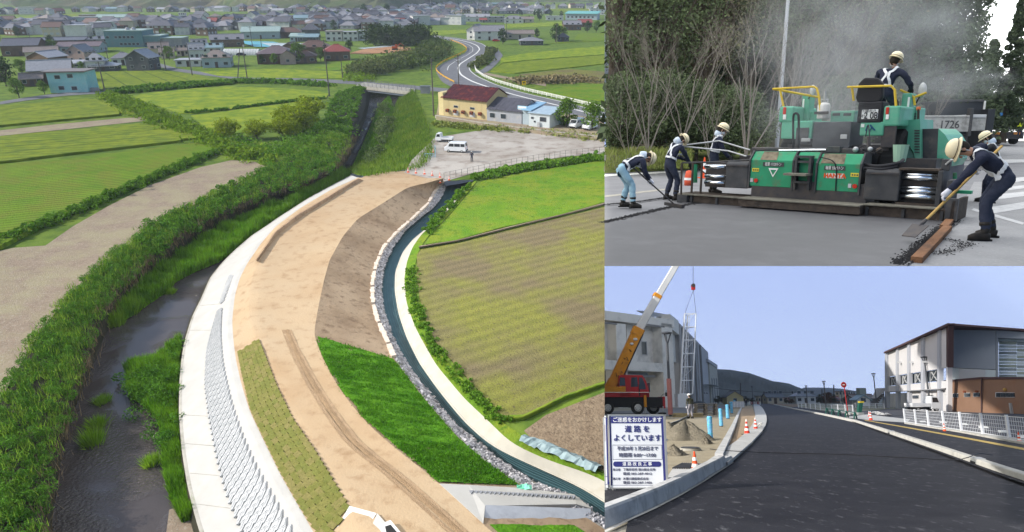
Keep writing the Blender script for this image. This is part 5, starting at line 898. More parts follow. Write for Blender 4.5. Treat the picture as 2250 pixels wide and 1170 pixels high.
 for p in m2.polygons:
  c = np.array(tuple(p.center)); tt = np.clip(((c - A_) * D_).sum(1) / L2, 0, 1); ds = np.linalg.norm(c - A_ - D_ * tt[:, None], axis=1) / rad; j = int(ds.argmin()); k = segs[j][2]
  if k == 'j' and (Vector(c) - P).dot(up) < .06 and (Vector(c) - P).length < .3: k = 't'
  p.material_index = ix[k]; p.use_smooth = True
 co = np.array([tuple(v.co) for v in m2.vertices]); nr = np.array([tuple(v.normal) for v in m2.vertices]); dsp = vnoise(co, 16, int(abs(P.x) * 100) + 3) * .016 + vnoise(co * np.array([1, 1, 2.2]), 30, 8) * .008
 for v, q, n in zip(m2.vertices, dsp, nr):
  if (v.co - skull).length > .16: v.co += Vector(n) * float(q)
 body = link('body', m2, t_); bt = BVHTree.FromPolygons([v.co for v in m2.vertices], [tuple(p.vertices) for p in m2.polygons])
 side = hd.cross(up).normalized() if abs(hd.dot(up)) < .98 else rt
 hu = (crown - skull).normalized(); fc = (fw - hu * fw.dot(hu)); fc.normalize(); rr_ = fc.cross(hu)
 HM = Matrix(((rr_.x, fc.x, hu.x, skull.x + hu.x * .035), (rr_.y, fc.y, hu.y, skull.y + hu.y * .035), (rr_.z, fc.z, hu.z, skull.z + hu.z * .035), (0, 0, 0, 1)))
 if helmet:
  MB().ball((0, -.022, -.035), .098, 12, 8, (.92, .95, 1)).build('hair', m_hair, t_, HM, True)
  prof = [(.122, .0), (.124, .03), (.117, .075), (.094, .112), (.052, .138), (.004, .146)]; hmb = LT(prof, 20); hmb.v = [(x * .93, y * 1.1, z) for x, y, z in hmb.v]
  hh = hmb.build('helmet', helmet, t_, HM, True); br_ = LT([(.115, .0), (.141, -.008), (.141, .004), (.115, .012)], 20); br_.v = [(x * .93, y * 1.12 + (.02 if y > .06 else 0), z) for x, y, z in br_.v]; br_.build('brim', helmet, hh, None, True)
  bn_ = LT([(.1255, .026), (.1255, .036)], 20); bn_.v = [(x * .93, y * 1.1, z) for x, y, z in bn_.v]; bn_.build('band', m_strap if helmet is not m_helm else mat('helmet_line', (.10, .07, .05)), hh)
  TB([HM.inverted() @ (skull + rr_ * q * .09 - hu * z) for q, z in ((-1, -.03), (-.9, .04), (-.45, .11), (.45, .11), (.9, .04), (1, -.03))], .007, 5).build('chin_strap', m_strap, hh)
 else: MB().ball((0, 0, 0), .105, 12, 8, (.9, 1.05, .9)).build('hair', m_hair, t_, HM @ MT((0, -.015, .01)), True)
 FM = HM @ MT((0, 0, -.035))
 MB().prism([(-.016, 0), (.016, 0), (.0, .03)], 'z', -.035, .0).build('nose', m_skin, t_, FM @ MT((0, .085, -.005)) )
 for sg in (-1, 1):
  MB().ball((sg * .034, .083, .014), .012, 8, 5).build('eye', m_hair, t_, FM); MB().ball((sg * .086, -.005, -.01), .03, 8, 6, (.35, .7, 1)).build('ear', m_skin, t_, FM)
 if mask: MB().ball((0, .045, -.055), .066, 12, 8, (1, .85, .8)).build('face_mask', m_mask, t_, FM, True)
 else: BX(-.024, .024, .083, .09, -.062, -.054).build('mouth', mat('lips', (.30, .13, .10)), t_, FM)
 if towel:
  mb = MB(); mb.lathe([(.08, -.19), (.095, -.14), (.098, -.10), (.09, -.07)], 14); mb.v = [(x * .9, y * (1.1 if y < 0 else .8) - .02, z) for x, y, z in mb.v]; mb.build('neck_towel', m_towel, t_, FM, True)
 for i, sg in enumerate((-1, 1)):
  wr, d = hp[i]; z_ = d; y_ = (Vector((0, 0, -1)) - z_ * Vector((0, 0, -1)).dot(z_)); y_ = y_.normalized() if y_.length > .05 else Vector((0, 1, 0)); x_ = y_.cross(z_)
  HMx = Matrix(((x_.x, y_.x, z_.x, wr.x), (x_.y, y_.y, z_.y, wr.y), (x_.z, y_.z, z_.z, wr.z), (0, 0, 0, 1))); mb = MB()
  mb.tube([(0, 0, -.03), (0, 0, .02), (0, .0, .075), (0, .004, .10)], [.034, .038, .043, .03], 10)
  for q, ln in zip((-.03, -.010, .011, .030), (.068, .078, .072, .056)): mb.tube([(q, 0, .08), (q * 1.05, .012, .08 + ln * .5), (q, .04, .08 + ln * .72), (q * .9, .052, .08 + ln * .45)], [.0125, .0115, .0105, .009], 6)
  mb.tube([(-sg * .03, .005, .025), (-sg * .052, .02, .055), (-sg * .04, .045, .082)], [.015, .013, .010], 6)
  mb.build('glove' if glove is not m_skin else 'hand', glove, t_, HMx, True)
  an, kn = el_[i]; dd = (kn - an).normalized(); TB([an + dd * .10, an + dd * .145], [.066, .068], 12).build('boot_cuff', m_boot, t_, None, True)
  ft = Vector(feet[i]); tdir = Vector((toes[i] if toes else (0, 1))).to_3d().normalized(); a_ = math.atan2(tdir.y, tdir.x)
  BM = TR(an.x, an.y, an.z - .10, a_)
  bo = TB([(-.055, 0, .055), (0, 0, .062), (.07, 0, .058), (.14, 0, .046), (.185, 0, .040)], [.048, .060, .057, .050, .034], 12).build('boot', m_boot, t_, BM, True)
  MB().prism([(-.085, -.034), (.02, -.042), (.12, -.046), (.18, -.032), (.20, 0), (.18, .032), (.12, .046), (.02, .042), (-.085, .034)], 'z', 0, .025).build('boot_sole', mat('sole', (.012, .012, .012)), bo)
 if harness:
  def hug(pts, r=.016, name='harness'):
   Q = []
   for p in catmull(pts, 6):
    loc, nn, *_ = bt.find_nearest(p); Q.append(loc + nn * .010 if loc else p)
   mb = MB(); vs = []
   for k, q in enumerate(Q):
    dr = (Q[min(k + 1, len(Q) - 1)] - Q[max(0, k - 1)]).normalized(); nn = bt.find_nearest(q)[1]; sdv = dr.cross(nn).normalized() * .024; vs += [q - sdv, q + sdv, q + sdv + nn * .008, q - sdv + nn * .008]
   mb.add(vs, [(4 * k + a, 4 * k + (a + 1) % 4, 4 * k + 4 + (a + 1) % 4, 4 * k + 4 + a) for k in range(len(Q) - 1) for a in range(4)]); mb.build('harness', m_strap, t_)
  for sg in (-1, 1):
   hug([P + up * .14 + rt * sg * .13 - fw * .12, chest + rt * sg * .03 - fw * .17, chest + up * .10 + rt * sg * .10 - fw * .10, chest + up * .16 + rt * sg * .11, chest + up * .08 + rt * sg * .11 + fw * .13, P + up * .27 + rt * sg * .05 + fw * .17, P + up * .14 + rt * sg * .13 + fw * .12])
  hug([P + up * .13 + rt * .18 * math.cos(a) + fw * .16 * math.sin(a) for a in np.linspace(0, 2 * math.pi, 13)])
 return t_
def shaft(M, a, b, r, mt, name, lab, cat, head=None):
 t_ = thing(name, lab, cat, M); TB([a, b], r, 8).build('handle', mt, t_)
 if head: head(t_)
 return t_
def text(s_, size, mt, par, M, align='CENTER', sx=1.0, name='lettering', bold=0.0):
 cu = bpy.data.curves.new(name, 'FONT'); cu.body = s_; cu.size = size; cu.align_x = align; cu.align_y = 'CENTER'; cu.extrude = .002;
 o = bpy.data.objects.new(name, cu); COL.objects.link(o); dg = bpy.context.evaluated_depsgraph_get(); dg.update(); me = bpy.data.meshes.new_from_object(o.evaluated_get(dg)); bpy.data.objects.remove(o); me.name = name
 if bold:
  v0 = [tuple(v.co) for v in me.vertices]; f0 = [tuple(p.vertices) for p in me.polygons]; mb = MB()
  for q, (dx, dy) in enumerate(((-1, 0), (1, 0), (0, 1), (0, -1))): mb.add([(x + dx * bold, y + dy * bold, z + q * .0004) for x, y, z in v0], f0)
  me = mb.mesh(name, None)
 me.materials.clear(); me.materials.append(mt)
 return link(name, me, par, M @ Matrix.Rotation(R(90), 4, 'X') @ Matrix.Diagonal((sx, 1, 1, 1)))
# ================================================================== THE FOREST ROAD WITH THE PAVER
A4 = lambda pts, z=0.0: px(PAV, pts, z)
m_fresh = mat('fresh_asphalt', (.072, .072, .076), (.060, .060, .064), 2.5, rough=.55, bump=.22, bscale=60, dirt=(.10, .10, .105), ds=.9, spec=.45)
m_oldp = mat('worn_asphalt', (.27, .27, .27), (.23, .23, .23), 1.5, rough=.9, bump=.35, bscale=55, dirt=(.32, .32, .31), ds=24)
m_oldp2 = mat('grey_asphalt', (.20, .20, .205), (.17, .17, .175), 1.0, rough=.9, bump=.2, bscale=40)
m_black = mat('tar_black', (.020, .020, .022), (.035, .034, .034), 8, rough=.75, bump=.6, bscale=30)
E_ = 585.3
sheet('fresh_road', A4([(1328.5, E_), (1992, E_), (2110, 486), (2060, 440), (1490, 425), (1500, 446), (1400, 470), (1328.5, 488)], .03), m_fresh, fr=PAV)
sheet('old_road', A4([(1328.5, 500), (1328.5, 378), (1500, 370), (1700, 366), (2000, 350), (2290, 350), (2290, 420), (2120, 470), (2000, 500), (1500, 480)]), m_oldp2, fr=PAV)
sheet('pavement', A4([(1985, E_), (2290, E_), (2290, 400), (2140, 400), (2105, 470)], .012), m_oldp, fr=PAV)
rise = [PAV.at(x, 352, -.002) for x in (1900, 2290)]
sheet('old_road_rise', [rise[0], rise[1], Vector((rise[1].x + 40, 75, 1.1)), Vector((rise[0].x + 10, 75, 1.1))], m_oldp, fr=PAV)
for pts in ([(2112, 356), (2252, 349), (2252, 357), (2115, 364)], [(2170, 398), (2252, 389), (2252, 398), (2170, 408)], [(2165, 416), (2252, 407), (2252, 414), (2165, 424)], [(2172, 430), (2252, 421), (2252, 431), (2172, 441)], [(2180, 455), (2252, 444), (2252, 458), (2180, 470)], [(2134, 462), (2140, 458), (2252, 490), (2246, 494)], [(2215, 332), (2252, 322), (2252, 326), (2217, 335)]):
 sheet('road_line', A4(pts, .018 if pts[0][1] > 340 else .02), mat('zebra_paint', (.50, .50, .49), (.40, .40, .40), 4, dirt=(.30, .30, .30), ds=7), fr=PAV)
sheet('road_line', A4([(1328.5, 384), (1500, 375), (1500, 378), (1328.5, 388)], .006), m_white, fr=PAV); sheet('road_line', A4([(1328.5, 430), (1470, 414), (1470, 417), (1328.5, 434)], .006), mat('worn_line', (.36, .34, .28), (.24, .23, .21), 6), fr=PAV)
def crumbs(line, n, wd_, s_, lab, z=.03):
 A_ = resample(A4(line, z), 100); u = RNG.integers(0, 99, n); C = A_[u] + RNG.normal(size=(n, 3)) * np.array([wd_, wd_, 0]); mb = MB()
 for c in C:
  q = s_ * ru(.4, 1.3); mb.add([(c[0] + x * q, c[1] + y * q, c[2] + max(0, z_) * q * .8) for x, y, z_ in octa], oF[:4])
 tag(mb.build('asphalt_crumbs', m_black, None, PAV.M), lab, 'asphalt crumbs', None, 'stuff')
crumbs([(1328.5, 489), (1400, 472), (1470, 456), (1540, 446)], 1800, .05, .018, 'ragged black mix along the left paving joint'); crumbs([(1328.5, 450), (1400, 444), (1480, 432)], 900, .04, .016, 'dark mix along the milled edge behind the raker')
crumbs([(1972, 580), (2010, 552), (2060, 510), (2100, 482)], 2600, .05, .017, 'black mix heaped along the timber edge'); crumbs([(2050, 520), (2090, 528), (2130, 535), (2060, 560)], 420, .07, .013, 'black crumbs scattered on the grey pavement')
tb = thing('edge_timber', 'rust brown edge timber lying along the new asphalt', 'timber', PAV.M @ MT(PAV.at(1985, 592, .0)))
a, b = PAV.at(1998, 596, 0), PAV.at(2118, 468, 0); d = b - a; ang = math.atan2(d.y, d.x)
m_timber = mat('rusty_timber', (.24, .125, .065), (.17, .085, .045), 3, bump=.5, bscale=20, stretch=(.25, 1, 1), dirt=(.10, .06, .04), ds=4)
off0 = PAV.at(1985, 592, 0)
for i, (s0, s1) in enumerate(((.075, .56), (.565, 1.0))): BX(s0 * d.length, s1 * d.length, -.065, .065, 0, .09).build('timber', m_timber, tb, MT(a - off0) @ Matrix.Rotation(ang + (.012 if i else 0), 4, 'Z'), bevel=.008)
def pav_pt(x, y, d): r = PAV.ray(x, y); return PAV.eye + r * d
loft('verge', [A4([(1328.5, 381), (1505, 373), (1700, 368), (2000, 352)], .01), [pav_pt(x, y, d) for x, y, d in ((1328.5, 348, 30), (1505, 348, 31), (1700, 348, 32), (2000, 338, 40))], [pav_pt(x, y, d) for x, y, d in ((1328.5, 322, 34), (1505, 322, 35), (1700, 325, 37), (2000, 322, 46))]], 40, 5, mat('verge_grass', (.15, .17, .05), (.20, .19, .075), 2, bump=.9, bscale=12, c3=(.10, .15, .03), s3=.8), fr=PAV, rough=.1)
sw = thing('stone_wall', 'low grey block wall at the left edge behind the bending raker', 'wall', PAV.M @ MT(PAV.at(1329.5, 379, 0)))
kq = 1 / PAV.k(PAV.at(1330, 379, 0)); m_blk2 = mat('wall_block', (.27, .26, .24), (.20, .195, .18), 3, bump=.6)
for j in range(3):
 for i in range(4): BX(.0, 13 * kq, 0, .4, 0, 12 * kq).build('block', m_blk2, sw, TR((i * 13.5 + (6 if j % 2 else 0)) * kq, 0, j * 12.4 * kq), bevel=.02)
C = np.array([tuple(pav_pt(ru(1332, 1520), ru(332, 372), ru(26, 30))) for _ in range(3800)]); stuff('verge_grass', blades(C, .24, .014, .9), 3, mat('verge_blade', (.15, .21, .04), (.22, .22, .08), 1, island=.4, transl=.3), PAV, label='rough grass on the verge behind the left workers', cat='grass')
hs = [[Vector((x, y, z)) for x in np.linspace(.1, .60 * y, 12)] for r_, (y, z) in enumerate(((34, .5), (42, 1.5), (50, 3.5), (62, 8)))]
for r_ in hs:
 for p in r_:
  if p.x < .145 * p.y: p.x = .142 * p.y
loft('forest_slope', hs, 40, 6, mat('forest_floor', (.05, .05, .03), (.075, .065, .045), .6, bump=1), fr=PAV, rough=.5)
m_cedar = mat('cedar_leaf', (.06, .085, .045), (.085, .11, .06), .5, island=.45); m_brd = mat('broad_leaf', (.075, .105, .05), (.11, .14, .065), .5, island=.45, transl=.12); m_brd2 = mat('broad_leaf_dull', (.12, .13, .07), (.16, .15, .085), .5, island=.4, transl=.12); m_twig = mat('twig', (.20, .18, .155), (.15, .135, .115), 2)
def seam_ok(V, p): q = V + np.array(tuple(p)); a = np.array(tuple(PAV.ax)); return (q[..., 0] > .1408 * ((q - np.array(tuple(PAV.eye))) @ a)).all(1)
def forest_tree(x, yb, d, h, r, kind, lab, seed):
 p = pav_pt(x, yb, d); t_ = thing('forest_tree', lab, 'tree', PAV.M @ MT(p), 'trees of the roadside forest')
 if kind == 'cedar': tb_, q = tree_mesh(h, r, h * .08, 100, 130, .24, seed, 'cone'); lm = m_cedar
 elif kind == 'bush': tb_, q = tree_mesh(h, r, h * .1, 70, 230, .13, seed); lm = m_brd
 else: tb_, q = tree_mesh(h, r, h * .2, 80, 170, .19, seed); lm = m_brd if kind == 'broad' else m_brd2
 vv = np.array([tuple(v) for v in tb_.v]); ok = seam_ok(vv[:, None, :], p); tb_.f = [f for f in tb_.f if all(ok[k] for k in f)]; tb_.build('trunk', m_bark, t_); q = q[seam_ok(q, p)]; link('crown', npmesh('crown', q, 4, lm), t_)
sd_ = 20
for a in ((1345, 250, 34, 11, 4.2, 'broad', 'dense evergreen at the left edge of the forest'), (1440, 270, 36, 12, 4.4, 'broad', 'tall evergreen behind the three left workers'), (1540, 260, 38, 13, 4.6, 'dull', 'yellowish evergreen above the middle worker'), (1640, 250, 40, 13, 4.6, 'broad', 'evergreen left of the lamp pole, half in haze'), (1740, 250, 42, 14, 5, 'broad', 'dark evergreen behind the lamp pole'), (1850, 250, 42, 14, 5, 'dull', 'hazy tree behind the paver canopy rails'), (1950, 240, 44, 14, 5, 'broad', 'dark tree behind the operator'),
  (1360, 340, 30, 3.4, 2.4, 'bush', 'round evergreen bush at the left verge'), (1450, 335, 31, 3.6, 2.4, 'bush', 'evergreen bush behind the upright left worker'), (1530, 340, 31, 3.2, 2.2, 'bush', 'evergreen bush between the left workers'), (1610, 345, 31, 3.0, 2.4, 'bush', 'low bush left of the lamp pole'), (1850, 330, 34, 3.5, 3.0, 'bush', 'bush behind the gas tank of the paver'),
  (2065, 330, 40, 16, 2.6, 'cedar', 'dark cedar behind the black truck hood'), (1990, 330, 42, 19, 3.6, 'cedar', 'tall dark cedar behind the right mirror'), (2082, 320, 44, 15.5, 2.2, 'cedar', 'cedar whose edge meets the white sky'), (1900, 300, 46, 20, 4.4, 'cedar', 'cedar in the haze above the operator'), (1800, 280, 46, 20, 4.6, 'cedar', 'hazy cedar right of the lamp pole'), (1600, 260, 46, 20, 4.8, 'cedar', 'tall cedar behind the bare saplings'), (1480, 250, 46, 20, 4.8, 'cedar', 'tall cedar above the left workers'), (1380, 240, 46, 18, 4.8, 'cedar', 'tall cedar in the upper left of the forest'), (1700, 270, 48, 20, 4.6, 'cedar', 'cedar behind the lamp pole top'),
  (2203, 305, 50, 10.0, 1.15, 'cedar', 'lone slim cedar standing against the white sky'), (2240, 296, 71, 8.4, 2.2, 'cedar', 'low dark conifer at the right edge'), (2158, 296, 71, 9.6, 2.3, 'cedar', 'dark conifer behind the far blue truck'), (2108, 300, 50, 4.4, 1.9, 'broad', 'bright broadleaf tree over the black truck'), (2188, 296, 70.5, 4.4, 2.3, 'broad', 'bright broadleaf shrub left of the far truck')):
 sd_ += 1; forest_tree(*a, sd_)
C = np.array([tuple(pav_pt(ru(1330, 2035), ru(-20, 330), ru(48, 55))) for _ in range(1500)]); C = C[(C[:, 0] > .148 * C[:, 1] + .6)]
stuff('forest_mass', leaf_quads(clump_points(C, RNG.uniform(.8, 1.9, len(C)), 30), .75), 4, m_cedar, PAV, label='dark wall of forest high behind the paver', cat='forest')
def bare_tree(x, yb, d, h, lab, seed, spread=.55, n=5, lean=0):
 rs = random.Random(seed); p = pav_pt(x, yb, d); t_ = thing('bare_tree', lab, 'tree', PAV.M @ MT(p), 'bare trees at the forest edge'); mb = MB()
 def grow(a, dr, ln, r_, lev):
  m_ = a + dr * ln * .5 + Vector((rs.uniform(-1, 1), rs.uniform(-1, 1), 0)) * ln * .05; e = a + dr * ln; mb.tube([a, m_, e], [r_, r_ * .8, r_ * .55], 5 if lev < 2 else 3, False)
  if lev < 5:
   for _ in range(rs.choice((2, 3, 3) if lev < 4 else (2, 2))):
    nd = (dr + Vector((rs.uniform(-1, 1), rs.uniform(-1, 1), rs.uniform(-.2, .7))) * .55).normalized(); grow(a + (e - a) * rs.uniform(.45, 1), nd, ln * rs.uniform(.5, .78), r_ * .5, lev + 1)
 for i in range(n): grow(Vector((0, 0, -.2)), Vector((rs.uniform(-spread, spread) + lean, rs.uniform(-.2, .2), 1)).normalized(), h * rs.uniform(.3, .42), h * .004, 0)
 vv = np.array([tuple(v) for v in mb.v]); ok = seam_ok(vv[:, None, :], p); mb.f = [f for f in mb.f if all(ok[k] for k in f)]; mb.build('branches', m_twig, t_)
for i, a in enumerate(((1425, 330, 27.5, 8, 'bare spreading tree above the bending raker'), (1500, 300, 28, 7, 'bare brown tree behind the middle left worker'), (1640, 345, 27, 9, 'bare whitish saplings left of the lamp pole'), (1720, 345, 28, 8.5, 'bare pale saplings beside the lamp pole'), (1790, 330, 29, 7, 'bare pale tree behind the gas tank'), (1850, 330, 30, 6.5, 'bare hazy tree behind the operator seat'), (1560, 345, 27, 5, 'bare shrubs behind the masked worker'), (1385, 345, 28, 5, 'bare brown shrubs at the left edge of the forest'), (2030, 330, 33, 5, 'bare brown shrubs behind the right mirror'))):
 bare_tree(*a, i + 50)
lp = thing('lamp_post', 'plain grey steel pole rising out of the picture behind the paver', 'pole', PAV.M @ MT(PAV.at(1703, 372, 0))); k_ = PAV.k(PAV.at(1703, 372, 0)); TB([(0, 0, -.3), (0, 0, 420 / k_)], [4.6 / k_, 3.4 / k_], 14).build('shaft', mat('pole_grey', (.36, .38, .41), rough=.5), lp)
BX(-.15, .15, -.15, .15, 0, .35).build('base', m_concg, lp)
PP = Plane(PAV, PAV.at(1487, 447), PAV.at(2103, 493)); pv = thing('asphalt_paver', 'large green asphalt paver seen from behind with smoke over it', 'paver', PP.M)
m_gr = mat('paver_green', (.10, .36, .24), (.085, .31, .205), 2, rough=.5, dirt=(.16, .34, .25), ds=2.2, coat=.15); m_gr2 = mat('screed_green', (.035, .27, .135), (.03, .22, .11), 3, rough=.5, dirt=(.10, .16, .09), ds=5); m_dk = mat('screed_dark', (.045, .047, .050), (.07, .07, .072), 3, rough=.55, dirt=(.10, .09, .08), ds=4); m_rust2 = mat('screed_rust', (.05, .042, .036), (.09, .07, .055), 5, rough=.8, bump=.4)
m_chrome = mat('chrome', (.75, .78, .82), rough=.16, metal=1); m_yrail = mat('rail_paint', (.62, .44, .05), (.52, .36, .05), 5, rough=.5); m_plate = mat('foot_plate', (.20, .19, .15), (.13, .12, .10), 6, rough=.7); m_redl = mat('red_lens', (.45, .03, .02), rough=.3); m_stain = mat('stain_brown', (.22, .19, .13), (.10, .08, .055), 7, rough=.7)
def pb(x0, x1, yt, yb, off): xm, ym = (x0 + x1) / 2, (yt + yb) / 2; return PP.at(x0, ym, off)[0], PP.at(x1, ym, off)[0], PP.at(xm, yb, off)[1], PP.at(xm, yt, off)[1]
def pbox(nm, x0, x1, yt, yb, off, dp, mt, par=None, bevel=.015): u0, u1, v0, v1 = pb(x0, x1, yt, yb, off); return BX(u0, u1, off, off + dp, v0, v1).build(nm, mt, par or pv, bevel=bevel)
def P3(x, y, off): u, v = PP.at(x, y, off); return Vector((u, off, v))
LU = PP.L
uL, uR = PP.at(1626, 440, -.1)[0], PP.at(1893, 450, -.1)[0]
BX(.05, LU - .1, .12, .8, .03, .24).build('screed_beam', m_rust2, pv); BX(uL, uR, -.18, .5, .06, .21).build('screed_beam', m_rust2, pv)
BX(uL, uR, -.22, .36, .215, .245).build('foot_board', m_plate, pv, bevel=.005); BX(-.02, uL - .02, .05, .5, .20, .235).build('foot_board', m_plate, pv, bevel=.005); BX(uR + .02, LU - .32, .0, .42, .235, .265).build('foot_board', m_plate, pv, bevel=.005)
BX(.0, .25, .0, .7, .02, .2).build('end_shoe', m_dk, pv)
for i in range(9): u = .3 + i * (LU - .6) / 8; BX(u, u + .05, .08, .13, .03, .2).build('bracket', m_dk, pv)
def cover(x0, x1, yt, yc, yb, nm, mt):
 u0, u1, v0, v1 = pb(x0, x1, yt, yb, .34); vc = PP.at((x0 + x1) / 2, yc, .34)[1]; v1 = PP.at((x0 + x1) / 2, yt, .55)[1]
 return MB().prism([(.34, v0), (.34, vc), (.55, v1), (.95, v1), (.95, v0)], 'x', u0, u1).build(nm, mt, pv, bevel=.012), (u0, u1, v0, vc, v1)
for j, (x0, x1, yt, yc, yb) in enumerate(((1649, 1741, 334, 353, 411), (1796, 1889, 339, 361, 421))):
 o, (u0, u1, v0, vc, v1) = cover(x0, x1, yt, yc, yb, 'screed_cover', m_gr2)
 for e in (u0 - .035, u1 + .0): MB().prism([(.31, v0 - .05), (.31, vc + .01), (.53, v1 + .03), (.97, v1 + .03), (.97, v0 - .05)], 'x', e, e + .035).build('side_plate', m_dk, pv)
 w_ = u1 - u0; sl = math.atan2(v1 - vc, .21)
 mb = MB(); y0_, y1_ = .337, .547
 for a_, b_, q in ((.22, .62, .9) if j == 0 else (.06, .62, 1),): mb.add([(u0 + w_ * a_, .336, vc + .012), (u0 + w_ * b_, .336, vc + .005), (u0 + w_ * (b_ - .04), .546, v1 + .004), (u0 + w_ * a_, .546, v1 + .004)], [(0, 1, 2, 3)])
 mb.build('stain', m_stain, o)
 zt = vc - .085; BX(u0 + w_ * (.30 if j == 0 else .16), u0 + w_ * (.80 if j == 0 else .66), .330, .338, zt - .045, zt + .045).build('label_strip', m_dk, o)
 text(('総重 11120トン' if j == 0 else '軸重 5580トン'), .085, m_white, o, MT((u0 + w_ * (.55 if j == 0 else .41), .327, zt)), sx=.62 if j == 0 else .66)
 sx_ = u0 + w_ * (.05 if j == 0 else .80); BX(sx_, sx_ + .15, .331, .338, v0 + (vc - v0) * .56, v0 + (vc - v0) * .56 + .075).build('sticker', mat('sticker_yellow', (.62, .50, .06)), o)
 for q in range(3): BX(sx_ + .02 + q * .045, sx_ + .05 + q * .045, .328, .3312, v0 + (vc - v0) * .56 + .02, v0 + (vc - v0) * .56 + .05).build('sticker_mark', m_dk, o)
 LT([(.002, -.03), (.045, -.03), (.045, .0), (.002, .0)], 14, axis='y').build('tail_lamp', m_redl, o, TR(sx_ + .10, .34, v0 + (vc - v0) * .22)); BX(sx_ - .03, sx_ + .03, .33, .338, v0 + (vc - v0) * .15, v0 + (vc - v0) * .3).build('lamp_plate', m_frame, o)
 if j == 0:
  t_ = .11; cz = v0 + (vc - v0) * .52; cu = u0 + w_ * .56; mb = MB()
  for k in range(3):
   A_ = [(-1, 1), (1, 1), (0, -.8)]; a_, b_ = A_[k], A_[(k + 1) % 3]; q = .62; mb.add([(cu + x * t_, .331, cz + z * t_) for x, z in (a_, b_)] + [(cu + x * t_ * q, .331, cz + (z - .3) * t_ * q + .3 * t_ * .8) for x, z in (b_, a_)], [(0, 1, 2, 3)])
  mb.build('warning_triangle', m_white, o)
 else:
  zt2 = v0 + (vc - v0) * .56; BX(u0 + w_ * .22, u0 + w_ * .64, .332, .338, zt2 - .05, zt2 + .055).build('label_strip', mat('logo_ground', (.55, .55, .50)), o); text('HANTA', .125, mat('logo_red', (.62, .10, .03)), o, MT((u0 + w_ * .43, .329, zt2)), bold=.006)
u0, u1, v0, v1 = pb(1746, 1794, 336, 416, .3); MB().prism([(.42, v0), (.42, v1 - .12), (.55, v1), (.9, v1), (.9, v0)], 'x', u0, u1).build('ladder_panel', m_gr2, pv)
for e in (u0, u1 - .16): BX(e, e + .05, .26, .42, v0 - .02, v1 - .08).build('ladder_stile', m_dk, pv)
for q, dp in ((.16, .2), (.38, .42), (.72, .12), (.86, .12)): BX(u0 - (.12 if dp > .3 else 0), u1 - .1, .40 - dp, .42, v0 + (v1 - v0) * q, v0 + (v1 - v0) * q + .045).build('ladder_step', m_plate if dp > .3 else m_dk, pv)
for nm, x0, x1, yt, yb in (('extension_cover', 1899, 1976, 372, 441), ('extension_cover', 1594, 1643, 356, 414)):
 u0, u1, v0, v1 = pb(x0, x1, yt, yb, .3); MB().prism([(.3, v0), (.3, v1 - .06), (.36, v1), (.9, v1), (.9, v0)], 'x', u0, u1).build(nm, m_dk, pv, bevel=.02); BX(u0 + .01, u1 - .01, .27, .31, v1 - .10, v1 - .07).build('cover_seam', m_steel, pv)
for x0, x1, ys_ in ((1977, 2064, ((384, .035), (391, .055), (413, .03), (421, .045), (433, .06))), (1549, 1594, ((367, .05), (388, .04), (402, .05)))):
 for y, r_ in ys_:
  xm = (x0 + x1) / 2; v = PP.at(xm, y, .4)[1]; TB([(PP.at(x0, y, .4)[0], .4, v), (PP.at(x1, y, .4)[0], .4, v)], r_, 14).build('ram', m_chrome, pv, smooth=True)
u0, u1, v0, v1 = pb(1976, 2066, 374, 446, .5); BX(u0, u1, .56, .9, v0, v1).build('ram_housing', m_steel, pv); BX(u0, u1, .3, .62, v1 + .0, v1 + .035).build('ram_cover', m_rust2, pv); BX(u0, u1, .3, .5, v0 - .1, v0).build('ram_sill', m_rust2, pv)
u0, u1, v0, v1 = pb(1548, 1596, 358, 412, .5); BX(u0, u1, .56, .9, v0, v1).build('ram_housing', m_steel, pv)
for x, yt, yb in ((2066, 376, 470), (2086, 396, 470)): u, v1 = PP.at(x, yt, .3); BX(u - .02, u + .06, .25, .9, .05, v1).build('end_frame', m_dk, pv, bevel=.01)
BX(LU - .12, LU - .06, -.05, 1.25, .02, .42).build('end_gate', m_rust2, pv); BX(LU - .2, LU - .02, -.05, .06, .05, .46).build('end_gate', m_dk, pv)
o = pbox('level_box', 2068, 2088, 350, 376, .5, .15, m_dk); TB([P3(2078, 362, .5), P3(2090, 352, .45), P3(2100, 352, .4)], .02, 6).build('sensor_arm', m_galv, pv); TB([P3(2098, 380, .8), P3(2098, 410, .8)], .035, 8).build('screw_jack', m_gr2, pv); BX(LU - .25, LU + .05, .75, .9, .5, .56).build('jack_arm', m_gr2, pv)
for x in (1525, 1545): u, v = PP.at(x, 358, .35); TB([(u, .3, .2), (u, .3, v)], .028, 8).build('left_post', m_rust2, pv)
u, v = PP.at(1546, 358, .35); TB([P3(1500, 358, .3), P3(1560, 357, .3), P3(1648, 352, .5)], .022, 6).build('top_bar', m_dk, pv); TB([(PP.at(1498, 400, -.1)[0], -.1, .22), (PP.at(1498, 358, -.1)[0], -.1, PP.at(1498, 358, -.1)[1])], .025, 6).build('left_post', m_rust2, pv)
TB([P3(1526, 362, .5), P3(1526, 402, .5)], .07, 10).build('green_cylinder', m_gr2, pv)
for pts in ([(1640, 344, .7), (1600, 332, .8), (1500, 322, .6)], [(1648, 330, .9), (1580, 310, 1.0), (1500, 320, .8)]): TB([P3(*q) for q in pts], .018, 6).build('tow_bar', m_galv, pv)
TB(catmull([P3(1900, 362, .5), P3(1930, 366, .4), P3(1970, 360, .45), P3(1985, 352, .7)], 5), .035, 8).build('hose', m_blk, pv); TB(catmull([P3(1895, 370, .4), P3(1940, 372, .36), P3(1972, 366, .45)], 5), .03, 8).build('hose', m_blk, pv)
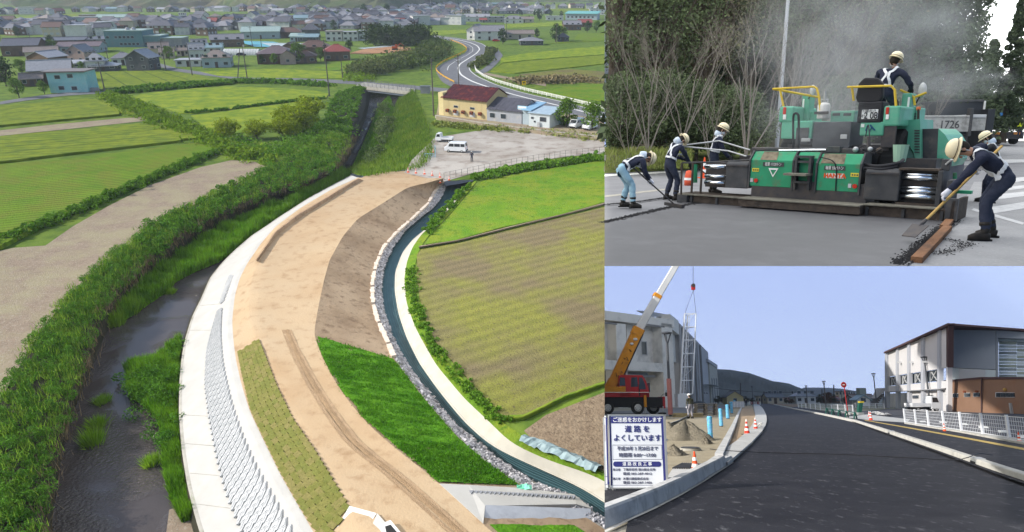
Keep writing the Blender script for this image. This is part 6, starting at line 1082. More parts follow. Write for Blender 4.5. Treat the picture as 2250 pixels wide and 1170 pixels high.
TB([P3(1712, 331, 1.0), P3(1815, 330, 1.0)], .03, 8).build('ram', m_chrome, pv); pbox('control_box', 1816, 1846, 322, 337, .95, .2, m_dk); o = pbox('deck', 1650, 1895, 326, 342, 1.0, .9, m_steel)
for pts in ([(1880, 332, 1.0), (1900, 320, 1.0), (1908, 335, .9), (1925, 330, .9)], [(1902, 300, 1.3), (1908, 275, 1.4), (1912, 320, 1.0)], [(1890, 332, .9), (1915, 338, .85), (1940, 326, .9)], [(1800, 345, .4), (1835, 360, .33), (1836, 420, .33)]): TB(catmull([P3(*q) for q in pts], 4), .012, 6).build('cable', m_blk, pv)
for x, y, r_ in ((1880, 329, .06), (1912, 328, .05), (1932, 332, .07)): MB().ball(tuple(P3(x, y, .95)), r_, 10, 6).build('valve', m_galv if x != 1932 else m_rust2, pv)
TB([P3(1908, 333, 1.1), P3(1909, 302, 1.2)], .035, 8).build('lift_ram', m_steel, pv)
T = 1.7
BX(uL + .05, uR - .05, .35, .98, .2, .62).build('screed_body', m_steel, pv)
pbox('engine_hood', 1786, 1868, 268, 330, T, 1.0, mat('hood_grey', (.075, .08, .085), (.10, .10, .105), 2, rough=.5)); pbox('hood_plate', 1846, 1861, 296, 306, T - .02, .02, m_galv)
pbox('left_fender', 1711, 1743, 234, 270, T, 1.6, m_gr, bevel=.05); pbox('left_fender', 1716, 1785, 266, 306, T + .02, 1.4, m_gr, bevel=.03); pbox('fender_hole', 1748, 1776, 281, 318, T - .01, .03, m_dk); o = pbox('step_light', 1760, 1780, 304, 312, T - .03, .03, m_galv)
pbox('right_fender', 1940, 1977, 233, 278, T, 1.6, m_gr, bevel=.04); pbox('rear_panel', 1889, 1942, 268, 299, T, 1.2, m_gr, bevel=.03); pbox('panel_sticker', 1892, 1899, 273, 280, T - .008, .008, m_white)
for x0, x1 in ((1720, 1727), (1946, 1953)): o = pbox('reflector', x0, x1, 236, 252, T - .02, .02, m_redl); pbox('reflector', x0, x1, 252, 263, T - .02, .02, m_white)
tx = [P3(1906, 277, T - .012), P3(1912, 275, T - .012), P3(1922, 287, T - .012), P3(1915, 281, T - .012), P3(1902, 288, T - .012)]; mb = MB(); mb.tube([tx[1], tx[2]], .018, 4); mb.tube([tx[0], tx[4]], .015, 4); mb.tube([tx[3], P3(1910, 289, T - .012)], .012, 4); mb.build('emblem', mat('emblem_blue', (.02, .07, .16)), pv)
def wheel_at(x, yt, yb, off, nm): u, v1 = PP.at(x, yt, off); r_ = v1 / 2; LT([(.1, 0), (r_ * .92, .0), (r_, .06), (r_, .34), (r_ * .92, .40), (.1, .40)], 20, axis='x').build(nm, m_tyre, pv, TR(u - .2, off + r_, r_)); LT([(.02, -.01), (r_ * .5, -.01), (r_ * .5, .41), (.02, .41)], 14, axis='x').build('rim', m_gr, pv, TR(u - .2, off + r_, r_))
wheel_at(1730, 278, 340, T + .1, 'wheel'); wheel_at(1956, 280, 360, T + .1, 'wheel'); pbox('wheel_arch', 1936, 1968, 276, 325, T + .03, .06, m_steel)
bk = LT([(.02, 0), (.11, .0), (.15, .34), (.14, .34), (.10, .02), (.02, .02)], 14).build('bucket', mat('bucket_green', (.28, .44, .33), rough=.5), pv, MT(P3(1976, 356, .95)))
pbox('back_panel', 1825, 1877, 244, 270, T + .5, .4, m_gr); pbox('back_panel', 1742, 1794, 246, 268, T + .8, .4, m_gr); pbox('pillar', 1761, 1778, 208, 266, T + .7, .35, m_gr, bevel=.02); pbox('pillar_strip', 1762, 1766, 218, 262, T + .68, .02, m_white)
for i in range(2): o = pbox('vent', 1829 + i * 24, 1846 + i * 24, 249, 255, T + .49, .012, m_dk)
u, v = PP.at(1808, 262, T + .2); r_ = PP.at(1823, 245, T + .2)[0] - u; h_ = PP.at(1808, 226, T + .2)[1] - v
gt = LT([(.02, 0), (r_ * .95, 0), (r_, .03), (r_, h_ * .82), (r_ * .8, h_ * .96), (r_ * .3, h_), (.02, h_)], 18).build('gas_tank', mat('tank_white', (.58, .57, .54), (.48, .47, .44), 4, rough=.45), pv, TR(u, T + .2, v), True); TB([(-r_ * .55, 0, h_), (-r_ * .55, 0, h_ * 1.18), (r_ * .55, 0, h_ * 1.18), (r_ * .55, 0, h_)], .018, 6).build('tank_collar', m_frame, gt)
TB([(0, 0, 0), (0, 0, .25)], .03, 6).build('tank_valve', m_galv, gt, TR(0, 0, h_)); BX(-r_ - .02, r_ + .02, -.02, .01, h_ * .28, h_ * .45).build('tank_strap', m_steel, gt, TR(0, -r_, 0))
mb = MB(); mb.tube(catmull([P3(1743, 334, 1.2), P3(1743, 262, 1.2), P3(1747, 250, 1.2), P3(1753, 252, 1.2), P3(1755, 264, 1.2), P3(1755, 334, 1.2)], 5), .026, 8); mb.build('grab_rail', m_blk, pv)
u0, u1, v0, v1 = pb(1881, 1941, 170, 226, T + .1); prof = [(u0 + .05, v0), (u1 - .05, v0), (u1, v0 + .12), (u1 - .02, v1 - .14), (u1 - .14, v1 - .02), (u0 + .14, v1), (u0 + .03, v1 - .12), (u0, v0 + .12)]
MB().prism(prof, 'y', T + .1, T + .26).build('seat_back', m_blk, pv, bevel=.04); pbox('seat_base', 1884, 1938, 224, 270, T - .02, .5, m_blk, bevel=.03); o = pbox('number_plate', 1893, 1929, 241, 262, T - .045, .02, mat('plate_white', (.62, .63, .62)))
u, v = PP.at(1913, 255, T - .05); text('2 08', .19, m_blk, o, MT((u, T - .049, v)), bold=.004, sx=.8); u, v = PP.at(1897, 256, T - .05); text('れ', .09, m_blk, o, MT((u, T - .049, v))); u, v = PP.at(1909, 245, T - .05); text('下関市さ', .075, m_blk, o, MT((u, T - .049, v)))
for pts in ([(1804, 260, T + .1), (1800, 215, T + .1), (1795, 195, T + .1), (1788, 191, T + .1), (1698, 196, T + .1)], [(1698, 196, T + .1), (1798, 214, T + .7)], [(1714, 198, T + .1), (1722, 236, T + .1)], [(1969, 236, T + .05), (1966, 198, T + .05), (1958, 189, T + .05), (1862, 192, T + .05)], [(1872, 192, T + .05), (1876, 222, T + .1)], [(1978, 198, T + 1.2), (2002, 209, T + 1.2), (2008, 216, T + 1.2), (2010, 232, T + 1.2)], [(2010, 214, T + 1.3), (2036, 204, T + 1.3)]): TB([P3(*q) for q in pts], .026, 8).build('hand_rail', m_yrail, pv)
m_mir = mat('mirror_shell', (.60, .60, .58), (.45, .46, .45), 8, rough=.4)
for x, y0_, y1_, off in ((1786, 187, 210, T + .6), (2027, 182, 216, T + 1.4)): c = P3(x, (y0_ + y1_) / 2, off); h_ = (P3(x, y0_, off) - P3(x, y1_, off)).length; MB().ball((0, 0, 0), .5, 12, 8, (h_ * .5, .12, h_)).build('mirror', m_mir, pv, MT(c), True); TB([c + Vector((0, .05, 0)), c + Vector((-.12, .1, -h_ * .8))], .015, 6).build('mirror_arm', m_blk, pv)
pbox('side_pillar', 1979, 2000, 205, 268, T + 1.1, .5, m_gr, bevel=.03); pbox('pillar_strip', 1992, 1997, 214, 262, T + 1.08, .02, m_white); pbox('radiator_hood', 1999, 2015, 236, 272, T + 1.3, .8, m_gr, bevel=.03)
for i in range(6): pbox('louvre', 2000, 2013, 249 + i * 3.4, 250.6 + i * 3.4, T + 1.27, .04, m_dk, bevel=0)
for i in range(9): pbox('louvre', 2009, 2020, 286 + i * 6, 288.4 + i * 6, T + .76, .05, m_dk, bevel=0)
mb = MB(); pr = [P3(x, y, T + .8) for x, y in ((1968, 267), (2022, 262), (2023, 356), (2012, 356), (2007, 335), (1996, 318), (1980, 314), (1968, 318))]; n = len(pr); mb.add(pr + [p + Vector((0, 1.3, 0)) for p in pr], [tuple(range(n))[::-1], tuple(range(n, 2 * n))] + [(i, (i + 1) % n, n + (i + 1) % n, n + i) for i in range(n)]); mb.build('side_hood', m_gr, pv)
mb = MB(); pr = [P3(x, y, T + .9) for x, y in ((1970, 312), (1982, 318), (1998, 324), (2008, 342), (2010, 360), (1970, 360))]; n = len(pr); mb.add(pr + [p + Vector((0, .7, 0)) for p in pr], [tuple(range(n))[::-1]] + [(i, (i + 1) % n, n + (i + 1) % n, n + i) for i in range(n)]); mb.build('inner_guard', mat('pale_green', (.22, .40, .31), (.17, .34, .25), 3), pv)
TB([P3(2017, 318, T + .9), P3(2018, 240, T + .9)], .025, 8).build('beacon_post', m_rust2, pv); pbox('beacon', 2013, 2022, 235, 243, T + .88, .08, mat('beacon_orange', (.6, .18, .08)))
def slab(nm, pts, off, dp, mt):
 pr = [P3(x, y, off) for x, y in pts]; n = len(pr); mb = MB(); mb.add(pr + [p + Vector((0, dp, 0)) for p in pr], [tuple(range(n))[::-1], tuple(range(n, 2 * n))] + [(i, (i + 1) % n, n + (i + 1) % n, n + i) for i in range(n)]); return mb.build(nm, mt, pv)
slab('hopper_front', ((2023, 284), (2062, 283), (2058, 368), (2023, 360)), T + 1.0, .08, m_dk); slab('hopper_wing', ((2062, 283), (2076, 296), (2089, 318), (2089, 352), (2078, 368), (2058, 368)), T + 1.0, 2.0, m_gr); slab('hopper_body', ((1990, 318), (2024, 318), (2058, 366), (1990, 366)), T + 1.3, 2.0, m_steel)
BX(.6, LU - .8, T + .3, T + 3.6, .35, 1.1).build('chassis', m_steel, pv); BX(uL + .2, uR - .1, T + .2, T + 3.4, 1.0, PP.at(1800, 318, T + .3)[1]).build('deck', m_steel, pv)
TP = Plane(PAV, PAV.at(2010, 371), PAV.at(2140, 371)); dt = thing('dump_truck', 'black dump truck backing up behind the paver with a worn grey tailgate', 'truck', TP.M); m_tail = mat('worn_tailgate', (.36, .36, .34), (.27, .27, .26), 2, rough=.7, dirt=(.14, .13, .12), ds=2.5); m_trk = mat('truck_black', (.03, .032, .036), rough=.35, coat=.2)
def tbx(nm, x0, x1, yt, yb, off, dp, mt, par=None, Pn=None, bevel=.02): Pn = Pn or TP; xm, ym = (x0 + x1) / 2, (yt + yb) / 2; return BX(Pn.at(x0, ym, off)[0], Pn.at(x1, ym, off)[0], off, off + dp, Pn.at(xm, yb, off)[1], Pn.at(xm, yt, off)[1]).build(nm, mt, par or dt, bevel=bevel)
tg = tbx('tailgate', 2012, 2131, 258, 290, 0, .12, m_tail); tbx('tailgate_rim', 2012, 2131, 254, 259, -.03, .18, m_tail); tbx('bed', 2014, 2130, 262, 296, .13, 5.0, m_trk); tbx('bed_side', 2130, 2137, 238, 300, -.02, .3, m_dk)
tbx('bed_side', 2136, 2166, 258, 288, .5, 3.0, m_tail); tbx('side_rim', 2136, 2168, 252, 259, .45, 3.2, m_frame); tbx('cab', 2062, 2162, 222, 262, 5.4, 1.8, m_trk, bevel=.06); tbx('cab_roof_rail', 2062, 2163, 219, 224, 5.3, .2, m_dk); tbx('cab_trim', 2162, 2165, 222, 258, 5.3, .1, m_white); tbx('chassis', 2030, 2125, 296, 330, .6, 5, m_steel); tbx('cab_side', 2166, 2182, 240, 330, 4.8, 2, m_trk)
for x0, x1 in ((2026, 2060), (2100, 2138)):
 u0, u1 = TP.at(x0, 340)[0], TP.at(x1, 340)[0]; LT([(.1, u0), (.46, u0), (.5, u0 + .05), (.5, u1 - .05), (.46, u1), (.1, u1)], 18, axis='x').build('wheel', m_tyre, dt, TR(0, 1.6, .5)); MB().prism([(1.0, .9), (1.0, 1.2), (2.2, 1.2), (2.2, .9)], 'x', u0, u1).build('mudguard', m_galv, dt)
u, v = TP.at(2086, 275); text('1726', .52, m_dk, tg, MT((u, -.004, v)), sx=.95, bold=.01); u, v = TP.at(2036, 275); text('下', .36, m_dk, tg, MT((u, -.004, v)))
TB([(TP.at(2166, 270)[0], 4.7, TP.at(2166, 275)[1]), (TP.at(2178, 250)[0], 4.6, TP.at(2178, 248)[1])], .03, 6).build('mirror_arm', m_blk, dt); BX(-.12, .12, -.05, .05, -.25, .25).build('mirror', m_blk, dt, MT((TP.at(2180, 250)[0], 4.6, TP.at(2180, 252)[1])))
fp = Vector((PAV.at(2180, 340, 0).x * 1.0, 0, 0)); q0 = pav_pt(2186, 318, 62); q1 = pav_pt(2262, 318, 62); FP = Plane(PAV, (q0.x, q0.y, q0.z), (q1.x, q1.y, q1.z)); ft_ = thing('dump_truck', 'distant black flatbed truck with a blue load cover at the right edge', 'truck', FP.M)
zb = q0.z
def fb(nm, x0, x1, yt, yb, off, dp, mt): o = tbx(nm, x0, x1, yt, yb, off, dp, mt, ft_, FP); return o
fb('tailgate', 2182, 2240, 272, 286, 0, .15, m_dk); fb('chassis', 2186, 2250, 290, 306, .3, 4, m_steel); fb('load_cover', 2200, 2236, 247, 268, .5, 3, mat('cover_blue', (.03, .13, .32), (.05, .17, .38), 2)); fb('bed_side', 2238, 2262, 262, 285, 0, 4, m_dk); fb('cab', 2206, 2256, 252, 272, 4.2, 1.6, m_trk)
for x0 in (2186, 2228): fb('tail_lamp', x0, x0 + 14, 291, 296, .2, .05, mat('amber', (.5, .2, .04)))
for x in (2205, 2240): u = FP.at(x, 310)[0]; LT([(.1, -.2), (.45, -.2), (.5, -.15), (.5, .15), (.45, .2), (.1, .2)], 14, axis='x').build('wheel', m_tyre, ft_, TR(u, .8, .5))
od = thing('barrel', 'orange plastic drum standing behind the left end of the screed', 'drum', PAV.M @ MT(PAV.at(1513, 408, 0))); k_ = PAV.k(PAV.at(1513, 408, 0)); r_ = 9.5 / k_
LT([(.02, 0), (r_, 0), (r_ * 1.03, 10 / k_), (r_ * .92, 22 / k_), (r_ * .7, 31 / k_), (.02, 33 / k_)], 16).build('shell', mat('drum_orange', (.58, .10, .05), (.48, .08, .04), 4, rough=.5), od, None, True); LT([(r_ * 1.035, 12 / k_), (r_ * 1.0, 17 / k_)], 16).build('band', m_white, od)
rc2 = thing('traffic_cone', 'red and white cone top between two left workers', 'traffic cone', PAV.M @ MT(PAV.at(1546, 392, 0))); cone_parts(rc2, .78, .19)
def at_px(x, y, face): return PAV.M @ MT(PAV.at(x, y, .03)) @ Matrix.Rotation(face, 4, 'Z')
person(at_px(1374, 457, R(-82)), 'worker in pale blue jeans bending low over a rake at the far left', (0, -.12, .86), (0, .86, .42), (0, .95, -.15), ((-.16, -.02, 0), (.16, .12, 0)), ((-.05, .62, .52), (.05, .50, .62)), m_navy, m_jean, mask=False, towel=True, knee=((0, 1, .1), (0, 1, .1)), elb=((-.6, -.2, -.6), (.5, -.2, -.6)))
M0 = at_px(1374, 457, R(-82))
def rake_head(t_): BX(-.34, .34, -.04, .04, -.02, .05).build('rake_head', m_steel, t_, MT((0, 1.12, .03)) @ Matrix.Rotation(R(12), 4, 'Z'))
shaft(M0, (.06, -.02, 1.0), (0, 1.12, .06), .017, m_steel, 'rake', 'thin dark rake held by the bending worker in jeans', 'rake', rake_head)
person(at_px(1470, 440, R(-70)), 'worker in navy with bowed head and white harness, second from left', (0, -.05, .90), (.05, .38, .9), (.1, .75, .35), ((-.13, 0, 0), (.15, .08, 0)), ((-.02, .42, .98), (.12, .48, .86)), m_navy, m_navy2, towel=True, glove=m_blkglove, elb=((-.7, -.5, -.4), (.7, -.5, -.4)))
M1 = at_px(1470, 440, R(-70)); shaft(M1, (-.1, .30, 1.1), (.25, 1.0, .55), .017, m_steel, 'shovel', 'dark shovel held by the bowed navy worker', 'shovel', lambda t_: BX(-.11, .11, -.14, .14, 0, .02).build('blade', m_steel, t_, MT((.28, 1.06, .52)) @ Matrix.Rotation(R(-35), 4, 'X')))
c = PP.M @ P3(1572, 400, 1.3); gz = PAV.M.inverted() @ c
pm_ = pav_pt(1570, 300, 16.2); person(PAV.M @ MT((pm_.x, pm_.y, .17)) @ Matrix.Rotation(R(-100), 4, 'Z') @ Matrix.Identity(4), 'masked worker in navy standing behind the left screed rams', (0, 0, .93), (.05, .22, .97), (0, .45, .85), ((-.12, 0, 0), (.12, .05, 0)), ((-.1, .38, .92), (.2, .35, .88)), m_navy, m_navy2, towel=True, glove=m_blkglove, s=1.0)
o3 = P3(1948, 238, T + .9); opM = PP.M @ MT((o3.x - .08, o3.y, o3.z - .66)) @ Matrix.Rotation(R(-8), 4, 'Z')
person(opM, 'operator in navy with crossed white straps sitting on the paver, back turned', (0, 0, .86), (.10, .22, .97), (.22, .35, .9), ((-.14, .25, .12), (.14, .25, .12)), ((-.25, .5, 1.0), (.32, .42, .95)), m_navy, m_navy2, mask=False, glove=m_blkglove, s=1.14)
M3 = PAV.M @ MT(PAV.at(2172, 526, .012)) @ Matrix.Rotation(R(68), 4, 'Z')
person(M3, 'worker at the right leaning on a long wooden shovel, facing left', (.02, -.10, .86), (-.10, .80, .56), (0, .92, .12), ((-.20, .10, 0), (.20, -.08, 0)), ((-.26, .60, .62), (.36, .16, .98)), m_navy, m_navy2, toes=((-.2, 1), (.15, 1)), mask=False, elb=((-.5, -.3, -.5), (.7, -.6, .3)), s=1.15, hw=.185)
h0, h1 = Vector((.95, -.24, 1.40)), Vector((-.66, .98, .33)); sh_ = thing('shovel', 'long wooden shaft shovel slanting down to the timber edge', 'shovel', M3); TB([h0, h1], .021, 8).build('handle', m_tool, sh_); dd = (h1 - h0).normalized(); TB([h1, h1 + dd * .12, h1 + dd * .2], [.026, .03, .012], 8).build('socket', m_steel, sh_)
mb = MB(); sx_ = dd.cross(Vector((0, 0, 1))).normalized(); e0, e1 = h1 + dd * .15, h1 + dd * .48; mb.hexa([e0 - sx_ * .12, e0 + sx_ * .12, e1 + sx_ * .10, e1 - sx_ * .10], [e0 - sx_ * .12 + Vector((0, 0, .012)), e0 + sx_ * .12 + Vector((0, 0, .012)), e1 + sx_ * .1 + Vector((0, 0, .012)), e1 - sx_ * .1 + Vector((0, 0, .012))]); mb.build('blade', m_steel, sh_)
person(PAV.M @ MT(PAV.at(2178, 446, .012)) @ Matrix.Rotation(R(55), 4, 'Z'), 'worker behind the shoveller at the right, towel under the helmet', (0, 0, .92), (0, .35, .93), (0, .55, .7), ((-.12, 0, 0), (.14, .15, 0)), ((-.15, .5, .85), (.3, .3, .9)), mat('jacket_black', (.03, .03, .033), (.045, .045, .048), 8, bump=.3), m_navy2, towel=True, s=1.0)
vy = q0 + Vector((3.0, -.4, 0)); yv = pav_pt(2240, 290, 60)
person(PAV.M @ MT((yv.x, yv.y, q0.z + .65)) @ Matrix.Rotation(R(170), 4, 'Z'), 'distant person in a yellow safety vest on the far truck bed', (0, 0, .92), (0, .05, 1), (0, .1, 1), ((-.12, 0, 0), (.12, 0, 0)), ((-.25, .1, .8), (.25, .1, .8)), mat('vest_yellow', (.62, .75, .02)), m_navy2, harness=False, mask=False)
sm_ = bpy.data.materials.new('smoke'); sm_.use_nodes = True; t = sm_.node_tree; t.nodes.clear(); out = t.nodes.new('ShaderNodeOutputMaterial'); pvn = t.nodes.new('ShaderNodeVolumePrincipled'); pvn.inputs['Color'].default_value = (.80, .84, .86, 1); pvn.inputs['Anisotropy'].default_value = .2
tc = t.nodes.new('ShaderNodeTexCoord'); nz_ = t.nodes.new('ShaderNodeTexNoise'); nz_.inputs['Scale'].default_value = 2.6; nz_.inputs['Detail'].default_value = 4; nz_.inputs['Distortion'].default_value = .6
ln = t.nodes.new('ShaderNodeVectorMath'); ln.operation = 'LENGTH'; fo = t.nodes.new('ShaderNodeMapRange'); fo.inputs[1].default_value = 1.0; fo.inputs[2].default_value = .1; nr_ = t.nodes.new('ShaderNodeMapRange'); nr_.inputs[1].default_value = .38; nr_.inputs[2].default_value = .72; mu = t.nodes.new('ShaderNodeMath'); mu.operation = 'MULTIPLY'; mu2 = t.nodes.new('ShaderNodeMath'); mu2.operation = 'MULTIPLY'; mu2.inputs[1].default_value = SMOKE = .48
t.links.new(tc.outputs['Object'], nz_.inputs['Vector']); t.links.new(tc.outputs['Object'], ln.inputs[0]); t.links.new(ln.outputs['Value'], fo.inputs[0]); t.links.new(nz_.outputs[0], nr_.inputs[0]); t.links.new(fo.outputs[0], mu.inputs[0]); t.links.new(nr_.outputs[0], mu.inputs[1]); t.links.new(mu.outputs[0], mu2.inputs[0]); t.links.new(mu2.outputs[0], pvn.inputs['Density']); t.links.new(pvn.outputs[0], out.inputs['Volume'])
for (x, y, d, rx, ry, rz_, lab) in ((1890, 110, 18, 3.6, 2.4, 3.4, 'thin white smoke rising over the paver'), (2110, 180, 20, 1.9, 1.2, .7, 'thin smoke drifting over the black truck'), (1810, 280, 14.6, 1.9, .9, 1.0, 'thin steam over the engine hood')):
 c = pav_pt(x, y, d); o = MB().ball((0, 0, 0), 1, 20, 12).build('smoke', sm_, None, PAV.M @ MT(c) @ Matrix.Diagonal((rx, ry, rz_, 1))); tag(o, lab, 'smoke', None, 'stuff')
mb = MB(); rows = []  # glowing sheet above the frame, added to block the sun and light the road
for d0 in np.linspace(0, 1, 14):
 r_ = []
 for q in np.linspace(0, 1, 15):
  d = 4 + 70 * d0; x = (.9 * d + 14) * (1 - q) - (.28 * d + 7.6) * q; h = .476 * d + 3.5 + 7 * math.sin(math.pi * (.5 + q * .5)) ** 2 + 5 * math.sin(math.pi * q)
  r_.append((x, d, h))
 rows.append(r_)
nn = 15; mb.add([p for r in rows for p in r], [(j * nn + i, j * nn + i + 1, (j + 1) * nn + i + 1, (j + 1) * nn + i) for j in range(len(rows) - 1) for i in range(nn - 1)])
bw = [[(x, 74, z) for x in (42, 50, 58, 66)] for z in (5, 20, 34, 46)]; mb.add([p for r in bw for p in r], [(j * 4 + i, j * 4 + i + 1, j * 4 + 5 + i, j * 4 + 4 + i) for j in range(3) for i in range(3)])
m_sun_screen = bpy.data.materials.new('overcast_sun_screen'); m_sun_screen.use_nodes = True; t = m_sun_screen.node_tree; t.nodes.clear(); out = t.nodes.new('ShaderNodeOutputMaterial'); em = t.nodes.new('ShaderNodeEmission'); em.inputs[0].default_value = (.97, .98, 1, 1); em.inputs[1].default_value = 2.5; t.links.new(em.outputs[0], out.inputs[0])
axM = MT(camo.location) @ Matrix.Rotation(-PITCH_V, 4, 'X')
mb.build('sky', m_sun_screen, None, axM)['kind'] = 'structure'  # white backdrop behind the trees plus the unseen sheet that blocks the sun
# ================================================================== THE NEW STREET
B4 = lambda pts, z=0.0: px(STR, pts, z)
m_new = mat('new_asphalt', (.021, .021, .025), (.029, .029, .034), 1.2, rough=.7, bump=.25, bscale=50, spec=.1, coord='Object', dirt=(.04, .04, .045), ds=.5)
def street_asphalt():
 m = m_new; t = m.node_tree; b = t.nodes['Principled BSDF']; src = b.inputs['Base Color'].links[0].from_socket     # pale scuffs left by the rollers
 tc = t.nodes.new('ShaderNodeTexCoord'); mp = t.nodes.new('ShaderNodeMapping'); mp.inputs['Scale'].default_value = (1, .4, 1); n1 = t.nodes.new('ShaderNodeTexNoise'); n1.inputs['Scale'].default_value = 5.5; n1.inputs['Detail'].default_value = 9; n1.inputs['Roughness'].default_value = .72
 r = t.nodes.new('ShaderNodeMapRange'); r.inputs[1].default_value = .57; r.inputs[2].default_value = .74; x = t.nodes.new('ShaderNodeMix'); x.data_type = 'RGBA'; x.inputs[7].default_value = (.20, .20, .21, 1)
 t.links.new(tc.outputs['Object'], mp.inputs[0]); t.links.new(mp.outputs[0], n1.inputs[0]); t.links.new(n1.outputs[0], r.inputs[0]); t.links.new(r.outputs[0], x.inputs[0]); t.links.new(src, x.inputs[6]); t.links.new(x.outputs[2], b.inputs['Base Color'])
street_asphalt()
m_sand = mat('sandy_fill', (.36, .31, .22), (.29, .25, .18), 1.2, bump=.6, bscale=9, dirt=(.40, .36, .27), ds=2.5); m_sandb = mat('brown_sand', (.43, .32, .21), (.36, .26, .17), 1.5, bump=.6, bscale=10); m_kerb = mat('kerb_concrete', (.55, .55, .545), (.49, .49, .49), 2, bump=.15, bscale=20, dirt=(.30, .30, .30), ds=2.2); m_kerbl = mat('kerb_pale', (.56, .55, .51), (.49, .48, .45), 2, bump=.15, bscale=20, dirt=(.38, .37, .35), ds=1.6); m_pave = mat('slab_grey', (.50, .50, .49), (.44, .44, .435), 2, bump=.12, bscale=20, dirt=(.40, .40, .39), ds=3)
RLs = [(1328.5, 1171), (1380, 1143), (1440, 1116), (1500, 1085), (1550, 1055), (1590, 1029), (1625, 1003), (1655, 975), (1677, 950), (1686, 930), (1684, 913), (1676, 898), (1667, 889)]
RRs = [(2500, 1150), (2260, 1066), (2190, 1042), (2120, 1016), (2050, 990), (1976, 964), (1920, 944), (1874, 928), (1840, 920), (1808, 913), (1770, 905), (1730, 897), (1700, 890), (1687, 886.5)]
base = [STR.at(1328.5, 1400), STR.at(2900, 1400), STR.at(2900, 890), Vector((1400, 2400, -.03)), Vector((330, 2400, -.03))]
for p in base: p.z = -.03
sheet('ground', base, mat('lot_ground', (.34, .31, .26), (.28, .26, .22), .2, bump=.3, bscale=3, c3=(.20, .20, .12), s3=.02), fr=STR)
sheet('street', B4([(1328.5, 1400), (2900, 1400), (2500, 1150)] + RRs[1:] + [(1668, 886)] + RLs[::-1][:-1]), m_new, fr=STR)
sheet('side_walk', B4([(2500, 1150)] + RRs[1:7] + [(1880, 930), (1860, 921), (1910, 916), (1990, 928), (2110, 948), (2500, 1013)], .05), m_new, fr=STR)
sheet('side_street', B4([(1870, 926), (1808, 911), (1770, 903), (1730, 895), (1752, 894), (1800, 902), (1880, 912), (1960, 914), (1995, 912)], .02), m_new, fr=STR); sheet('car_park', B4([(1880, 905), (1950, 899), (2500, 907), (2500, 1010), (2110, 944), (1992, 927), (1900, 912)], .012), mat('park_asphalt', (.085, .086, .095), (.07, .07, .078), 1, rough=.8, bump=.2, bscale=40), fr=STR)
sheet('crossing_slab', B4([(1855, 917), (1905, 911), (2000, 922), (1992, 929), (1915, 924)], .055), m_pave, fr=STR)
sheet('fence_foot', B4([(1987, 929), (2110, 948), (2500, 1018), (2500, 1010), (2110, 944), (1990, 926)], .12), m_kerbl, fr=STR, depth=.1)
loft('yellow_line', [B4([(1900, 923), (1990, 938), (2110, 959), (2252, 985), (2500, 1030)], .058), B4([(1900, 924.5), (1990, 940.5), (2110, 962.5), (2252, 990), (2500, 1037)], .058)], 30, 1, mat('line_yellow', (.52, .38, .12), (.44, .33, .13), 6), fr=STR)
for i in range(6): q = i / 5; x = 2020 + 215 * q; y = 925 + 32 * q * q; sheet('bay_line', B4([(x, y), (x + 12 + 12 * q, y), (x + 16 + 16 * q, y + 3 + 3 * q), (x + 2, y + 3 + 3 * q)], .02), m_white, fr=STR)
lk = thing('kerb', 'row of thick grey kerb stones curving along the left of the new street', 'kerb', STR.M)
KB = B4([(1329, 1164), (1378, 1142), (1440, 1114), (1500, 1083), (1550, 1053), (1580, 1035), (1612, 1014)]); A_ = resample(KB, 200); dl = np.r_[0, np.cumsum(np.linalg.norm(np.diff(A_, axis=0), axis=1))]; nK = 8
for i in range(nK):
 t0, t1 = dl[-1] * i / nK, dl[-1] * (i + 1) / nK - .012; p0, p1 = (Vector([np.interp(t, dl, A_[:, k]) for k in range(3)]) for t in (t0, t1)); d = p1 - p0; n = Vector((-d.y, d.x, 0)).normalized()
 h = .24 if i < nK - 1 else .17
 mb = MB(); q = [(0, 0), (.03, h - .03), (.05, h), (.19, h), (.21, 0)]
 mb.add([p0 + n * a + Vector((0, 0, b)) for a, b in q] + [p1 + n * a + Vector((0, 0, b if i < nK - 1 else b * .8)) for a, b in q], [(0, 1, 2, 3, 4)[::-1], (5, 6, 7, 8, 9)] + [(k, k + 1, k + 6, k + 5) for k in range(4)])
 o = mb.build('kerb_stone', m_kerb, lk);
 bm = bmesh.new(); bm.from_mesh(o.data); bmesh.ops.recalc_face_normals(bm, faces=bm.faces); bm.to_mesh(o.data); bm.free()
loft('kerb_footing', [B4([(1328.5, 1171), (1378, 1146), (1440, 1118), (1500, 1087), (1550, 1057), (1612, 1017)], .012), B4([(1328.5, 1166), (1378, 1141), (1440, 1113), (1500, 1082), (1550, 1053), (1610, 1013)], .012)], 40, 1, m_kerbl, fr=STR)
gt_ = thing('gutter', 'curved band of flat pale gutter slabs at the left road edge', 'gutter', STR.M)
GO = B4([(1600, 1023), (1625, 1003), (1655, 975), (1677, 950), (1686, 930), (1684, 913), (1676, 898), (1667, 889)], .02); GI = B4([(1556, 1018), (1590, 995), (1622, 973), (1645, 950), (1657, 930), (1660, 913), (1657, 898), (1655, 889)], .02)
A_, B_ = resample(GO, 25), resample(GI, 25)
for i in range(24):
 mb = MB(); k = .985; a0, a1, b0, b1 = (Vector(v) for v in (A_[i], A_[i] + (A_[i + 1] - A_[i]) * k, B_[i], B_[i] + (B_[i + 1] - B_[i]) * k)); u_ = Vector((0, 0, .07)); mb.hexa([a0, a1, b1, b0], [a0 + u_, a1 + u_, b1 + u_, b0 + u_]); o = mb.build('slab', m_pave, gt_); bm = bmesh.new(); bm.from_mesh(o.data); bmesh.ops.recalc_face_normals(bm, faces=bm.faces); bm.to_mesh(o.data); bm.free()
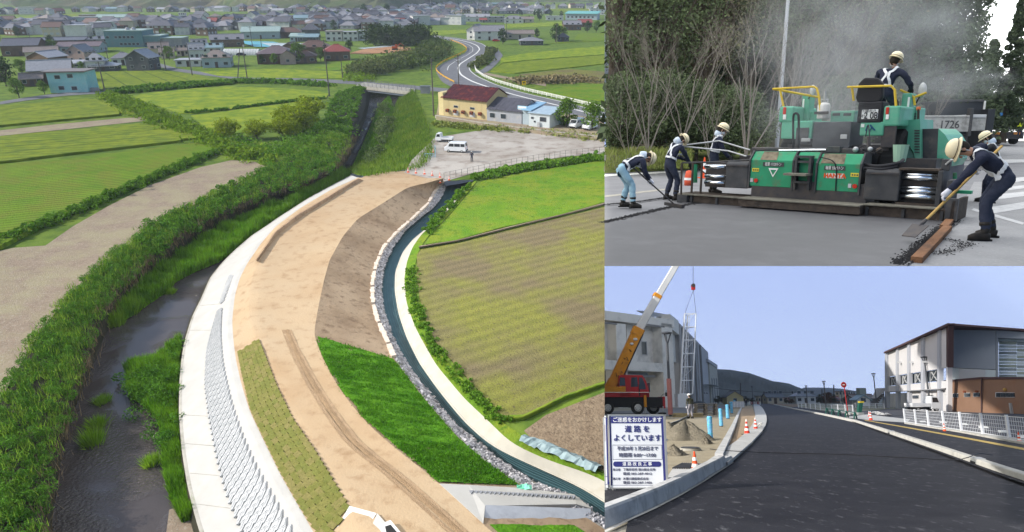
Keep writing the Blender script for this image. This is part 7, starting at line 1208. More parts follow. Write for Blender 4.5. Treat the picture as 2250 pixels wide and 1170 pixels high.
ek = thing('edging', 'straight grey edging between the sand lot and the brown sand strip', 'edging', STR.M); A_ = resample(B4([(1571, 1010), (1590, 975), (1608, 940), (1622, 908), (1628, 897)], 0), 14); wq = .17
for i in range(13): p0, p1 = Vector(A_[i]), Vector(A_[i] + (A_[i + 1] - A_[i]) * .97); n = Vector((-1, .25, 0)).normalized() * .22; u_ = Vector((0, 0, .16)); mb = MB(); mb.hexa([p0, p0 - n, p1 - n, p1][::-1], [p0 + u_, p0 - n + u_, p1 - n + u_, p1 + u_][::-1]); mb.build('edging_stone', m_kerb, ek)
sheet('brown_sand', B4([(1574, 1012), (1592, 976), (1612, 938), (1628, 903), (1634, 893), (1652, 891), (1660, 915), (1656, 932), (1645, 951), (1622, 974), (1590, 997)], .03), m_sandb, fr=STR)
sheet('sand_lot', B4([(1328.5, 1150), (1328.5, 925), (1440, 918), (1530, 912), (1575, 906), (1620, 896), (1626, 899), (1604, 945), (1570, 1010), (1480, 1075), (1400, 1118)], .0), m_sand, fr=STR); sheet('lot_asphalt', B4([(1328.5, 1140), (1328.5, 1060), (1462, 1048), (1515, 1045), (1478, 1072), (1400, 1112)], .02), m_new, fr=STR); sheet('yard_asphalt', B4([(1328.5, 935), (1328.5, 905), (1500, 897), (1560, 893), (1640, 889), (1620, 896), (1540, 905), (1470, 914)], .02), mat('yard_grey', (.20, .20, .205), (.16, .16, .165), .6), fr=STR); sheet('slab_patch', B4([(1465, 1050), (1478, 1030), (1500, 1017), (1556, 1019), (1600, 1024), (1560, 1050), (1515, 1046)], .025), m_pave, fr=STR)
loft('lot_kerb', [B4([(1462, 934), (1490, 925), (1512, 914)], 0), B4([(1462, 934), (1490, 925), (1512, 914)], .15), [p + Vector((.0, .25, 0)) for p in B4([(1462, 934), (1490, 925), (1512, 914)], .15)]], 20, 1, m_kerb, fr=STR)
def heap(x, y, wpx, hpx, lab, seed, mt=m_sand):
 p = STR.at(x, y, 0); k = STR.k(p); rx, h = wpx / k / 2, hpx / k; mb = MB(); n, m = 40, 16; rs = np.random.default_rng(seed); vs = [(0, 0, h)]
 ph = rs.uniform(0, 6.28, 8)
 for j in range(1, m + 1):
  r = j / m
  for i in range(n):
   a = 2 * math.pi * i / n; q = 1 + .18 * math.sin(3 * a + ph[0]) + .10 * math.sin(5 * a + ph[1]); z = h * max(0, (1 - r ** 1.25)) * (1 + .35 * math.sin(2 * a + ph[2]) * r) + rs.normal() * .02 * (r < .95); vs.append((rx * r * q * math.cos(a), rx * r * q * math.sin(a) * 1.1, z - .02))
 fs = [(0, 1 + i, 1 + (i + 1) % n) for i in range(n)] + [(1 + j * n + i, 1 + (j + 1) * n + i, 1 + (j + 1) * n + (i + 1) % n, 1 + j * n + (i + 1) % n) for j in range(m - 1) for i in range(n)]
 mb.add(vs, fs); tag(mb.build('sand_heap', mt, None, STR.M @ MT(p), True), lab, 'sand heap', 'heaps in the lot')
m_heap = mat('grey_sand', (.25, .22, .165), (.19, .17, .13), 3, bump=1, bscale=14, dirt=(.31, .28, .22), ds=5)
heap(1508, 966, 110, 42, 'large grey sand heap in the middle of the lot', 1, m_heap); heap(1550, 976, 36, 17, 'small steep grey sand heap beside the blue post', 2, m_heap); heap(1480, 1000, 60, 22, 'low grey sand heap near the sign board', 3, m_heap); heap(1470, 950, 50, 22, 'grey sand heap half hidden by the sign corner', 4, m_heap)
mh = thing('manhole', 'dark round manhole cover raised on the sand', 'manhole', STR.M @ MT(STR.at(1517, 990, 0))); k_ = STR.k(STR.at(1517, 990, 0)); LT([(.02, 0), (23 / k_, 0), (23 / k_, .07), (.02, .07)], 28).build('ring', m_concg, mh, smooth=False); LT([(.02, .07), (20 / k_, .07), (20 / k_, .10), (.02, .10)], 28).build('lid', m_dk, mh)
gr_ = thing('drain_grate', 'wide steel drain grate set in the pale slab', 'grate', STR.M); p = B4([(1478, 1029), (1500, 1018), (1556, 1020), (1545, 1030)], .04)
for i in range(14): a = p[0] + (p[3] - p[0]) * (i / 13); b = p[1] + (p[2] - p[1]) * (i / 13); TB([a, b], .018, 4).build('bar', m_dk, gr_)
m_bw = mat('blue_wrap', (.12, .38, .62), (.18, .46, .70), 9, rough=.4, bump=.6, bscale=14)
for x, yt, yb, w_, lab in ((1561.5, 916, 967, 11, 'nearest blue wrapped post beside the small heap'), (1585, 899, 938, 8, 'second blue wrapped post in front of the pallets'), (1599.5, 890, 921, 7.5, 'third blue wrapped post near the brick pallet'), (1608, 884, 909, 6, 'farthest tall blue wrapped post by the lot corner'), (1614, 880, 893, 5, 'short distant blue wrapped stub')):
 p = STR.at(x, yb, 0); k = STR.k(p); h = (yb - yt) / k; r_ = w_ / k / 2; t_ = thing('wrapped_post', lab, 'post', STR.M @ MT(p), 'blue wrapped posts in the lot'); rs = random.Random(int(x)); mb = LT([(r_ * .9, .03)] + [(r_ * (1 + rs.uniform(-.10, .10)), h * q) for q in np.linspace(.06, .96, 12)] + [(r_ * .7, h), (.01, h)], 12); mb.build('wrap', m_bw, t_); LT([(.01, -.02), (r_ * .98, -.02), (r_ * .98, .05), (.01, .05)], 12).build('foot', m_dk, t_)
 for q in (.25, .62, .9): LT([(r_ * 1.1, h * q), (r_ * 1.1, h * q + .03)], 12).build('tape', mat('tape_teal', (.10, .45, .50)), t_)
ps = thing('pallet_stack', 'stack of grey wooden pallets behind the sand heap', 'pallets', STR.M @ MT(STR.at(1553, 913, 0)) @ Matrix.Rotation(-.15, 4, 'Z')); k_ = STR.k(STR.at(1553, 913, 0)); W_ = 46 / k_; m_pal = mat('pallet_wood', (.30, .26, .21), (.22, .19, .15), 5, bump=.4); nP = 7; hP = 25 / k_ / nP
for j in range(nP):
 ox = ru(-.06, .06); pl = BX(-W_ / 2 + ox, W_ / 2 + ox, 0, W_ * .8, (j + .72) * hP, (j + 1) * hP).build('pallet_deck', m_pal, ps)
 for q in (-.46, 0, .46): BX(W_ * q - W_ * .05 + ox, W_ * q + W_ * .05 + ox, .02, W_ * .78, j * hP, (j + .72) * hP).build('pallet_block', m_pal, ps)
bp = thing('block_pallet', 'grey wrapped pallet of blocks behind the blue posts', 'pallet', STR.M @ MT(STR.at(1622, 898, 0))); k_ = STR.k(STR.at(1622, 898, 0)); BX(-14 / k_, 14 / k_, 0, 1.6, .2, 15 / k_).build('blocks', mat('wrap_grey', (.30, .33, .38), (.38, .41, .46), 3, rough=.35), bp); BX(-14 / k_, 14 / k_, -.05, 1.6, 0, .2).build('pallet', m_pal, bp)
for q in (-.6, -.1, .4): BX(q * 14 / k_, q * 14 / k_ + .03, -.02, 0, .2, 15 / k_).build('strap', m_white, bp)
tl_ = thing('tarp_bundle', 'dark tarpaulin bundle lying beside the hanging tower', 'tarpaulin', STR.M @ MT(STR.at(1537, 898, 0))); MB().ball((0, 0, .4), 1, 14, 8, (1.5, .8, .9)).build('bundle', mat('tarp_dark', (.035, .045, .06), (.06, .07, .085), 3, bump=.6), tl_, None, True); TB([(-1.2, -.5, .1), (0, -.6, .5), (1.2, -.5, .1)], .04, 6).build('rope', m_white, tl_)
sd2 = thing('board_stack', 'pile of yellowish boards on the ground left of the pallets', 'boards', STR.M @ MT(STR.at(1510, 917, 0)));
for i in range(6): BX(-1.3, 1.3, -.5, .5, i * .06, i * .06 + .05).build('board', mat('board_y', (.42, .34, .18), (.34, .27, .14), 4), sd2, TR(.1 * (i % 3), .06 * i, 0, .05 * (i % 4) - .1))
m_cbase = mat('cone_base_red', (.45, .04, .04))
def street_cone(x, yb, hpx, lab, base=None, bands=3, red=True):
 p = STR.at(x, yb, 0); h = hpx / STR.k(p); t_ = thing('traffic_cone', lab, 'traffic cone', STR.M @ TR(p.x, p.y, .03, .3, h / .7), 'cones on the new street'); cone_parts(t_, .7, .2, m_conew, base, bands, mat('cone_red', (.66, .055, .035), (.58, .05, .03), 6, rough=.45) if red else None)
street_cone(1642, 957, 32, 'red and white striped cone with a dark base on the gutter', m_blk); street_cone(1661, 946, 25, 'red and white striped cone with a red base behind the dark based one'); street_cone(1528, 1043, 46, 'orange cone with a wide white band half hidden by the kerb', None, 2, False); street_cone(1914, 925, 19, 'red cone at the start of the yellow line'); street_cone(1910, 917, 12, 'small red cone behind the one at the yellow line'); street_cone(2076, 950, 18, 'orange cone leaning by the white mesh fence', None, 2, False); street_cone(2241, 977, 25, 'orange cone at the right edge beside the fence', None, 2, False)
SP = Plane(STR, STR.at(1337.5, 1081), STR.at(1463.5, 1081)); nb = thing('notice_board', 'white road works notice board with blue bands at the kerb', 'sign', SP.M); m_board = mat('board_white', (.84, .86, .88), (.80, .83, .86), .8, rough=.4); m_navyp = mat('print_navy', (.045, .05, .20)); m_print = mat('print_grey', (.11, .11, .17))
def sp(x0, x1, y0, y1, off, th, mt, nm, par=None): u0, v1 = SP.at(x0, y0); u1, v0 = SP.at(x1, y1); return BX(u0, u1, off - th, off, v0, v1).build(nm, mt, par or nb)
sp(1338, 1463, 912, 1073, .03, .03, m_board, 'panel');
for a in ((1338, 1463, 911, 913.5), (1338, 1463, 1071.5, 1074), (1337, 1339.5, 911, 1074), (1461.5, 1464, 911, 1074)): sp(*a, .0, .02, m_galv, 'frame')
for a in ((1341.5, 1342.2, 915, 1067), (1457.8, 1458.5, 915, 1067), (1341.5, 1458.5, 1066.4, 1067)): sp(*a, -.001, .002, m_navyp, 'border_line')
sp(1342, 1458.5, 916, 930.5, -.002, .003, m_navyp, 'header_band')
for a in ((1346, 1454.5, 978, 978.8), (1346, 1454.5, 1009.5, 1010.3), (1346, 1346.8, 978, 1010), (1453.7, 1454.5, 978, 1010)): sp(*a, -.001, .002, m_print, 'box_line')
u0, v1 = SP.at(1347, 1014.5); u1, v0 = SP.at(1453, 1026); r_ = (v1 - v0) / 2; MB().prism([(u0 + r_ - r_ * math.sin(a), v0 + r_ + r_ * math.cos(a)) for a in np.linspace(0, math.pi, 9)] + [(u1 - r_ + r_ * math.sin(a), v0 + r_ - r_ * math.cos(a)) for a in np.linspace(0, math.pi, 9)], 'y', -.005, -.001).build('pill_band', m_navyp, nb)
kS = 1 / (SP.at(1401, 1000)[0] - SP.at(1400, 1000)[0])
def line(s_, x, y, size, mt, al='CENTER', sx=1.0, off=-.006, b=.0): u, v = SP.at(x, y); text(s_, size / kS, mt, nb, MT((u, off, v)), al, sx, 'lettering', b)
line('ご迷惑をおかけします', 1400, 923.5, 11.3, m_board, sx=.97, b=.0022); line('道 路 を', 1400, 944, 15.5, m_navyp, b=.0022, sx=1.02); line('よくしています', 1400, 963.5, 15.2, m_navyp, b=.0022)
line('平成30年 3 月20日まで', 1400.5, 986.5, 10.2, m_print, b=.0006, sx=.88); line('時間帯 8:00～17:00', 1400, 1001, 10.2, m_print, b=.0006, sx=.97); line('道 路 改 良 工 事', 1400, 1020.3, 8.6, m_board, b=.0014, sx=1.02)
line('発注者', 1346, 1032.5, 5.6, m_print, 'LEFT'); line('下関市役所 菊川総合支所', 1368.5, 1032.5, 6.3, m_print, 'LEFT'); line('電話 083-287-4012', 1368, 1041.5, 6.6, m_print, 'LEFT', 1.22); line('施工者', 1346, 1052.5, 5.6, m_print, 'LEFT'); line('木屋川建設株式会社', 1368, 1052.5, 6.3, m_print, 'LEFT'); line('電話 083-287-1406', 1368, 1061, 6.6, m_print, 'LEFT', 1.22)
for x in (1350, 1452): u, v = SP.at(x, 1081); BX(u - .03, u + .03, .035, .09, 0, SP.at(x, 914)[1]).build('leg', m_galv, nb)
for y in (967, 996, 1026, 1056): u, v = SP.at(1464, y); BX(u, u + .025, -.01, .03, v - .015, v + .015).build('clip', m_frame, nb)
nb2 = thing('notice_board', 'edge of a second white board cut by the left border', 'sign', SP.M); u0, v1 = SP.at(1328.8, 914); u1, v0 = SP.at(1336.6, 1073); BX(u0, u1, .02, .05, v0, v1).build('panel', m_board, nb2)
for a in ((1334.4, 1335.1, 918, 1065), (1328.8, 1335, 1047.5, 1048.3), (1328.8, 1335, 1064.4, 1065.2), (1328.8, 1335, 918, 918.8)): sp(*a, .019, .003, m_navyp, 'border_line', nb2)
sp(1328.8, 1330, 934, 970, .019, .003, m_lampr, 'printed_mark', nb2); sp(1328.8, 1330.2, 1002, 1012, .019, .003, m_sky, 'printed_mark', nb2)
u, v = SP.at(1333, 1081); BX(u - .02, u + .02, .055, .1, 0, SP.at(1333, 918)[1]).build('leg', m_galv, nb2)
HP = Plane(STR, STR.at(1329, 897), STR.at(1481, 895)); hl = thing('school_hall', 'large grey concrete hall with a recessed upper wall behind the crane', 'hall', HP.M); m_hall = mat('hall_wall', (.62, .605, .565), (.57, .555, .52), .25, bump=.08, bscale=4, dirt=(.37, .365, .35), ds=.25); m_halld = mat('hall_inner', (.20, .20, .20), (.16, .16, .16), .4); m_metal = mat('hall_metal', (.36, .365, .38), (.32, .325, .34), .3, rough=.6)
def hb(nm, x0, x1, yt, yb, off, dp, mt, par=None): xm, ym = (x0 + x1) / 2, (yt + yb) / 2; return BX(HP.at(x0, ym, off)[0], HP.at(x1, ym, off)[0], off, off + dp, HP.at(xm, yb, off)[1], HP.at(xm, yt, off)[1]).build(nm, mt, par or hl)
hb('parapet', 1329, 1481, 693, 712, 0, 22, m_hall); hb('pier', 1457, 1481, 712.2, 897, 0, 4, m_hall); hb('pier', 1356, 1378, 712.2, 897, 0, 3, m_hall); hb('upper_wall', 1378, 1457, 712.2, 800, 2.4, 2, m_hall); hb('upper_wall', 1329, 1356, 712.2, 800, 2.4, 2, m_hall); hb('spandrel', 1329, 1457, 795, 815, .05, 4.2, m_hall); hb('back_wall', 1329, 1457, 815, 897, 8, 1, m_halld); hb('column', 1425, 1431, 830, 893, 4, .8, m_hall); hb('column', 1447, 1452, 830, 893, 5, .8, m_hall); hb('canopy_beam', 1376, 1457, 824, 829, 2, .6, m_metal)
for x0, x1 in ((1410, 1422), (1340, 1351)): o = hb('window', x0, x1, 750, 781, 2.3, .12, m_metal); hb('pane', x0 + 1.4, x1 - 1.4, 752, 779, 2.24, .08, m_pane, o)
for a in ((1417, 1460, 714, 718), (1329, 1356, 709, 713)): hb('slot', *a, -.02, .03, m_halld)
hb('door_dark', 1433, 1447, 857, 890, 7.8, .3, m_blk)
A2 = STR.at(1481, 895); B2 = STR.at(1565, 887.6); SW = Plane(STR, A2, B2); sideP = HP.M.inverted() @ SW.M
def sb(nm, x0, x1, yt, yb, off, dp, mt, par=None):
 u0, u1 = SW.at(x0, 880, off)[0], SW.at(x1, 880, off)[0]; v = [SW.at(x0, yt[0], off)[1], SW.at(x1, yt[1], off)[1]]; v0 = SW.at((x0 + x1) / 2, yb, off)[1] if yb else -.2
 return MB().hexa([(u0, off, v0), (u1, off, v0), (u1, off + dp, v0), (u0, off + dp, v0)], [(u0, off, v[0]), (u1, off, v[1]), (u1, off + dp, v[1]), (u0, off + dp, v[0])]).build(nm, mt, par or hl, sideP)
sb('side_pier', 1481.3, 1484, (699, 702), None, .01, 2, m_hall); sb('side_beam', 1484, 1499, (702, 716), 800, 1.2, 2, m_hall); sb('side_top', 1481.3, 1500, (699, 714), 735, .05, 3, m_hall); sb('side_door', 1485, 1497, (818, 824), None, 2, .4, m_halld); sb('side_wall', 1484, 1500, (735, 742), None, 2.4, 1, m_hall)
sb('ribbed_wall', 1499, 1562, (716, 780), None, .3, 6, m_metal);
for i, x in enumerate((1503, 1509, 1515, 1521, 1527.5, 1533, 1540, 1546)): y = 717 + (x - 1499) * 1.02; sb('rib', x, x + 1.6, (y, y + 1.6), None, -.2, .5, m_halld if i % 2 else m_metal)
sb('low_wing', 1563, 1580, (795, 808), None, -.2, 8, mat('wing_wall', (.42, .41, .36), (.38, .37, .33), .4)); sb('wing_eave', 1561.5, 1581, (793, 806), 806, -.5, 8.6, m_metal)
for x in (1548, 1553): sb('vent_window', x, x + 3, (862, 862.5), 866, .2, .12, m_pane)
for x in (1566, 1571, 1576): sb('wing_opening', x, x + 2.6, (832, 834), None, -.24, .05, m_halld)
sb('wing_canopy', 1568, 1585, (846, 850), 848, -3, 3, m_frame)
mb = MB();
for i in range(4): a = HP.at(1433 + i * 11, 697 , 3); mb.add([(a[0], 3, a[1]), (a[0] + 1.4, 3, a[1]), (a[0] + 3.6, 7, a[1] - .0), (a[0] + 2.2, 7, a[1])], [(0, 1, 2, 3)])
pS = [HP.at(1430, 697, 2), HP.at(1458, 680, 2), HP.at(1475, 697, 2), HP.at(1466, 681, 6)]; MB().hexa([(pS[0][0], 2, pS[0][1]), (pS[2][0], 2, pS[2][1] + .2), (pS[2][0], 8, pS[1][1] + .2), (pS[0][0] + 3.0, 8, pS[1][1])], [(pS[0][0], 2, pS[0][1] + .2), (pS[2][0], 2, pS[2][1] + .4), (pS[2][0], 8, pS[1][1] + .4), (pS[0][0] + 3, 8, pS[1][1] + .2)]).build('roof_louvre', m_metal, hl)
for q in (.2, .5, .8): x = pS[0][0] + (pS[2][0] - pS[0][0]) * q; BX(x, x + .15, 4, 4.15, pS[0][1] - .1, pS[0][1] + (pS[1][1] - pS[0][1]) * .45).build('louvre_post', m_metal, hl)
CP = Plane(STR, STR.at(1329, 911), STR.at(1470, 911)); cr = thing('mobile_crane', 'orange and red mobile crane with its long boom raised across the sky', 'crane', CP.M); m_or = mat('crane_orange', (.56, .24, .025), (.48, .20, .02), 1, rough=.4, dirt=(.33, .15, .03), ds=1.2); m_cred = mat('crane_red', (.36, .022, .022), rough=.35, coat=.2); m_boom = mat('boom_white', (.52, .53, .54), (.44, .45, .46), .5, rough=.45); m_crblk = mat('crane_black', (.016, .016, .018), rough=.5)
def cb(nm, x0, x1, yt, yb, off, dp, mt, par=None, bevel=.03): xm, ym = (x0 + x1) / 2, (yt + yb) / 2; return BX(CP.at(x0, ym, off)[0], CP.at(x1, ym, off)[0], off, off + dp, CP.at(xm, yb, off)[1], CP.at(xm, yt, off)[1]).build(nm, mt, par or cr, bevel=bevel)
def C3(x, y, off=1.2): u, v = CP.at(x, y, off); return Vector((u, off, v))
cb('chassis', 1329.3, 1457, 873, 896, .1, 2.3, m_crblk); cb('lower_body', 1329.3, 1427, 862.5, 873, .0, 2.5, m_cred); cb('side_body', 1329.3, 1375, 850, 862.5, -.02, 1.0, m_or); cb('stripe', 1329.3, 1426, 862, 863.3, -.04, .03, m_white)
cbp = [(1360, 872), (1360, 826), (1366, 824), (1412, 825), (1420, 838), (1427, 862), (1427, 872)]; n = len(cbp); mb = MB(); pr = [C3(x, y, .0) for x, y in cbp]; mb.add(pr + [p + Vector((0, 2.4, 0)) for p in pr], [tuple(range(n)), tuple(range(n, 2 * n))[::-1]] + [(i, n + i, n + (i + 1) % n, (i + 1) % n) for i in range(n)]); cab = mb.build('cab', m_cred, cr, bevel=.04)
for pts, nm in ((((1362, 830), (1373, 830), (1374, 848), (1360.5, 848)), 'side_window'), (((1387, 830), (1400, 829), (1402, 850), (1386, 851)), 'side_window'), (((1404, 830), (1411, 830), (1418, 846), (1419, 856), (1405, 856)), 'front_window')): mb = MB(); pr = [C3(x, y, -.03) for x, y in pts]; n = len(pr); mb.add(pr + [p + Vector((0, .05, 0)) for p in pr], [tuple(range(n))[::-1], tuple(range(n, 2 * n))] + [(i, (i + 1) % n, n + (i + 1) % n, n + i) for i in range(n)]); mb.build(nm, m_glass, cab)
cb('door', 1384, 1403, 828, 870, -.025, .03, m_cred, cab, .005); cb('door_gap', 1403, 1406, 845, 871, -.02, .03, m_crblk, cab, 0); cb('windscreen', 1427, 1428, 842, 862, .3, 1.8, m_glass, cab, 0)
cb('front_beam', 1421, 1459, 875, 879, .2, 2.2, m_or); cb('front_bumper', 1456, 1462, 872, 898, .1, 2.4, m_cred); cb('front_frame', 1425, 1457, 879, 893, .6, 1.5, m_steel)
for x, off in ((1402, -.05), (1402, 1.9), (1436, 1.9), (1335.5, -.05), (1335.5, 1.9)):
 c = C3(x, 897, off); r_ = 14.2 / STR.k(STR.at(1402, 911)); wl_ = LT([(.1, 0), (r_ * .92, 0), (r_, .08), (r_, .45), (r_ * .92, .5), (.1, .5)], 24, axis='y').build('wheel', m_tyre, cr, TR(c.x, off, r_)); LT([(.02, -.03), (r_ * .3, -.05), (r_ * .52, -.01), (r_ * .56, -.015), (r_ * .56, .05)], 20, axis='y').build('rim', mat('rim_silver', (.60, .60, .58), (.5, .5, .48), 4, rough=.4, metal=.3), wl_)
 for k in range(8): a = k * math.pi / 4; LT([(.0, -.06), (.04, -.06), (.04, -.02), (.0, -.02)], 6, axis='y').build('lug', m_steel, wl_, TR(r_ * .38 * math.cos(a), 0, r_ * .38 * math.sin(a))) if off < 0 else None
for x, yt in ((1418, 869),): cb('outrigger', 1415.5, 1421, yt, 895, -.35, .3, m_or); cb('outrigger_leg', 1417, 1419.5, 895, 910, -.28, .15, m_galv); cb('outrigger_pad', 1412, 1424, 909.5, 911, -.5, .5, m_crblk)
cb('outrigger_leg', 1456.5, 1458.5, 893, 908, 0, .15, m_galv); cb('outrigger_pad', 1448, 1464, 907, 911, -.2, .6, m_crblk)
TB([C3(1452, 872, 0), C3(1458, 866, 0), C3(1463, 867, 0), C3(1464, 858, 0)], .03, 6).build('mirror_arm', m_crblk, cr); BX(-.12, .12, -.05, .05, -.2, .2).build('mirror', m_crblk, cr, MT(C3(1464, 867, 0)))
def boomsec(nm, p0, p1, w0, w1, mt, off=1.2, dp=.7):
 a, b = C3(*p0, off), C3(*p1, off); d = (b - a).normalized(); n = Vector((-d.z, 0, d.x)); k = STR.k(STR.at(1402, 911)); h0, h1 = w0 / k / 2, w1 / k / 2; y = Vector((0, dp / 2, 0)); c = .72
 def ring(p, h): return [p - n * h - y * c, p - n * h * .8 - y, p + n * h * .8 - y, p + n * h - y * c, p + n * h + y * c, p + n * h * .8 + y, p - n * h * .8 + y, p - n * h + y * c]
 mb = MB(); mb.add(ring(a, h0) + ring(b, h1), [tuple(range(8))[::-1], tuple(range(8, 16))] + [(i, (i + 1) % 8, 8 + (i + 1) % 8, 8 + i) for i in range(8)]); o = mb.build(nm, mt, cr); return o
boomsec('boom_base', (1340, 862), (1402, 727), 27, 25, m_or, 1.2, 1.0); boomsec('boom_collar', (1397, 737), (1404, 722), 27, 27, m_or, 1.2, 1.1); boomsec('boom_section', (1402, 727), (1446, 650), 19, 18, m_boom, 1.2, .8); boomsec('boom_collar', (1442, 655), (1446, 648), 20, 20, m_or, 1.2, .9); boomsec('boom_section', (1446, 650), (1492, 572), 15, 14, m_boom, 1.2, .65); boomsec('boom_tip', (1492, 572), (1520, 524), 12, 11, m_boom, 1.2, .55)
boomsec('boom_edge', (1352, 866), (1413, 734), 3, 3, m_crblk, .72, .05); boomsec('turret', (1332, 866), (1348, 836), 24, 22, m_or, 1.2, 1.5); boomsec('lift_ram', (1356, 858), (1378, 810), 7, 7, m_frame, 1.2, .4)
for (x, y, r_) in ((1396, 746, 4.2), (1388, 756, 3.6)): MB().ball((0, 0, 0), r_ / STR.k(STR.at(1402, 911)), 10, 6, (1.2, .4, .8)).build('light_patch', m_frame, cr, MT(C3(x, y, .66)))
rs = random.Random(4); mb = MB()
for i in range(7): q = rs.uniform(.1, .8); x, y = 1340 + 62 * q + rs.uniform(-4, 5), 862 - 135 * q + rs.uniform(-2, 2); mb.tube([C3(x, y, .68), C3(x + rs.uniform(2, 5), y - rs.uniform(-3, 3), .68), C3(x + rs.uniform(-2, 3), y - rs.uniform(3, 7), .68)], .035, 4)
mb.build('hose', m_crblk, cr)
tip = C3(1523, 519, 1.2); hookp = C3(1523, 628, 1.2); TB([tip, hookp], .03, 5).build('hoist_rope', m_steel, cr); hk = BX(-.2, .2, -.15, .15, -.5, .1).build('hook_block', mat('hook_red', (.40, .03, .03)), cr, MT(hookp)); LT([(.02, -.2), (.22, -.2), (.22, .2), (.02, .2)], 12, axis='y').build('sheave', m_steel, hk)
m_lat = mat('lattice_steel', (.62, .66, .72), (.54, .58, .64), 1, rough=.4, metal=.2); tw_ = thing('lattice_tower', 'white steel lattice tower hanging upright from the crane hook', 'tower', CP.M)
topz, botz = C3(1516, 690, 1.2), C3(1508, 866, 1.2); k_ = STR.k(STR.at(1402, 911)); cor = []
for dx_t, dx_b, dy in ((-13, -14, -.2), (13, 13, -.2), (-8, -9, 1.0), (3, 2, 1.6)): cor.append((topz + Vector((dx_t / k_, dy, 0)), botz + Vector((dx_b / k_, dy, 0))))
for a, b in cor: TB([a, b], .075, 6).build('leg', m_lat, tw_)
for i in range(7):
 q = i / 6; R_ = [a + (b - a) * q for a, b in cor]; TB([R_[0], R_[1], R_[3], R_[2], R_[0]], .05, 5).build('ring', m_lat, tw_)
 if i < 6: N_ = [a + (b - a) * (q + 1 / 6) for a, b in cor]; j = i % 2; TB([R_[2 + j], N_[3 - j]], .03, 4).build('brace', m_lat, tw_); TB([R_[0 if j else 1], N_[2]], .025, 4).build('brace', m_lat, tw_)
lad = [topz + Vector((-1 / k_, .6, 0)), botz + Vector((-2 / k_, .6, 0)), topz + Vector((3 / k_, .6, 0)), botz + Vector((2 / k_, .6, 0))]
for j in (0, 2): TB([lad[j], lad[j + 1]], .035, 5).build('ladder_rail', m_lat, tw_)
mb = MB()
for i in range(26): q = i / 25; mb.tube([lad[0] + (lad[1] - lad[0]) * q, lad[2] + (lad[3] - lad[2]) * q], .02, 4)
mb.build('ladder_rungs', m_lat, tw_)
sl_ = thing('sling', 'pair of thin slings from the hook to the lattice tower', 'sling', CP.M)
for a in cor[:2]: TB([hookp + Vector((0, 0, -.5)), a[0]], .025, 4).build('leg', m_steel, sl_)
q0_, q1_ = CP.at(1494, 880)[0], CP.at(1521, 880)[0]; BX(q0_, q1_, .9, 2.4, CP.at(1508, 896)[1], CP.at(1508, 866)[1]).build('sheeting', mat('white_sheet', (.58, .62, .68), (.50, .54, .60), 1, rough=.5, bump=.5), tw_)
pz = STR.at(1518, 920, 0); k_ = STR.k(pz); person(STR.M @ MT(pz) @ Matrix.Rotation(R(20), 4, 'Z'), 'person in an olive jacket and grey trousers walking away by the pallets', (0, 0, .93), (0, .06, 1), (0, .3, .9), ((-.12, .06, 0), (.12, -.06, 0)), ((-.28, .05, .82), (.28, .0, .82)), m_olive2, m_greyt, harness=False, mask=False, helmet=mat('helmet_white', (.7, .7, .68), rough=.35), s=1.02 * 52 / k_ / 1.72)
m_lampp = mat('lamp_grey', (.07, .075, .085), rough=.5); m_pinkw = mat('pink_wrap', (.42, .18, .16), (.36, .14, .13), 3)
def lamp(x, yb, yt, lab, wrap=False, off=0):
 p = STR.at(x, yb, 0); k = STR.k(p); h = (yb - yt) / k; t_ = thing('street_lamp', lab, 'street lamp', STR.M @ MT(p), 'lamps along the new street'); r_ = min(.16, max(.09, .019 * h)); rr = .11 * h * .55
 TB([(0, 0, 0), (0, 0, h * .86)], [r_, r_ * .75], 10).build('post', m_lampp, t_)
 for a in (0, 2.09, 4.19): TB([(0, 0, h * .84), (math.cos(a) * rr * .75, math.sin(a) * rr * .75, h * .975)], r_ * .42, 6).build('arm', m_lampp, t_)
 LT([(.02, h * .965), (rr, h * .975), (rr * 1.05, h * .99), (.05, h)], 18).build('lamp_head', m_lampp, t_)
 if wrap: TB([(0, 0, .2), (0, 0, h * .44)], r_ * 1.5, 10).build('wrapping', m_pinkw, t_)
lamp(1473.5, 916, 729, 'tall street lamp with a pink wrapped post beside the crane', True); lamp(2045, 903, 784, 'street lamp in front of the white hall'); lamp(1927, 897, 821, 'street lamp left of the white hall'); lamp(1816, 905, 838, 'street lamp behind the white fence'); lamp(1775, 896, 848, 'smaller street lamp by the white house'); lamp(1655, 890, 849, 'far street lamp at the end of the street', ); lamp(1851, 890, 859, 'small far street lamp by the brown trees')
rp = thing('road_sign', 'round red and white sign on a thin red leaning post', 'sign', STR.M @ MT(STR.at(1864, 913, 0))); k_ = STR.k(STR.at(1864, 913, 0)); h = 66 / k_; TB([(0, 0, 0), (-3 / k_, 0, h)], .045, 8).build('post', m_cred, rp); dc = LT([(.001, -.03), (6.3 / k_, -.03), (6.3 / k_, .0), (.001, .0)], 26, axis='y').build('disc', m_white, rp, TR(-4.5 / k_, -.05, h)); LT([(4.9 / k_, -.036), (6.1 / k_, -.036), (6.1 / k_, -.031), (4.9 / k_, -.031)], 26, axis='y').build('ring', m_cred, dc); LT([(.001, -.036), (4.2 / k_, -.036), (4.2 / k_, -.031), (.001, -.031)], 26, axis='y').build('symbol', m_cred, dc); BX(-2.6 / k_, 2.6 / k_, -.042, -.037, -.9 / k_, .9 / k_).build('bar', m_white, dc); LT([(.02, 0), (.25, 0), (.25, .25), (.02, .25)], 10).build('foot', m_white, rp)
m_fw = mat('fence_white', (.66, .68, .72), rough=.45)
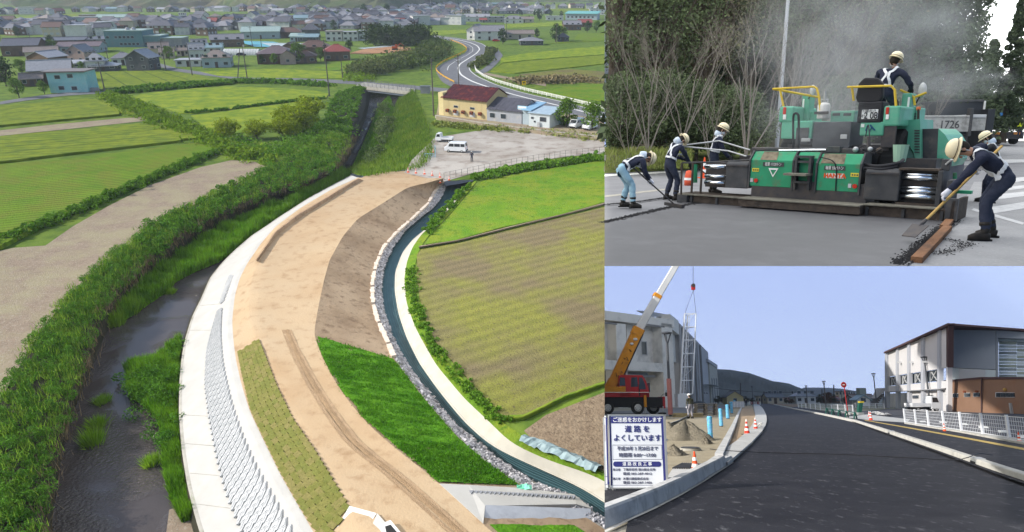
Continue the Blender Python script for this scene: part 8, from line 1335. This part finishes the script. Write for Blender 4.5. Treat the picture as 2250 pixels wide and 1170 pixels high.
def mesh_fence(lab, posts, hpx0, hpx1, nv, y_of, hz):
 t_ = thing('mesh_fence', lab, 'fence', STR.M, 'white fences of the street'); P = [STR.at(x, y, .1) for x, y in posts]; k0, k1 = STR.k(P[0]), STR.k(P[-1]); H = (hpx0 / k0 + hpx1 / k1) / 2; r_ = .045
 pm = BX(-.04, .04, -.04, .04, 0, H * 1.04).mesh('post', m_fw)
 for p in P: link('post', pm, t_, MT(p))
 for a, b in zip(P[:-1], P[1:]):
  d = b - a; pn = MB()
  for q in hz: pn.tube([a + Vector((0, 0, H * q)), b + Vector((0, 0, H * q))], .009 if q not in (hz[0], hz[-1]) else .018, 4)
  n = max(4, int(d.length / .26)); n = min(n, nv)
  for i in range(1, n): p = a + d * (i / n); pn.box(p.x - .004, p.x + .004, p.y - .004, p.y + .004, p.z + H * .04, p.z + H * .98)
  pn.build('mesh_panel', m_fw, t_)
mesh_fence('white mesh fence along the car park on the right', [(1989, 929), (2013, 933), (2041, 937), (2075, 942), (2113, 947.5), (2160, 955), (2218, 964), (2290, 976), (2380, 991)], 31, 60, 26, None, (.06, .24, .42, .6, .78, .97))
mesh_fence('white rail fence far down the right side of the street', [(1754, 896), (1762, 897), (1771, 898), (1781, 899.2), (1792, 900.5), (1803, 901.8), (1815, 903.2), (1828, 904.8), (1842, 906.3), (1858, 907.6), (1875, 909)], 11, 17, 10, None, (.1, .5, .97))
mesh_fence('distant white fence left of the white hall', [(1880, 897), (1895, 897.3), (1910, 897.6), (1925, 897.9), (1943, 898.2)], 10, 11, 8, None, (.1, .5, .97))
rkP = B4([(2500, 1150), (2260, 1066), (2190, 1042), (2120, 1016), (2050, 990), (1976, 964), (1920, 944), (1874, 928)]); rk = thing('kerb', 'long pale kerb line along the right of the new street', 'kerb', STR.M); A_ = resample(rkP, 300); dl = np.r_[0, np.cumsum(np.linalg.norm(np.diff(A_, axis=0), axis=1))]; nR = 28
def kstone(t_, A_, dl, t0, t1, h, w_, mt, nm='kerb_stone'):
 p0, p1 = (Vector([np.interp(t, dl, A_[:, k]) for k in range(3)]) for t in (t0, t1)); d = p1 - p0; n = Vector((d.y, -d.x, 0)).normalized(); mb = MB(); q = [(0, 0), (.02, h - .02), (.04, h), (w_, h), (w_, 0)]
 mb.add([p0 + n * a + Vector((0, 0, b)) for a, b in q] + [p1 + n * a + Vector((0, 0, b)) for a, b in q], [(0, 1, 2, 3, 4), (9, 8, 7, 6, 5)] + [(k, k + 5, k + 6, k + 1) for k in range(4)]); o = mb.build(nm, mt, t_); bm = bmesh.new(); bm.from_mesh(o.data); bmesh.ops.recalc_face_normals(bm, faces=bm.faces); bm.to_mesh(o.data); bm.free(); return o
for i in range(nR): kstone(rk, A_, dl, dl[-1] * i / nR, dl[-1] * (i + 1) / nR - .015, .17, .20, m_kerbl)
for x, y in ((2146, 1023), (1954, 956)):
 c = STR.at(x, y, 0); j = int(np.argmin(np.linalg.norm(A_ - np.array(tuple(c)), axis=1))); kstone(rk, A_, dl, dl[j] - .3, dl[j] + .3, .185, .22, m_galv, 'inlet_frame'); d_ = Vector(A_[j + 1] - A_[j]).normalized(); n_ = Vector((-d_.y, d_.x, 0)); o = BX(-.22, .22, -.012, .01, .03, .10).build('inlet', m_blk, rk, TR(A_[j][0] + n_.x * .004, A_[j][1] + n_.y * .004, 0, math.atan2(d_.y, d_.x) + math.pi))
A_ = resample(B4([(1874, 928), (1840, 920), (1808, 913), (1770, 905), (1730, 897), (1700, 890)]), 100); dl = np.r_[0, np.cumsum(np.linalg.norm(np.diff(A_, axis=0), axis=1))]
for i in range(24): kstone(rk, A_, dl, dl[-1] * i / 24, dl[-1] * (i + 1) / 24 - .05, .15, .3, m_kerbl)
gbp = B4([(1818, 912), (1880, 922)]); gb = thing('barrier', 'row of dark green arched barrier frames on the right kerb', 'barrier', STR.M); m_grn = mat('barrier_green', (.02, .09, .07), rough=.5); d = gbp[1] - gbp[0]
for i in range(5): c = gbp[0] + d * (i / 4); k = STR.k(c); hh, ww = 14 / k, 4.5 / k; TB(catmull([c + Vector((-ww, -.1, 0)), c + Vector((-ww * .35, 0, hh * .8)), c + Vector((0, 0, hh)), c + Vector((ww * .35, 0, hh * .8)), c + Vector((ww, .1, 0))], 4), .06, 6).build('frame', m_grn, gb)
TB([gbp[0] + Vector((0, 0, .62)), gbp[1] + Vector((0, 0, .55))], .04, 6).build('bar', m_grn, gb)
cb_ = TB(catmull([STR.at(1560, 987, .03), STR.at(1605, 991, .12), STR.at(1690, 995, .02), STR.at(1850, 999, .02), STR.at(1990, 1006, .02), STR.at(2090, 1011, .02), STR.at(2125, 1006, .2), STR.at(2150, 997, .2), STR.at(2180, 1000, .08)], 8), .011, 5).build('cable', m_blk, None, STR.M); tag(cb_, 'thin black cable lying across the whole new street', 'cable')
ww = thing('power_line', 'thin dark overhead line in front of the mountain', 'wire', STR.M); TB([STR.eye + STR.ray(x, y) * 260 for x, y in ((1560, 852), (1600, 857), (1650, 861), (1700, 863), (1750, 862), (1790, 860))], .09, 4).build('wire', m_crblk, ww)
for x, yt in ((1627, 842), (1806, 856), (1832, 846)): a = STR.eye + STR.ray(x, 886) * 270; b = STR.eye + STR.ray(x, yt) * 270; tag(TB([a, b], .22, 6).build('utility_pole', m_pole, None, STR.M), 'far thin utility pole ' + {1627: 'behind the yellow barn', 1806: 'right of the white house', 1832: 'above the brown trees'}[x], 'pole')
m_pan = mat('panel_white', (.68, .67, .68), (.64, .63, .64), .2, dirt=(.60, .59, .60), ds=.15); m_pang = mat('panel_grey', (.27, .30, .335), (.25, .275, .31), .2); m_panl = mat('panel_light', (.50, .56, .57), (.46, .52, .53), .2); m_trim = mat('trim_brown', (.09, .055, .055)); m_col = mat('column_grey', (.44, .46, .51)); m_brn = mat('annex_brown', (.25, .15, .10), (.225, .135, .09), .4, dirt=(.24, .13, .08), ds=.5)
WP = Plane(STR, STR.at(1944, 896.5), STR.at(2083, 905)); rh = thing('sports_hall', 'white panelled sports hall with a brown roof edge on the right', 'hall', WP.M)
def quadbox(Pn, nm, c4, off, dp, mt, par, M=None):   # corners: left top, right top, right bottom, left bottom
 p = [Pn.at(x, y, off) for x, y in c4]; v = [(u, off, w_) for u, w_ in p]; w2 = [(u, off + dp, w_) for u, w_ in p]; mb = MB(); mb.add(v + w2, [(3, 2, 1, 0), (4, 5, 6, 7), (0, 1, 5, 4), (1, 2, 6, 5), (2, 3, 7, 6), (3, 0, 4, 7)]); o = mb.build(nm, mt, par, M); bm = bmesh.new(); bm.from_mesh(o.data); bmesh.ops.recalc_face_normals(bm, faces=bm.faces); bm.to_mesh(o.data); bm.free(); return o
yt = lambda x: 774.5 + (x - 1944) * (714 - 774.5) / 139; yf = lambda x, a, b: a + (x - 1944) * (b - a) / 139
cols = [1944, 1949, 1968, 1972, 1993, 1997.5, 2023, 2028.5, 2059, 2064, 2079]
for i in range(1, len(cols) - 1, 2):
 x0, x1 = cols[i], cols[i + 1]; quadbox(WP, 'wall_panel', ((x0, yt(x0) + 1), (x1, yt(x1) + 1), (x1, yf(x1, 829, 808)), (x0, yf(x0, 829, 808))), 0, .3, m_pan, rh)
 if i < 9: o = quadbox(WP, 'window', ((x0 + .8, yf(x0, 831, 809)), (x1 - .8, yf(x1, 831, 809)), (x1 - .8, yf(x1, 849, 835)), (x0 + .8, yf(x0, 849, 835))), .4, .3, m_pane, rh); xm = (x0 + x1) / 2; quadbox(WP, 'frame', ((xm - .6, yf(xm, 831, 809)), (xm + .6, yf(xm, 831, 809)), (xm + .6, yf(xm, 849, 835)), (xm - .6, yf(xm, 849, 835))), .3, .15, m_frame, o); quadbox(WP, 'frame', ((xm + 1, yf(xm, 832, 811)), (xm + 2.4, yf(xm, 832, 811)), (x1 - 1.2, yf(x1, 847, 833)), (x1 - 2.6, yf(x1, 847, 833))), .32, .1, m_frame, o); quadbox(WP, 'frame', ((x1 - 2.6, yf(x1, 832, 811)), (x1 - 1.2, yf(x1, 832, 811)), (xm + 2.4, yf(xm, 847, 833)), (xm + 1, yf(xm, 847, 833))), .27, .1, m_frame, o)
 quadbox(WP, 'lower_panel', ((x0, yf(x0, 850, 837)), (x1, yf(x1, 850, 837)), (x1, yf(x1, 861, 853)), (x0, yf(x0, 861, 853))), 0, .3, m_pan, rh)
 if i > 3: quadbox(WP, 'base_panel', ((x0, yf(x0, 863, 856)), (x1, yf(x1, 863, 856)), (x1, yf(x1, 897, 906)), (x0, yf(x0, 897, 906))), .2, .3, m_pan, rh)
 else: quadbox(WP, 'porch_wall', ((x0, yf(x0, 866, 859)), (x1, yf(x1, 866, 859)), (x1, yf(x1, 897, 906)), (x0, yf(x0, 897, 906))), 4, 1, m_hall, rh)
 if 1 < i < 9: u, v = WP.at(x0 + 9, yf(x0, 797, 795)); BX(-.25, .25, -.6, 0, -.12, .15).build('wall_lamp', m_frame, rh, TR(u, 0, v))
for i in range(0, len(cols), 2):
 x0 = cols[i]; x1 = cols[i + 1] if i + 1 < len(cols) else 2083; quadbox(WP, 'pilaster', ((x0, yt(x0) + .5), (x1, yt(x1) + .5), (x1, yf(x1, 897, 905)), (x0, yf(x0, 897, 905))), -.25, .5, m_col if i < 10 else m_pan, rh)
quadbox(WP, 'roof_edge', ((1942, 773.5), (2084, 711), (2084, 715), (1942, 777)), -.6, .7, m_trim, rh); quadbox(WP, 'string_course', ((1944, 861), (2066, 854), (2066, 856), (1944, 863)), -.45, .6, m_metal, rh); quadbox(WP, 'corner_trim', ((2079, 716), (2083.5, 713), (2083.5, 808), (2079, 806)), -.35, .6, m_trim, rh)
for x in (2004, 2036): o = quadbox(WP, 'window', ((x, 869), (x + 14, 868.5), (x + 14, 875.5), (x, 876)), .1, .15, m_frame, rh); quadbox(WP, 'pane', ((x + .8, 869.8), (x + 13, 869.3), (x + 13, 874.7), (x + .8, 875.2)), .05, .1, m_pane, o)
FPn = Plane(STR, STR.at(2083.5, 905), STR.at(2262, 906.5)); Mf = WP.M.inverted() @ FPn.M
qf = lambda nm, c4, off, dp, mt, par=None: quadbox(FPn, nm, c4, off, dp, mt, par or rh, Mf)
qf('front_panel', ((2084, 716), (2188, 725), (2188, 812), (2084, 808)), 0, 8, m_pang); qf('front_eave', ((2083, 711.5), (2262, 725), (2262, 729), (2083, 715.5)), -.5, 9, m_trim); qf('light_band', ((2084, 809), (2188, 813), (2188, 850), (2084, 850)), .1, 8, m_panl); qf('recess_top', ((2189, 726), (2262, 731), (2262, 745), (2189, 743)), 0, 8, m_pang); qf('recess_jamb', ((2189, 743.5), (2194, 743.5), (2194, 836), (2189, 836)), 0, 5, m_pang)
o = qf('window', ((2107, 810), (2165, 813), (2165, 836), (2107, 836)), -.05, .2, m_frame)
for i in range(5):
 for j in range(2): x0, x1 = 2108.5 + i * 11.4, 2118.5 + i * 11.4; y0, y1 = (811.5 + i * .5, 819 + i * .4) if j == 0 else (820.5 + i * .4, 836); qf('pane', ((x0, y0), (x1, y0 + .3), (x1, y1), (x0, y1)), -.12, .1, m_pane if j == 0 else mat('pane_dusk', (.10, .115, .14), rough=.15), o)
lv = [mat('louvre_pale', (.46, .52, .50)), mat('louvre_mid', (.25, .29, .29)), mat('louvre_olive', (.30, .34, .28)), m_panl]
for j in range(13):
 for i, (x0, x1) in enumerate(((2195, 2234), (2234.6, 2262))):
  y0 = 744 + j * 7.2 + i * 1.2; qf('louvre', ((x0, y0), (x1, y0 + .5), (x1, y0 + 7.0), (x0, y0 + 6.5)), 1.6, .2, lv[(j * 2 + i * 3 + (j // 3)) % 4])
AP = Plane(STR, STR.at(2058, 903.5), STR.at(2156, 907.5)); an_ = thing('annex', 'low brown annex with small windows in front of the sports hall', 'annex', AP.M); quadbox(AP, 'left_wall', ((2058, 841), (2156, 833), (2156, 908), (2058, 904)), 0, .3, m_brn, an_); quadbox(AP, 'coping', ((2057.5, 840), (2156.5, 831.8), (2156.5, 833.3), (2057.5, 841.5)), -.1, .4, m_trim, an_)
APf = Plane(STR, STR.at(2156, 907.5), STR.at(2266, 911)); Ma = AP.M.inverted() @ APf.M; quadbox(APf, 'front_wall', ((2156.2, 833), (2266, 833.5), (2266, 911), (2156.2, 908)), 0, 5, m_brn, an_, Ma); quadbox(APf, 'coping', ((2155.5, 831.8), (2266, 832.2), (2266, 834), (2155.5, 833.3)), -.1, 5, m_trim, an_, Ma)
def roof_close(par, Pn, Pf, l, r, r2, back, mt):      # flat roof between the two wall tops
 I = Pn.fr.M.inverted(); W_ = [I @ (P.M @ Vector((P.at(x, y)[0], 0, P.at(x, y)[1]))) for P, (x, y) in ((Pn, l), (Pn, r), (Pf, r2))]; W_.append(W_[2] + (W_[0] - W_[1])); K = par.matrix_world.inverted() @ Pn.fr.M; mb = MB(); mb.hexa([K @ p for p in W_], [K @ (p + Vector((0, 0, .25))) for p in W_]); mb.build('roof', mt, par)
roof_close(an_, AP, APf, (2058, 841.5), (2156, 833.5), (2266, 833.8), 0, m_trim); roof_close(rh, WP, FPn, (1944, 776), (2083, 714.5), (2262, 728), 0, m_trim)
for x0, x1, y in ((2067, 2089, 870), (2093, 2105, 869.5), (2118, 2131, 868.5), (2138, 2152, 868)): o = quadbox(AP, 'window', ((x0, y - 4.5), (x1, y - 5), (x1, y + 4.5), (x0, y + 4.5)), -.04, .1, m_frame, an_); [quadbox(AP, 'pane', ((x0 + (x1 - x0) * q + .5, y - 3.8), (x0 + (x1 - x0) * (q + .5) - .5, y - 4), (x0 + (x1 - x0) * (q + .5) - .5, y + 3.7), (x0 + (x1 - x0) * q + .5, y + 3.7)), -.09, .08, m_pane, o) for q in (0, .5)]
o = quadbox(APf, 'window', ((2187, 862.5), (2229, 863), (2229, 874), (2187, 873.5)), -.04, .1, m_frame, an_, Ma); [quadbox(APf, 'pane', ((2188.5 + q * 10.2, 863.8), (2197.5 + q * 10.2, 863.9), (2197.5 + q * 10.2, 872.6), (2188.5 + q * 10.2, 872.5)), -.09, .08, m_pane, o) for q in range(4)]
for x in (2086, 2122, 2149): u, v = AP.at(x, 861); LT([(.03, -.3), (.14, -.3), (.14, 0), (.03, 0)], 10, axis='y').build('vent_hood', m_rust, an_, TR(u, 0, v))
u, v = APf.at(2210, 857); MB().ball((0, 0, 0), .22, 10, 6).build('wall_lamp', mat('brass', (.35, .22, .06)), an_, Ma @ TR(u, -.1, v)); u, v = AP.at(2152, 870); quadbox(AP, 'downpipe', ((2155, 834), (2156.4, 834), (2156.4, 907), (2155, 907)), -.1, .09, m_trim, an_)
u, v = APf.at(2224, 900); BX(-.15, .15, -.2, 0, -.6, .7).build('meter_box', m_galv, an_, Ma @ TR(u, 0, v))
wt = thing('mini_truck', 'small white flatbed truck parked before the sports hall', 'truck', STR.M @ MT(STR.at(2029, 905.5, 0)) @ Matrix.Rotation(R(5), 4, 'Z') @ TR(s=1.12));
for ch in kt.children: c = ch.copy(); COL.objects.link(c); c.parent = wt; c.matrix_basis = ch.matrix_basis.copy(); [(lambda g: (COL.objects.link(g), setattr(g, 'parent', c), setattr(g, 'matrix_basis', gc_.matrix_basis.copy())))(gc_.copy()) for gc_ in ch.children]
def shouse(x0, x1, yb, yt, lab, wall, roof, kind, turn=False, floors=1, d=None, rise=.36):
 p = STR.at((x0 + x1) / 2, yb, 0) if not d else STR.eye + STR.ray((x0 + x1) / 2, yb) * d; k = STR.k(p); W = (x1 - x0) / k; H = (yb - yt) / k; D = W * .8; e, h = H * (1 - rise), H * rise
 if kind == 'flat': e, h = H, .3
 if turn: W, D = D, W
 t_ = thing('house', lab, 'house', STR.M @ MT((p.x, p.y + 4, p.z)) @ Matrix.Rotation(R(90) if turn else 0, 4, 'Z'), 'houses at the end of the street'); house_parts(t_, W, D, e, h, kind, WALLS[wall], ROOFS[roof], 3, floors, True, True); return t_
for a in ((1601, 1638, 888.5, 861, 'yellow barn with a low dark gable at the end of the lot', mat('barn_y', (.50, .42, .22)), 'dark', 'gable', True, 1, None, .42), (1690, 1726, 887.5, 865, 'cream house with a dark gable at the street end', 'cream', 'dark', 'gable', False, 2), (1672, 1690, 887, 872, 'small pale shed at the street end', 'cream', 'tan', 'flat'), (1753, 1796, 887.5, 860, 'white two storey house with a grey roof behind the white fence', 'white', 'grey', 'hip', False, 2), (1818, 1850, 886.5, 873, 'house with a rusty red roof among brown trees', 'brown', 'red', 'gable'), (1851, 1872, 886, 862, 'beige block behind the red sign', 'cream', 'brown', 'flat', False, 2), (1872, 1888, 886, 861, 'white block beside the grey tank tower', 'white', 'silver', 'flat', False, 2), (1880, 1928, 888.5, 868, 'long low building with a pale roof left of the sports hall', 'grey', 'brown', 'gable'), (1897, 1926, 893, 870, 'white shed with a pale blue roof', 'white', 'blue', 'gable', True), (1726, 1752, 886.5, 876, 'low red roofed house behind the road bend', 'cream', 'red', 'gable')):
 a = list(a)
 if not isinstance(a[5], str): WALLS['_b'] = a[5]; a[5] = '_b'
 shouse(*a)
tk = thing('water_tank', 'grey green square tank on a frame above the roofs', 'tank', STR.M @ MT(STR.eye + STR.ray(1893, 867) * 200)); BX(-1, 1, -1, 1, 0, 1.9).build('tank', mat('tank_green', (.26, .29, .25)), tk);
for sx_ in (-.9, .9):
 for sy_ in (-.9, .9): BX(sx_ - .08, sx_ + .08, sy_ - .08, sy_ + .08, -3.2, 0).build('leg', m_galv, tk)
sp_ = Plane(STR, STR.at(1926, 897), STR.at(1944, 897)); stw = thing('stair_tower', 'dark outdoor steel stair at the left end of the sports hall', 'stairs', sp_.M); quadbox(sp_, 'stringer', ((1927, 876), (1938, 853), (1944, 853), (1944, 860), (1930, 886))[:4], 0, 2, m_metal, stw); quadbox(sp_, 'stringer', ((1926, 884), (1940, 866), (1944, 866), (1929, 888)), -.3, 2, m_dk, stw)
for i in range(5): quadbox(sp_, 'step', ((1928 + i * 3, 886 - i * 4), (1931.5 + i * 3, 886 - i * 4), (1931.5 + i * 3, 887 - i * 4), (1928 + i * 3, 887 - i * 4)), -.6, 2.4, m_metal, stw)
quadbox(sp_, 'post', ((1941, 862), (1943, 862), (1943, 897), (1941, 897)), .2, .3, m_metal, stw)
def streettree(x, yb, hpx, lab, kind, wide=1.0):
 p = STR.at(x, yb, 0); s_ = hpx / STR.k(p) / TREES[kind][2]; t_ = thing('tree', lab, 'tree', STR.M @ TR(p.x, p.y + 3, p.z, x, (s_ * wide, s_ * wide, s_)), 'trees at the end of the street'); link('trunk', TREES[kind][0], t_); link('crown', TREES[kind][1], t_)
tree_proto('rust', 6, 3.0, .8, 24, 40, .6, 9, mat('leaf_rust', (.13, .065, .035), (.09, .05, .03), .4, island=.4)); tree_proto('olive', 6, 3.0, .8, 24, 40, .6, 10, mat('leaf_olive', (.06, .06, .035), (.085, .08, .05), .4, island=.4))
for i, (x, h, kd, wd_) in enumerate(((1811, 20, 'olive', 1), (1822, 24, 'rust', 1), (1832, 25, 'rust', 1), (1841, 20, 'olive', 1), (1583, 16, 'olive', 1.6), (1594, 14, 'rust', 1.4), (1644, 16, 'olive', 1.4), (1660, 12, 'olive', 1.5), (1735, 12, 'olive', 1.5), (1800, 12, 'olive', 1.5), (1746, 10, 'rust', 1.5), (1868, 14, 'rust', 1.4))): streettree(x, 887.5, h, ORD[i] + ' brownish tree from a mixed line at the street end, counted outward', kd, wd_)
sheet('dry_field', B4([(1690, 889), (1750, 895), (1756, 889), (1700, 887)], .0), mat('dry_soil', (.30, .20, .12), (.24, .16, .10), .3, bump=.5), fr=STR)
mc = thing('machine', 'small green and yellow compactor standing by the car park entry', 'machine', STR.M @ MT(STR.at(1890, 912, 0))); BX(-.3, .3, -.25, .25, 0, .25).build('base', m_galv, mc); MB().hexa([(-.25, -.2, .25), (.1, -.2, .25), (.1, .2, .25), (-.25, .2, .25)], [(-.05, -.2, 1.25), (.35, -.2, 1.25), (.35, .2, 1.25), (-.05, .2, 1.25)]).build('body', m_grn, mc); BX(.0, .45, -.2, .2, 1.25, 1.4).build('handle', mat('machine_yellow', (.55, .42, .03)), mc)
for i, (x, y) in enumerate(((1935, 912), (1946, 914), (1922, 910))): mb = MB(); rs = random.Random(i); [mb.add([(rs.uniform(-.5, .5) + a * .25, rs.uniform(-.3, .3) + b * .25, max(0, .12 + c * .18)) for a, b, c in octa], oF) for _ in range(6)]; tag(mb.build('rubble', m_kerb, None, STR.M @ MT(STR.at(x, y, 0))), ('grey rubble left by the car park entry', 'grey rubble nearest the fence end', 'small grey rubble by the green machine')[i], 'rubble')
hose = TB(catmull([STR.at(1664, 938, .1), STR.at(1668, 932, .35), STR.at(1674, 930, .4), STR.at(1670, 937, .1)], 6), .03, 6).build('hose_end', m_white, None, STR.M); tag(hose, 'short white hose lying on the gutter behind the striped cones', 'hose')
for (x, lab, c) in ((1640, 'tiny worker in dark clothes at the far end of the sand strip', m_navy),): p = STR.at(x, 893.5, 0); person(STR.M @ MT(p), lab, (0, 0, .93), (0, .05, 1), (0, .2, .9), ((-.12, 0, 0), (.12, 0, 0)), ((-.25, .1, .82), (.25, .1, .82)), c, m_navy2, harness=False, mask=False, s=.9)
mb = MB()
for i in range(9): p = STR.at(1648 + i * 2.6, 889.5, 0); tag(BX(-.35, .35, -.06, .06, 0, .9).build('barrier_board', m_cred if i % 2 else m_white, None, STR.M @ MT(p)), ORD[i] + ' small barrier board from the left across the far street end', 'barrier', 'barrier boards at the far end')
def ridge(nm, pts, d, dback, mt, seed):
 n = 150; X = np.linspace(pts[0][0], pts[-1][0], n); Y = np.interp(X, [p[0] for p in pts], [p[1] for p in pts]); m = 26; G = []
 for j in range(m):
  q = j / (m - 1); dd = d + (dback - d) * q
  row_ = []
  for x, y in zip(X, Y):
   top = STR.eye + STR.ray(x, y) * dback; z = max(0, top.z) * (q ** .8); row_.append((top.x / dback * dd, dd, z))
  G.append(row_)
 G = np.array(G); P_n = G.reshape(-1, 3); nz = vnoise(P_n, .016, seed).reshape(m, n) * 9 + vnoise(P_n, .06, seed + 1).reshape(m, n) * 3.5 + RNG.normal(size=(m, n)) * .7; G[:, :, 2] += nz * np.sin(np.linspace(0, math.pi, m))[:, None] - .5
 mb = MB(); mb.add(G.reshape(-1, 3).tolist(), [(j * n + i, j * n + i + 1, (j + 1) * n + i + 1, (j + 1) * n + i) for j in range(m - 1) for i in range(n - 1)]); mb.build(nm, mt, None, STR.M, True)['kind'] = 'structure'
m_mt = mat('mountain_forest', (.09, .105, .085), (.12, .12, .10), .02, bump=1, bscale=.15, c3=(.10, .095, .07), s3=.008)
ridge('hills', [(1460, 800), (1560, 811), (1581, 812), (1600, 813), (1640, 820), (1665, 829), (1690, 838), (1706, 840), (1725, 843), (1745, 852), (1765, 862), (1785, 871), (1805, 879)], 700, 1200, m_mt, 5); ridge('hills', [(1740, 858), (1757, 852), (1790, 852), (1815, 853), (1840, 855), (1870, 860), (1900, 868), (1935, 876)], 1700, 2300, m_mt, 6)
m_sk = bpy.data.materials.new('clear_sky'); m_sk.use_nodes = True; t = m_sk.node_tree; t.nodes.clear(); out = t.nodes.new('ShaderNodeOutputMaterial'); em = t.nodes.new('ShaderNodeEmission'); tc = t.nodes.new('ShaderNodeTexCoord'); sx_ = t.nodes.new('ShaderNodeSeparateXYZ'); cr_ = t.nodes.new('ShaderNodeValToRGB'); mp = t.nodes.new('ShaderNodeMapRange'); mp.inputs[2].default_value = 1400
t.links.new(tc.outputs['Object'], sx_.inputs[0]); t.links.new(sx_.outputs[2], mp.inputs[0]); t.links.new(mp.outputs[0], cr_.inputs[0]); t.links.new(cr_.outputs[0], em.inputs[0]); t.links.new(em.outputs[0], out.inputs[0]); em.inputs[1].default_value = SKY_B = 1.5
cr_.color_ramp.elements[0].color = (.46, .55, .76, 1); cr_.color_ramp.elements[1].color = (.36, .46, .86, 1)
mb = MB(); rows = []
for e in np.linspace(-2, 24, 12): rows.append([(4200 * math.cos(R(e)) * math.sin(R(a)), 4200 * math.cos(R(e)) * math.cos(R(a)), 4200 * math.sin(R(e))) for a in np.linspace(2, 62, 30)])
mb.add([p for r in rows for p in r], [(j * 30 + i, j * 30 + i + 1, (j + 1) * 30 + i + 1, (j + 1) * 30 + i) for j in range(11) for i in range(29)]); mb.build('sky', m_sk, None, STR.M, True)['kind'] = 'structure'
person(VAL.M @ MT(VAL.at(1037, 356, .03)) @ Matrix.Rotation(R(10), 4, 'Z'), 'person in dark work clothes and a helmet standing alone on the lot', (0, 0, .93), (0, .03, 1), (0, .3, .9), ((-.13, 0, 0), (.13, 0, 0)), ((-.2, .3, 1.0), (.2, .3, 1.0)), m_navy, m_navy2, harness=False, mask=False, helmet=mat('helmet_grey', (.45, .45, .45), rough=.4), s=1.1)
sheet('works_yard', V_([(800, 388), (846, 378), (890, 376), (940, 384), (980, 394), (975, 402), (900, 414), (820, 420), (785, 396)], .0), m_dirt)
bpy.context.view_layer.update()
for o in list(lk.children) + [o for o in COL.objects if o.get('kind') == 'structure' and o.type == 'MESH' and o.matrix_world == STR.M and o.name.split('.')[0] not in ('sky', 'hills')]:
 bm = bmesh.new(); bm.from_mesh(o.data); nrm = Vector((1, 0, 0)) - STR.ax * ((1328.7 - CX) / F)
 if min(nrm.dot(v.co - STR.eye) for v in bm.verts) < 0: bmesh.ops.bisect_plane(bm, geom=bm.verts[:] + bm.edges[:] + bm.faces[:], plane_co=STR.eye, plane_no=nrm, clear_inner=True); bm.to_mesh(o.data)
 bm.free()
hz = bpy.data.materials.new('haze'); hz.use_nodes = True; t = hz.node_tree; t.nodes.clear(); out = t.nodes.new('ShaderNodeOutputMaterial'); pvn = t.nodes.new('ShaderNodeVolumePrincipled'); pvn.inputs['Color'].default_value = (.74, .85, 1, 1); pvn.inputs['Density'].default_value = .00018; pvn.inputs['Anisotropy'].default_value = .1; t.links.new(pvn.outputs[0], out.inputs['Volume'])
bx_ = BX(-3100, 3100, -120, 3350, -1500, 150).build('haze', hz); tag(bx_, 'pale valley haze', 'haze', None, 'stuff')
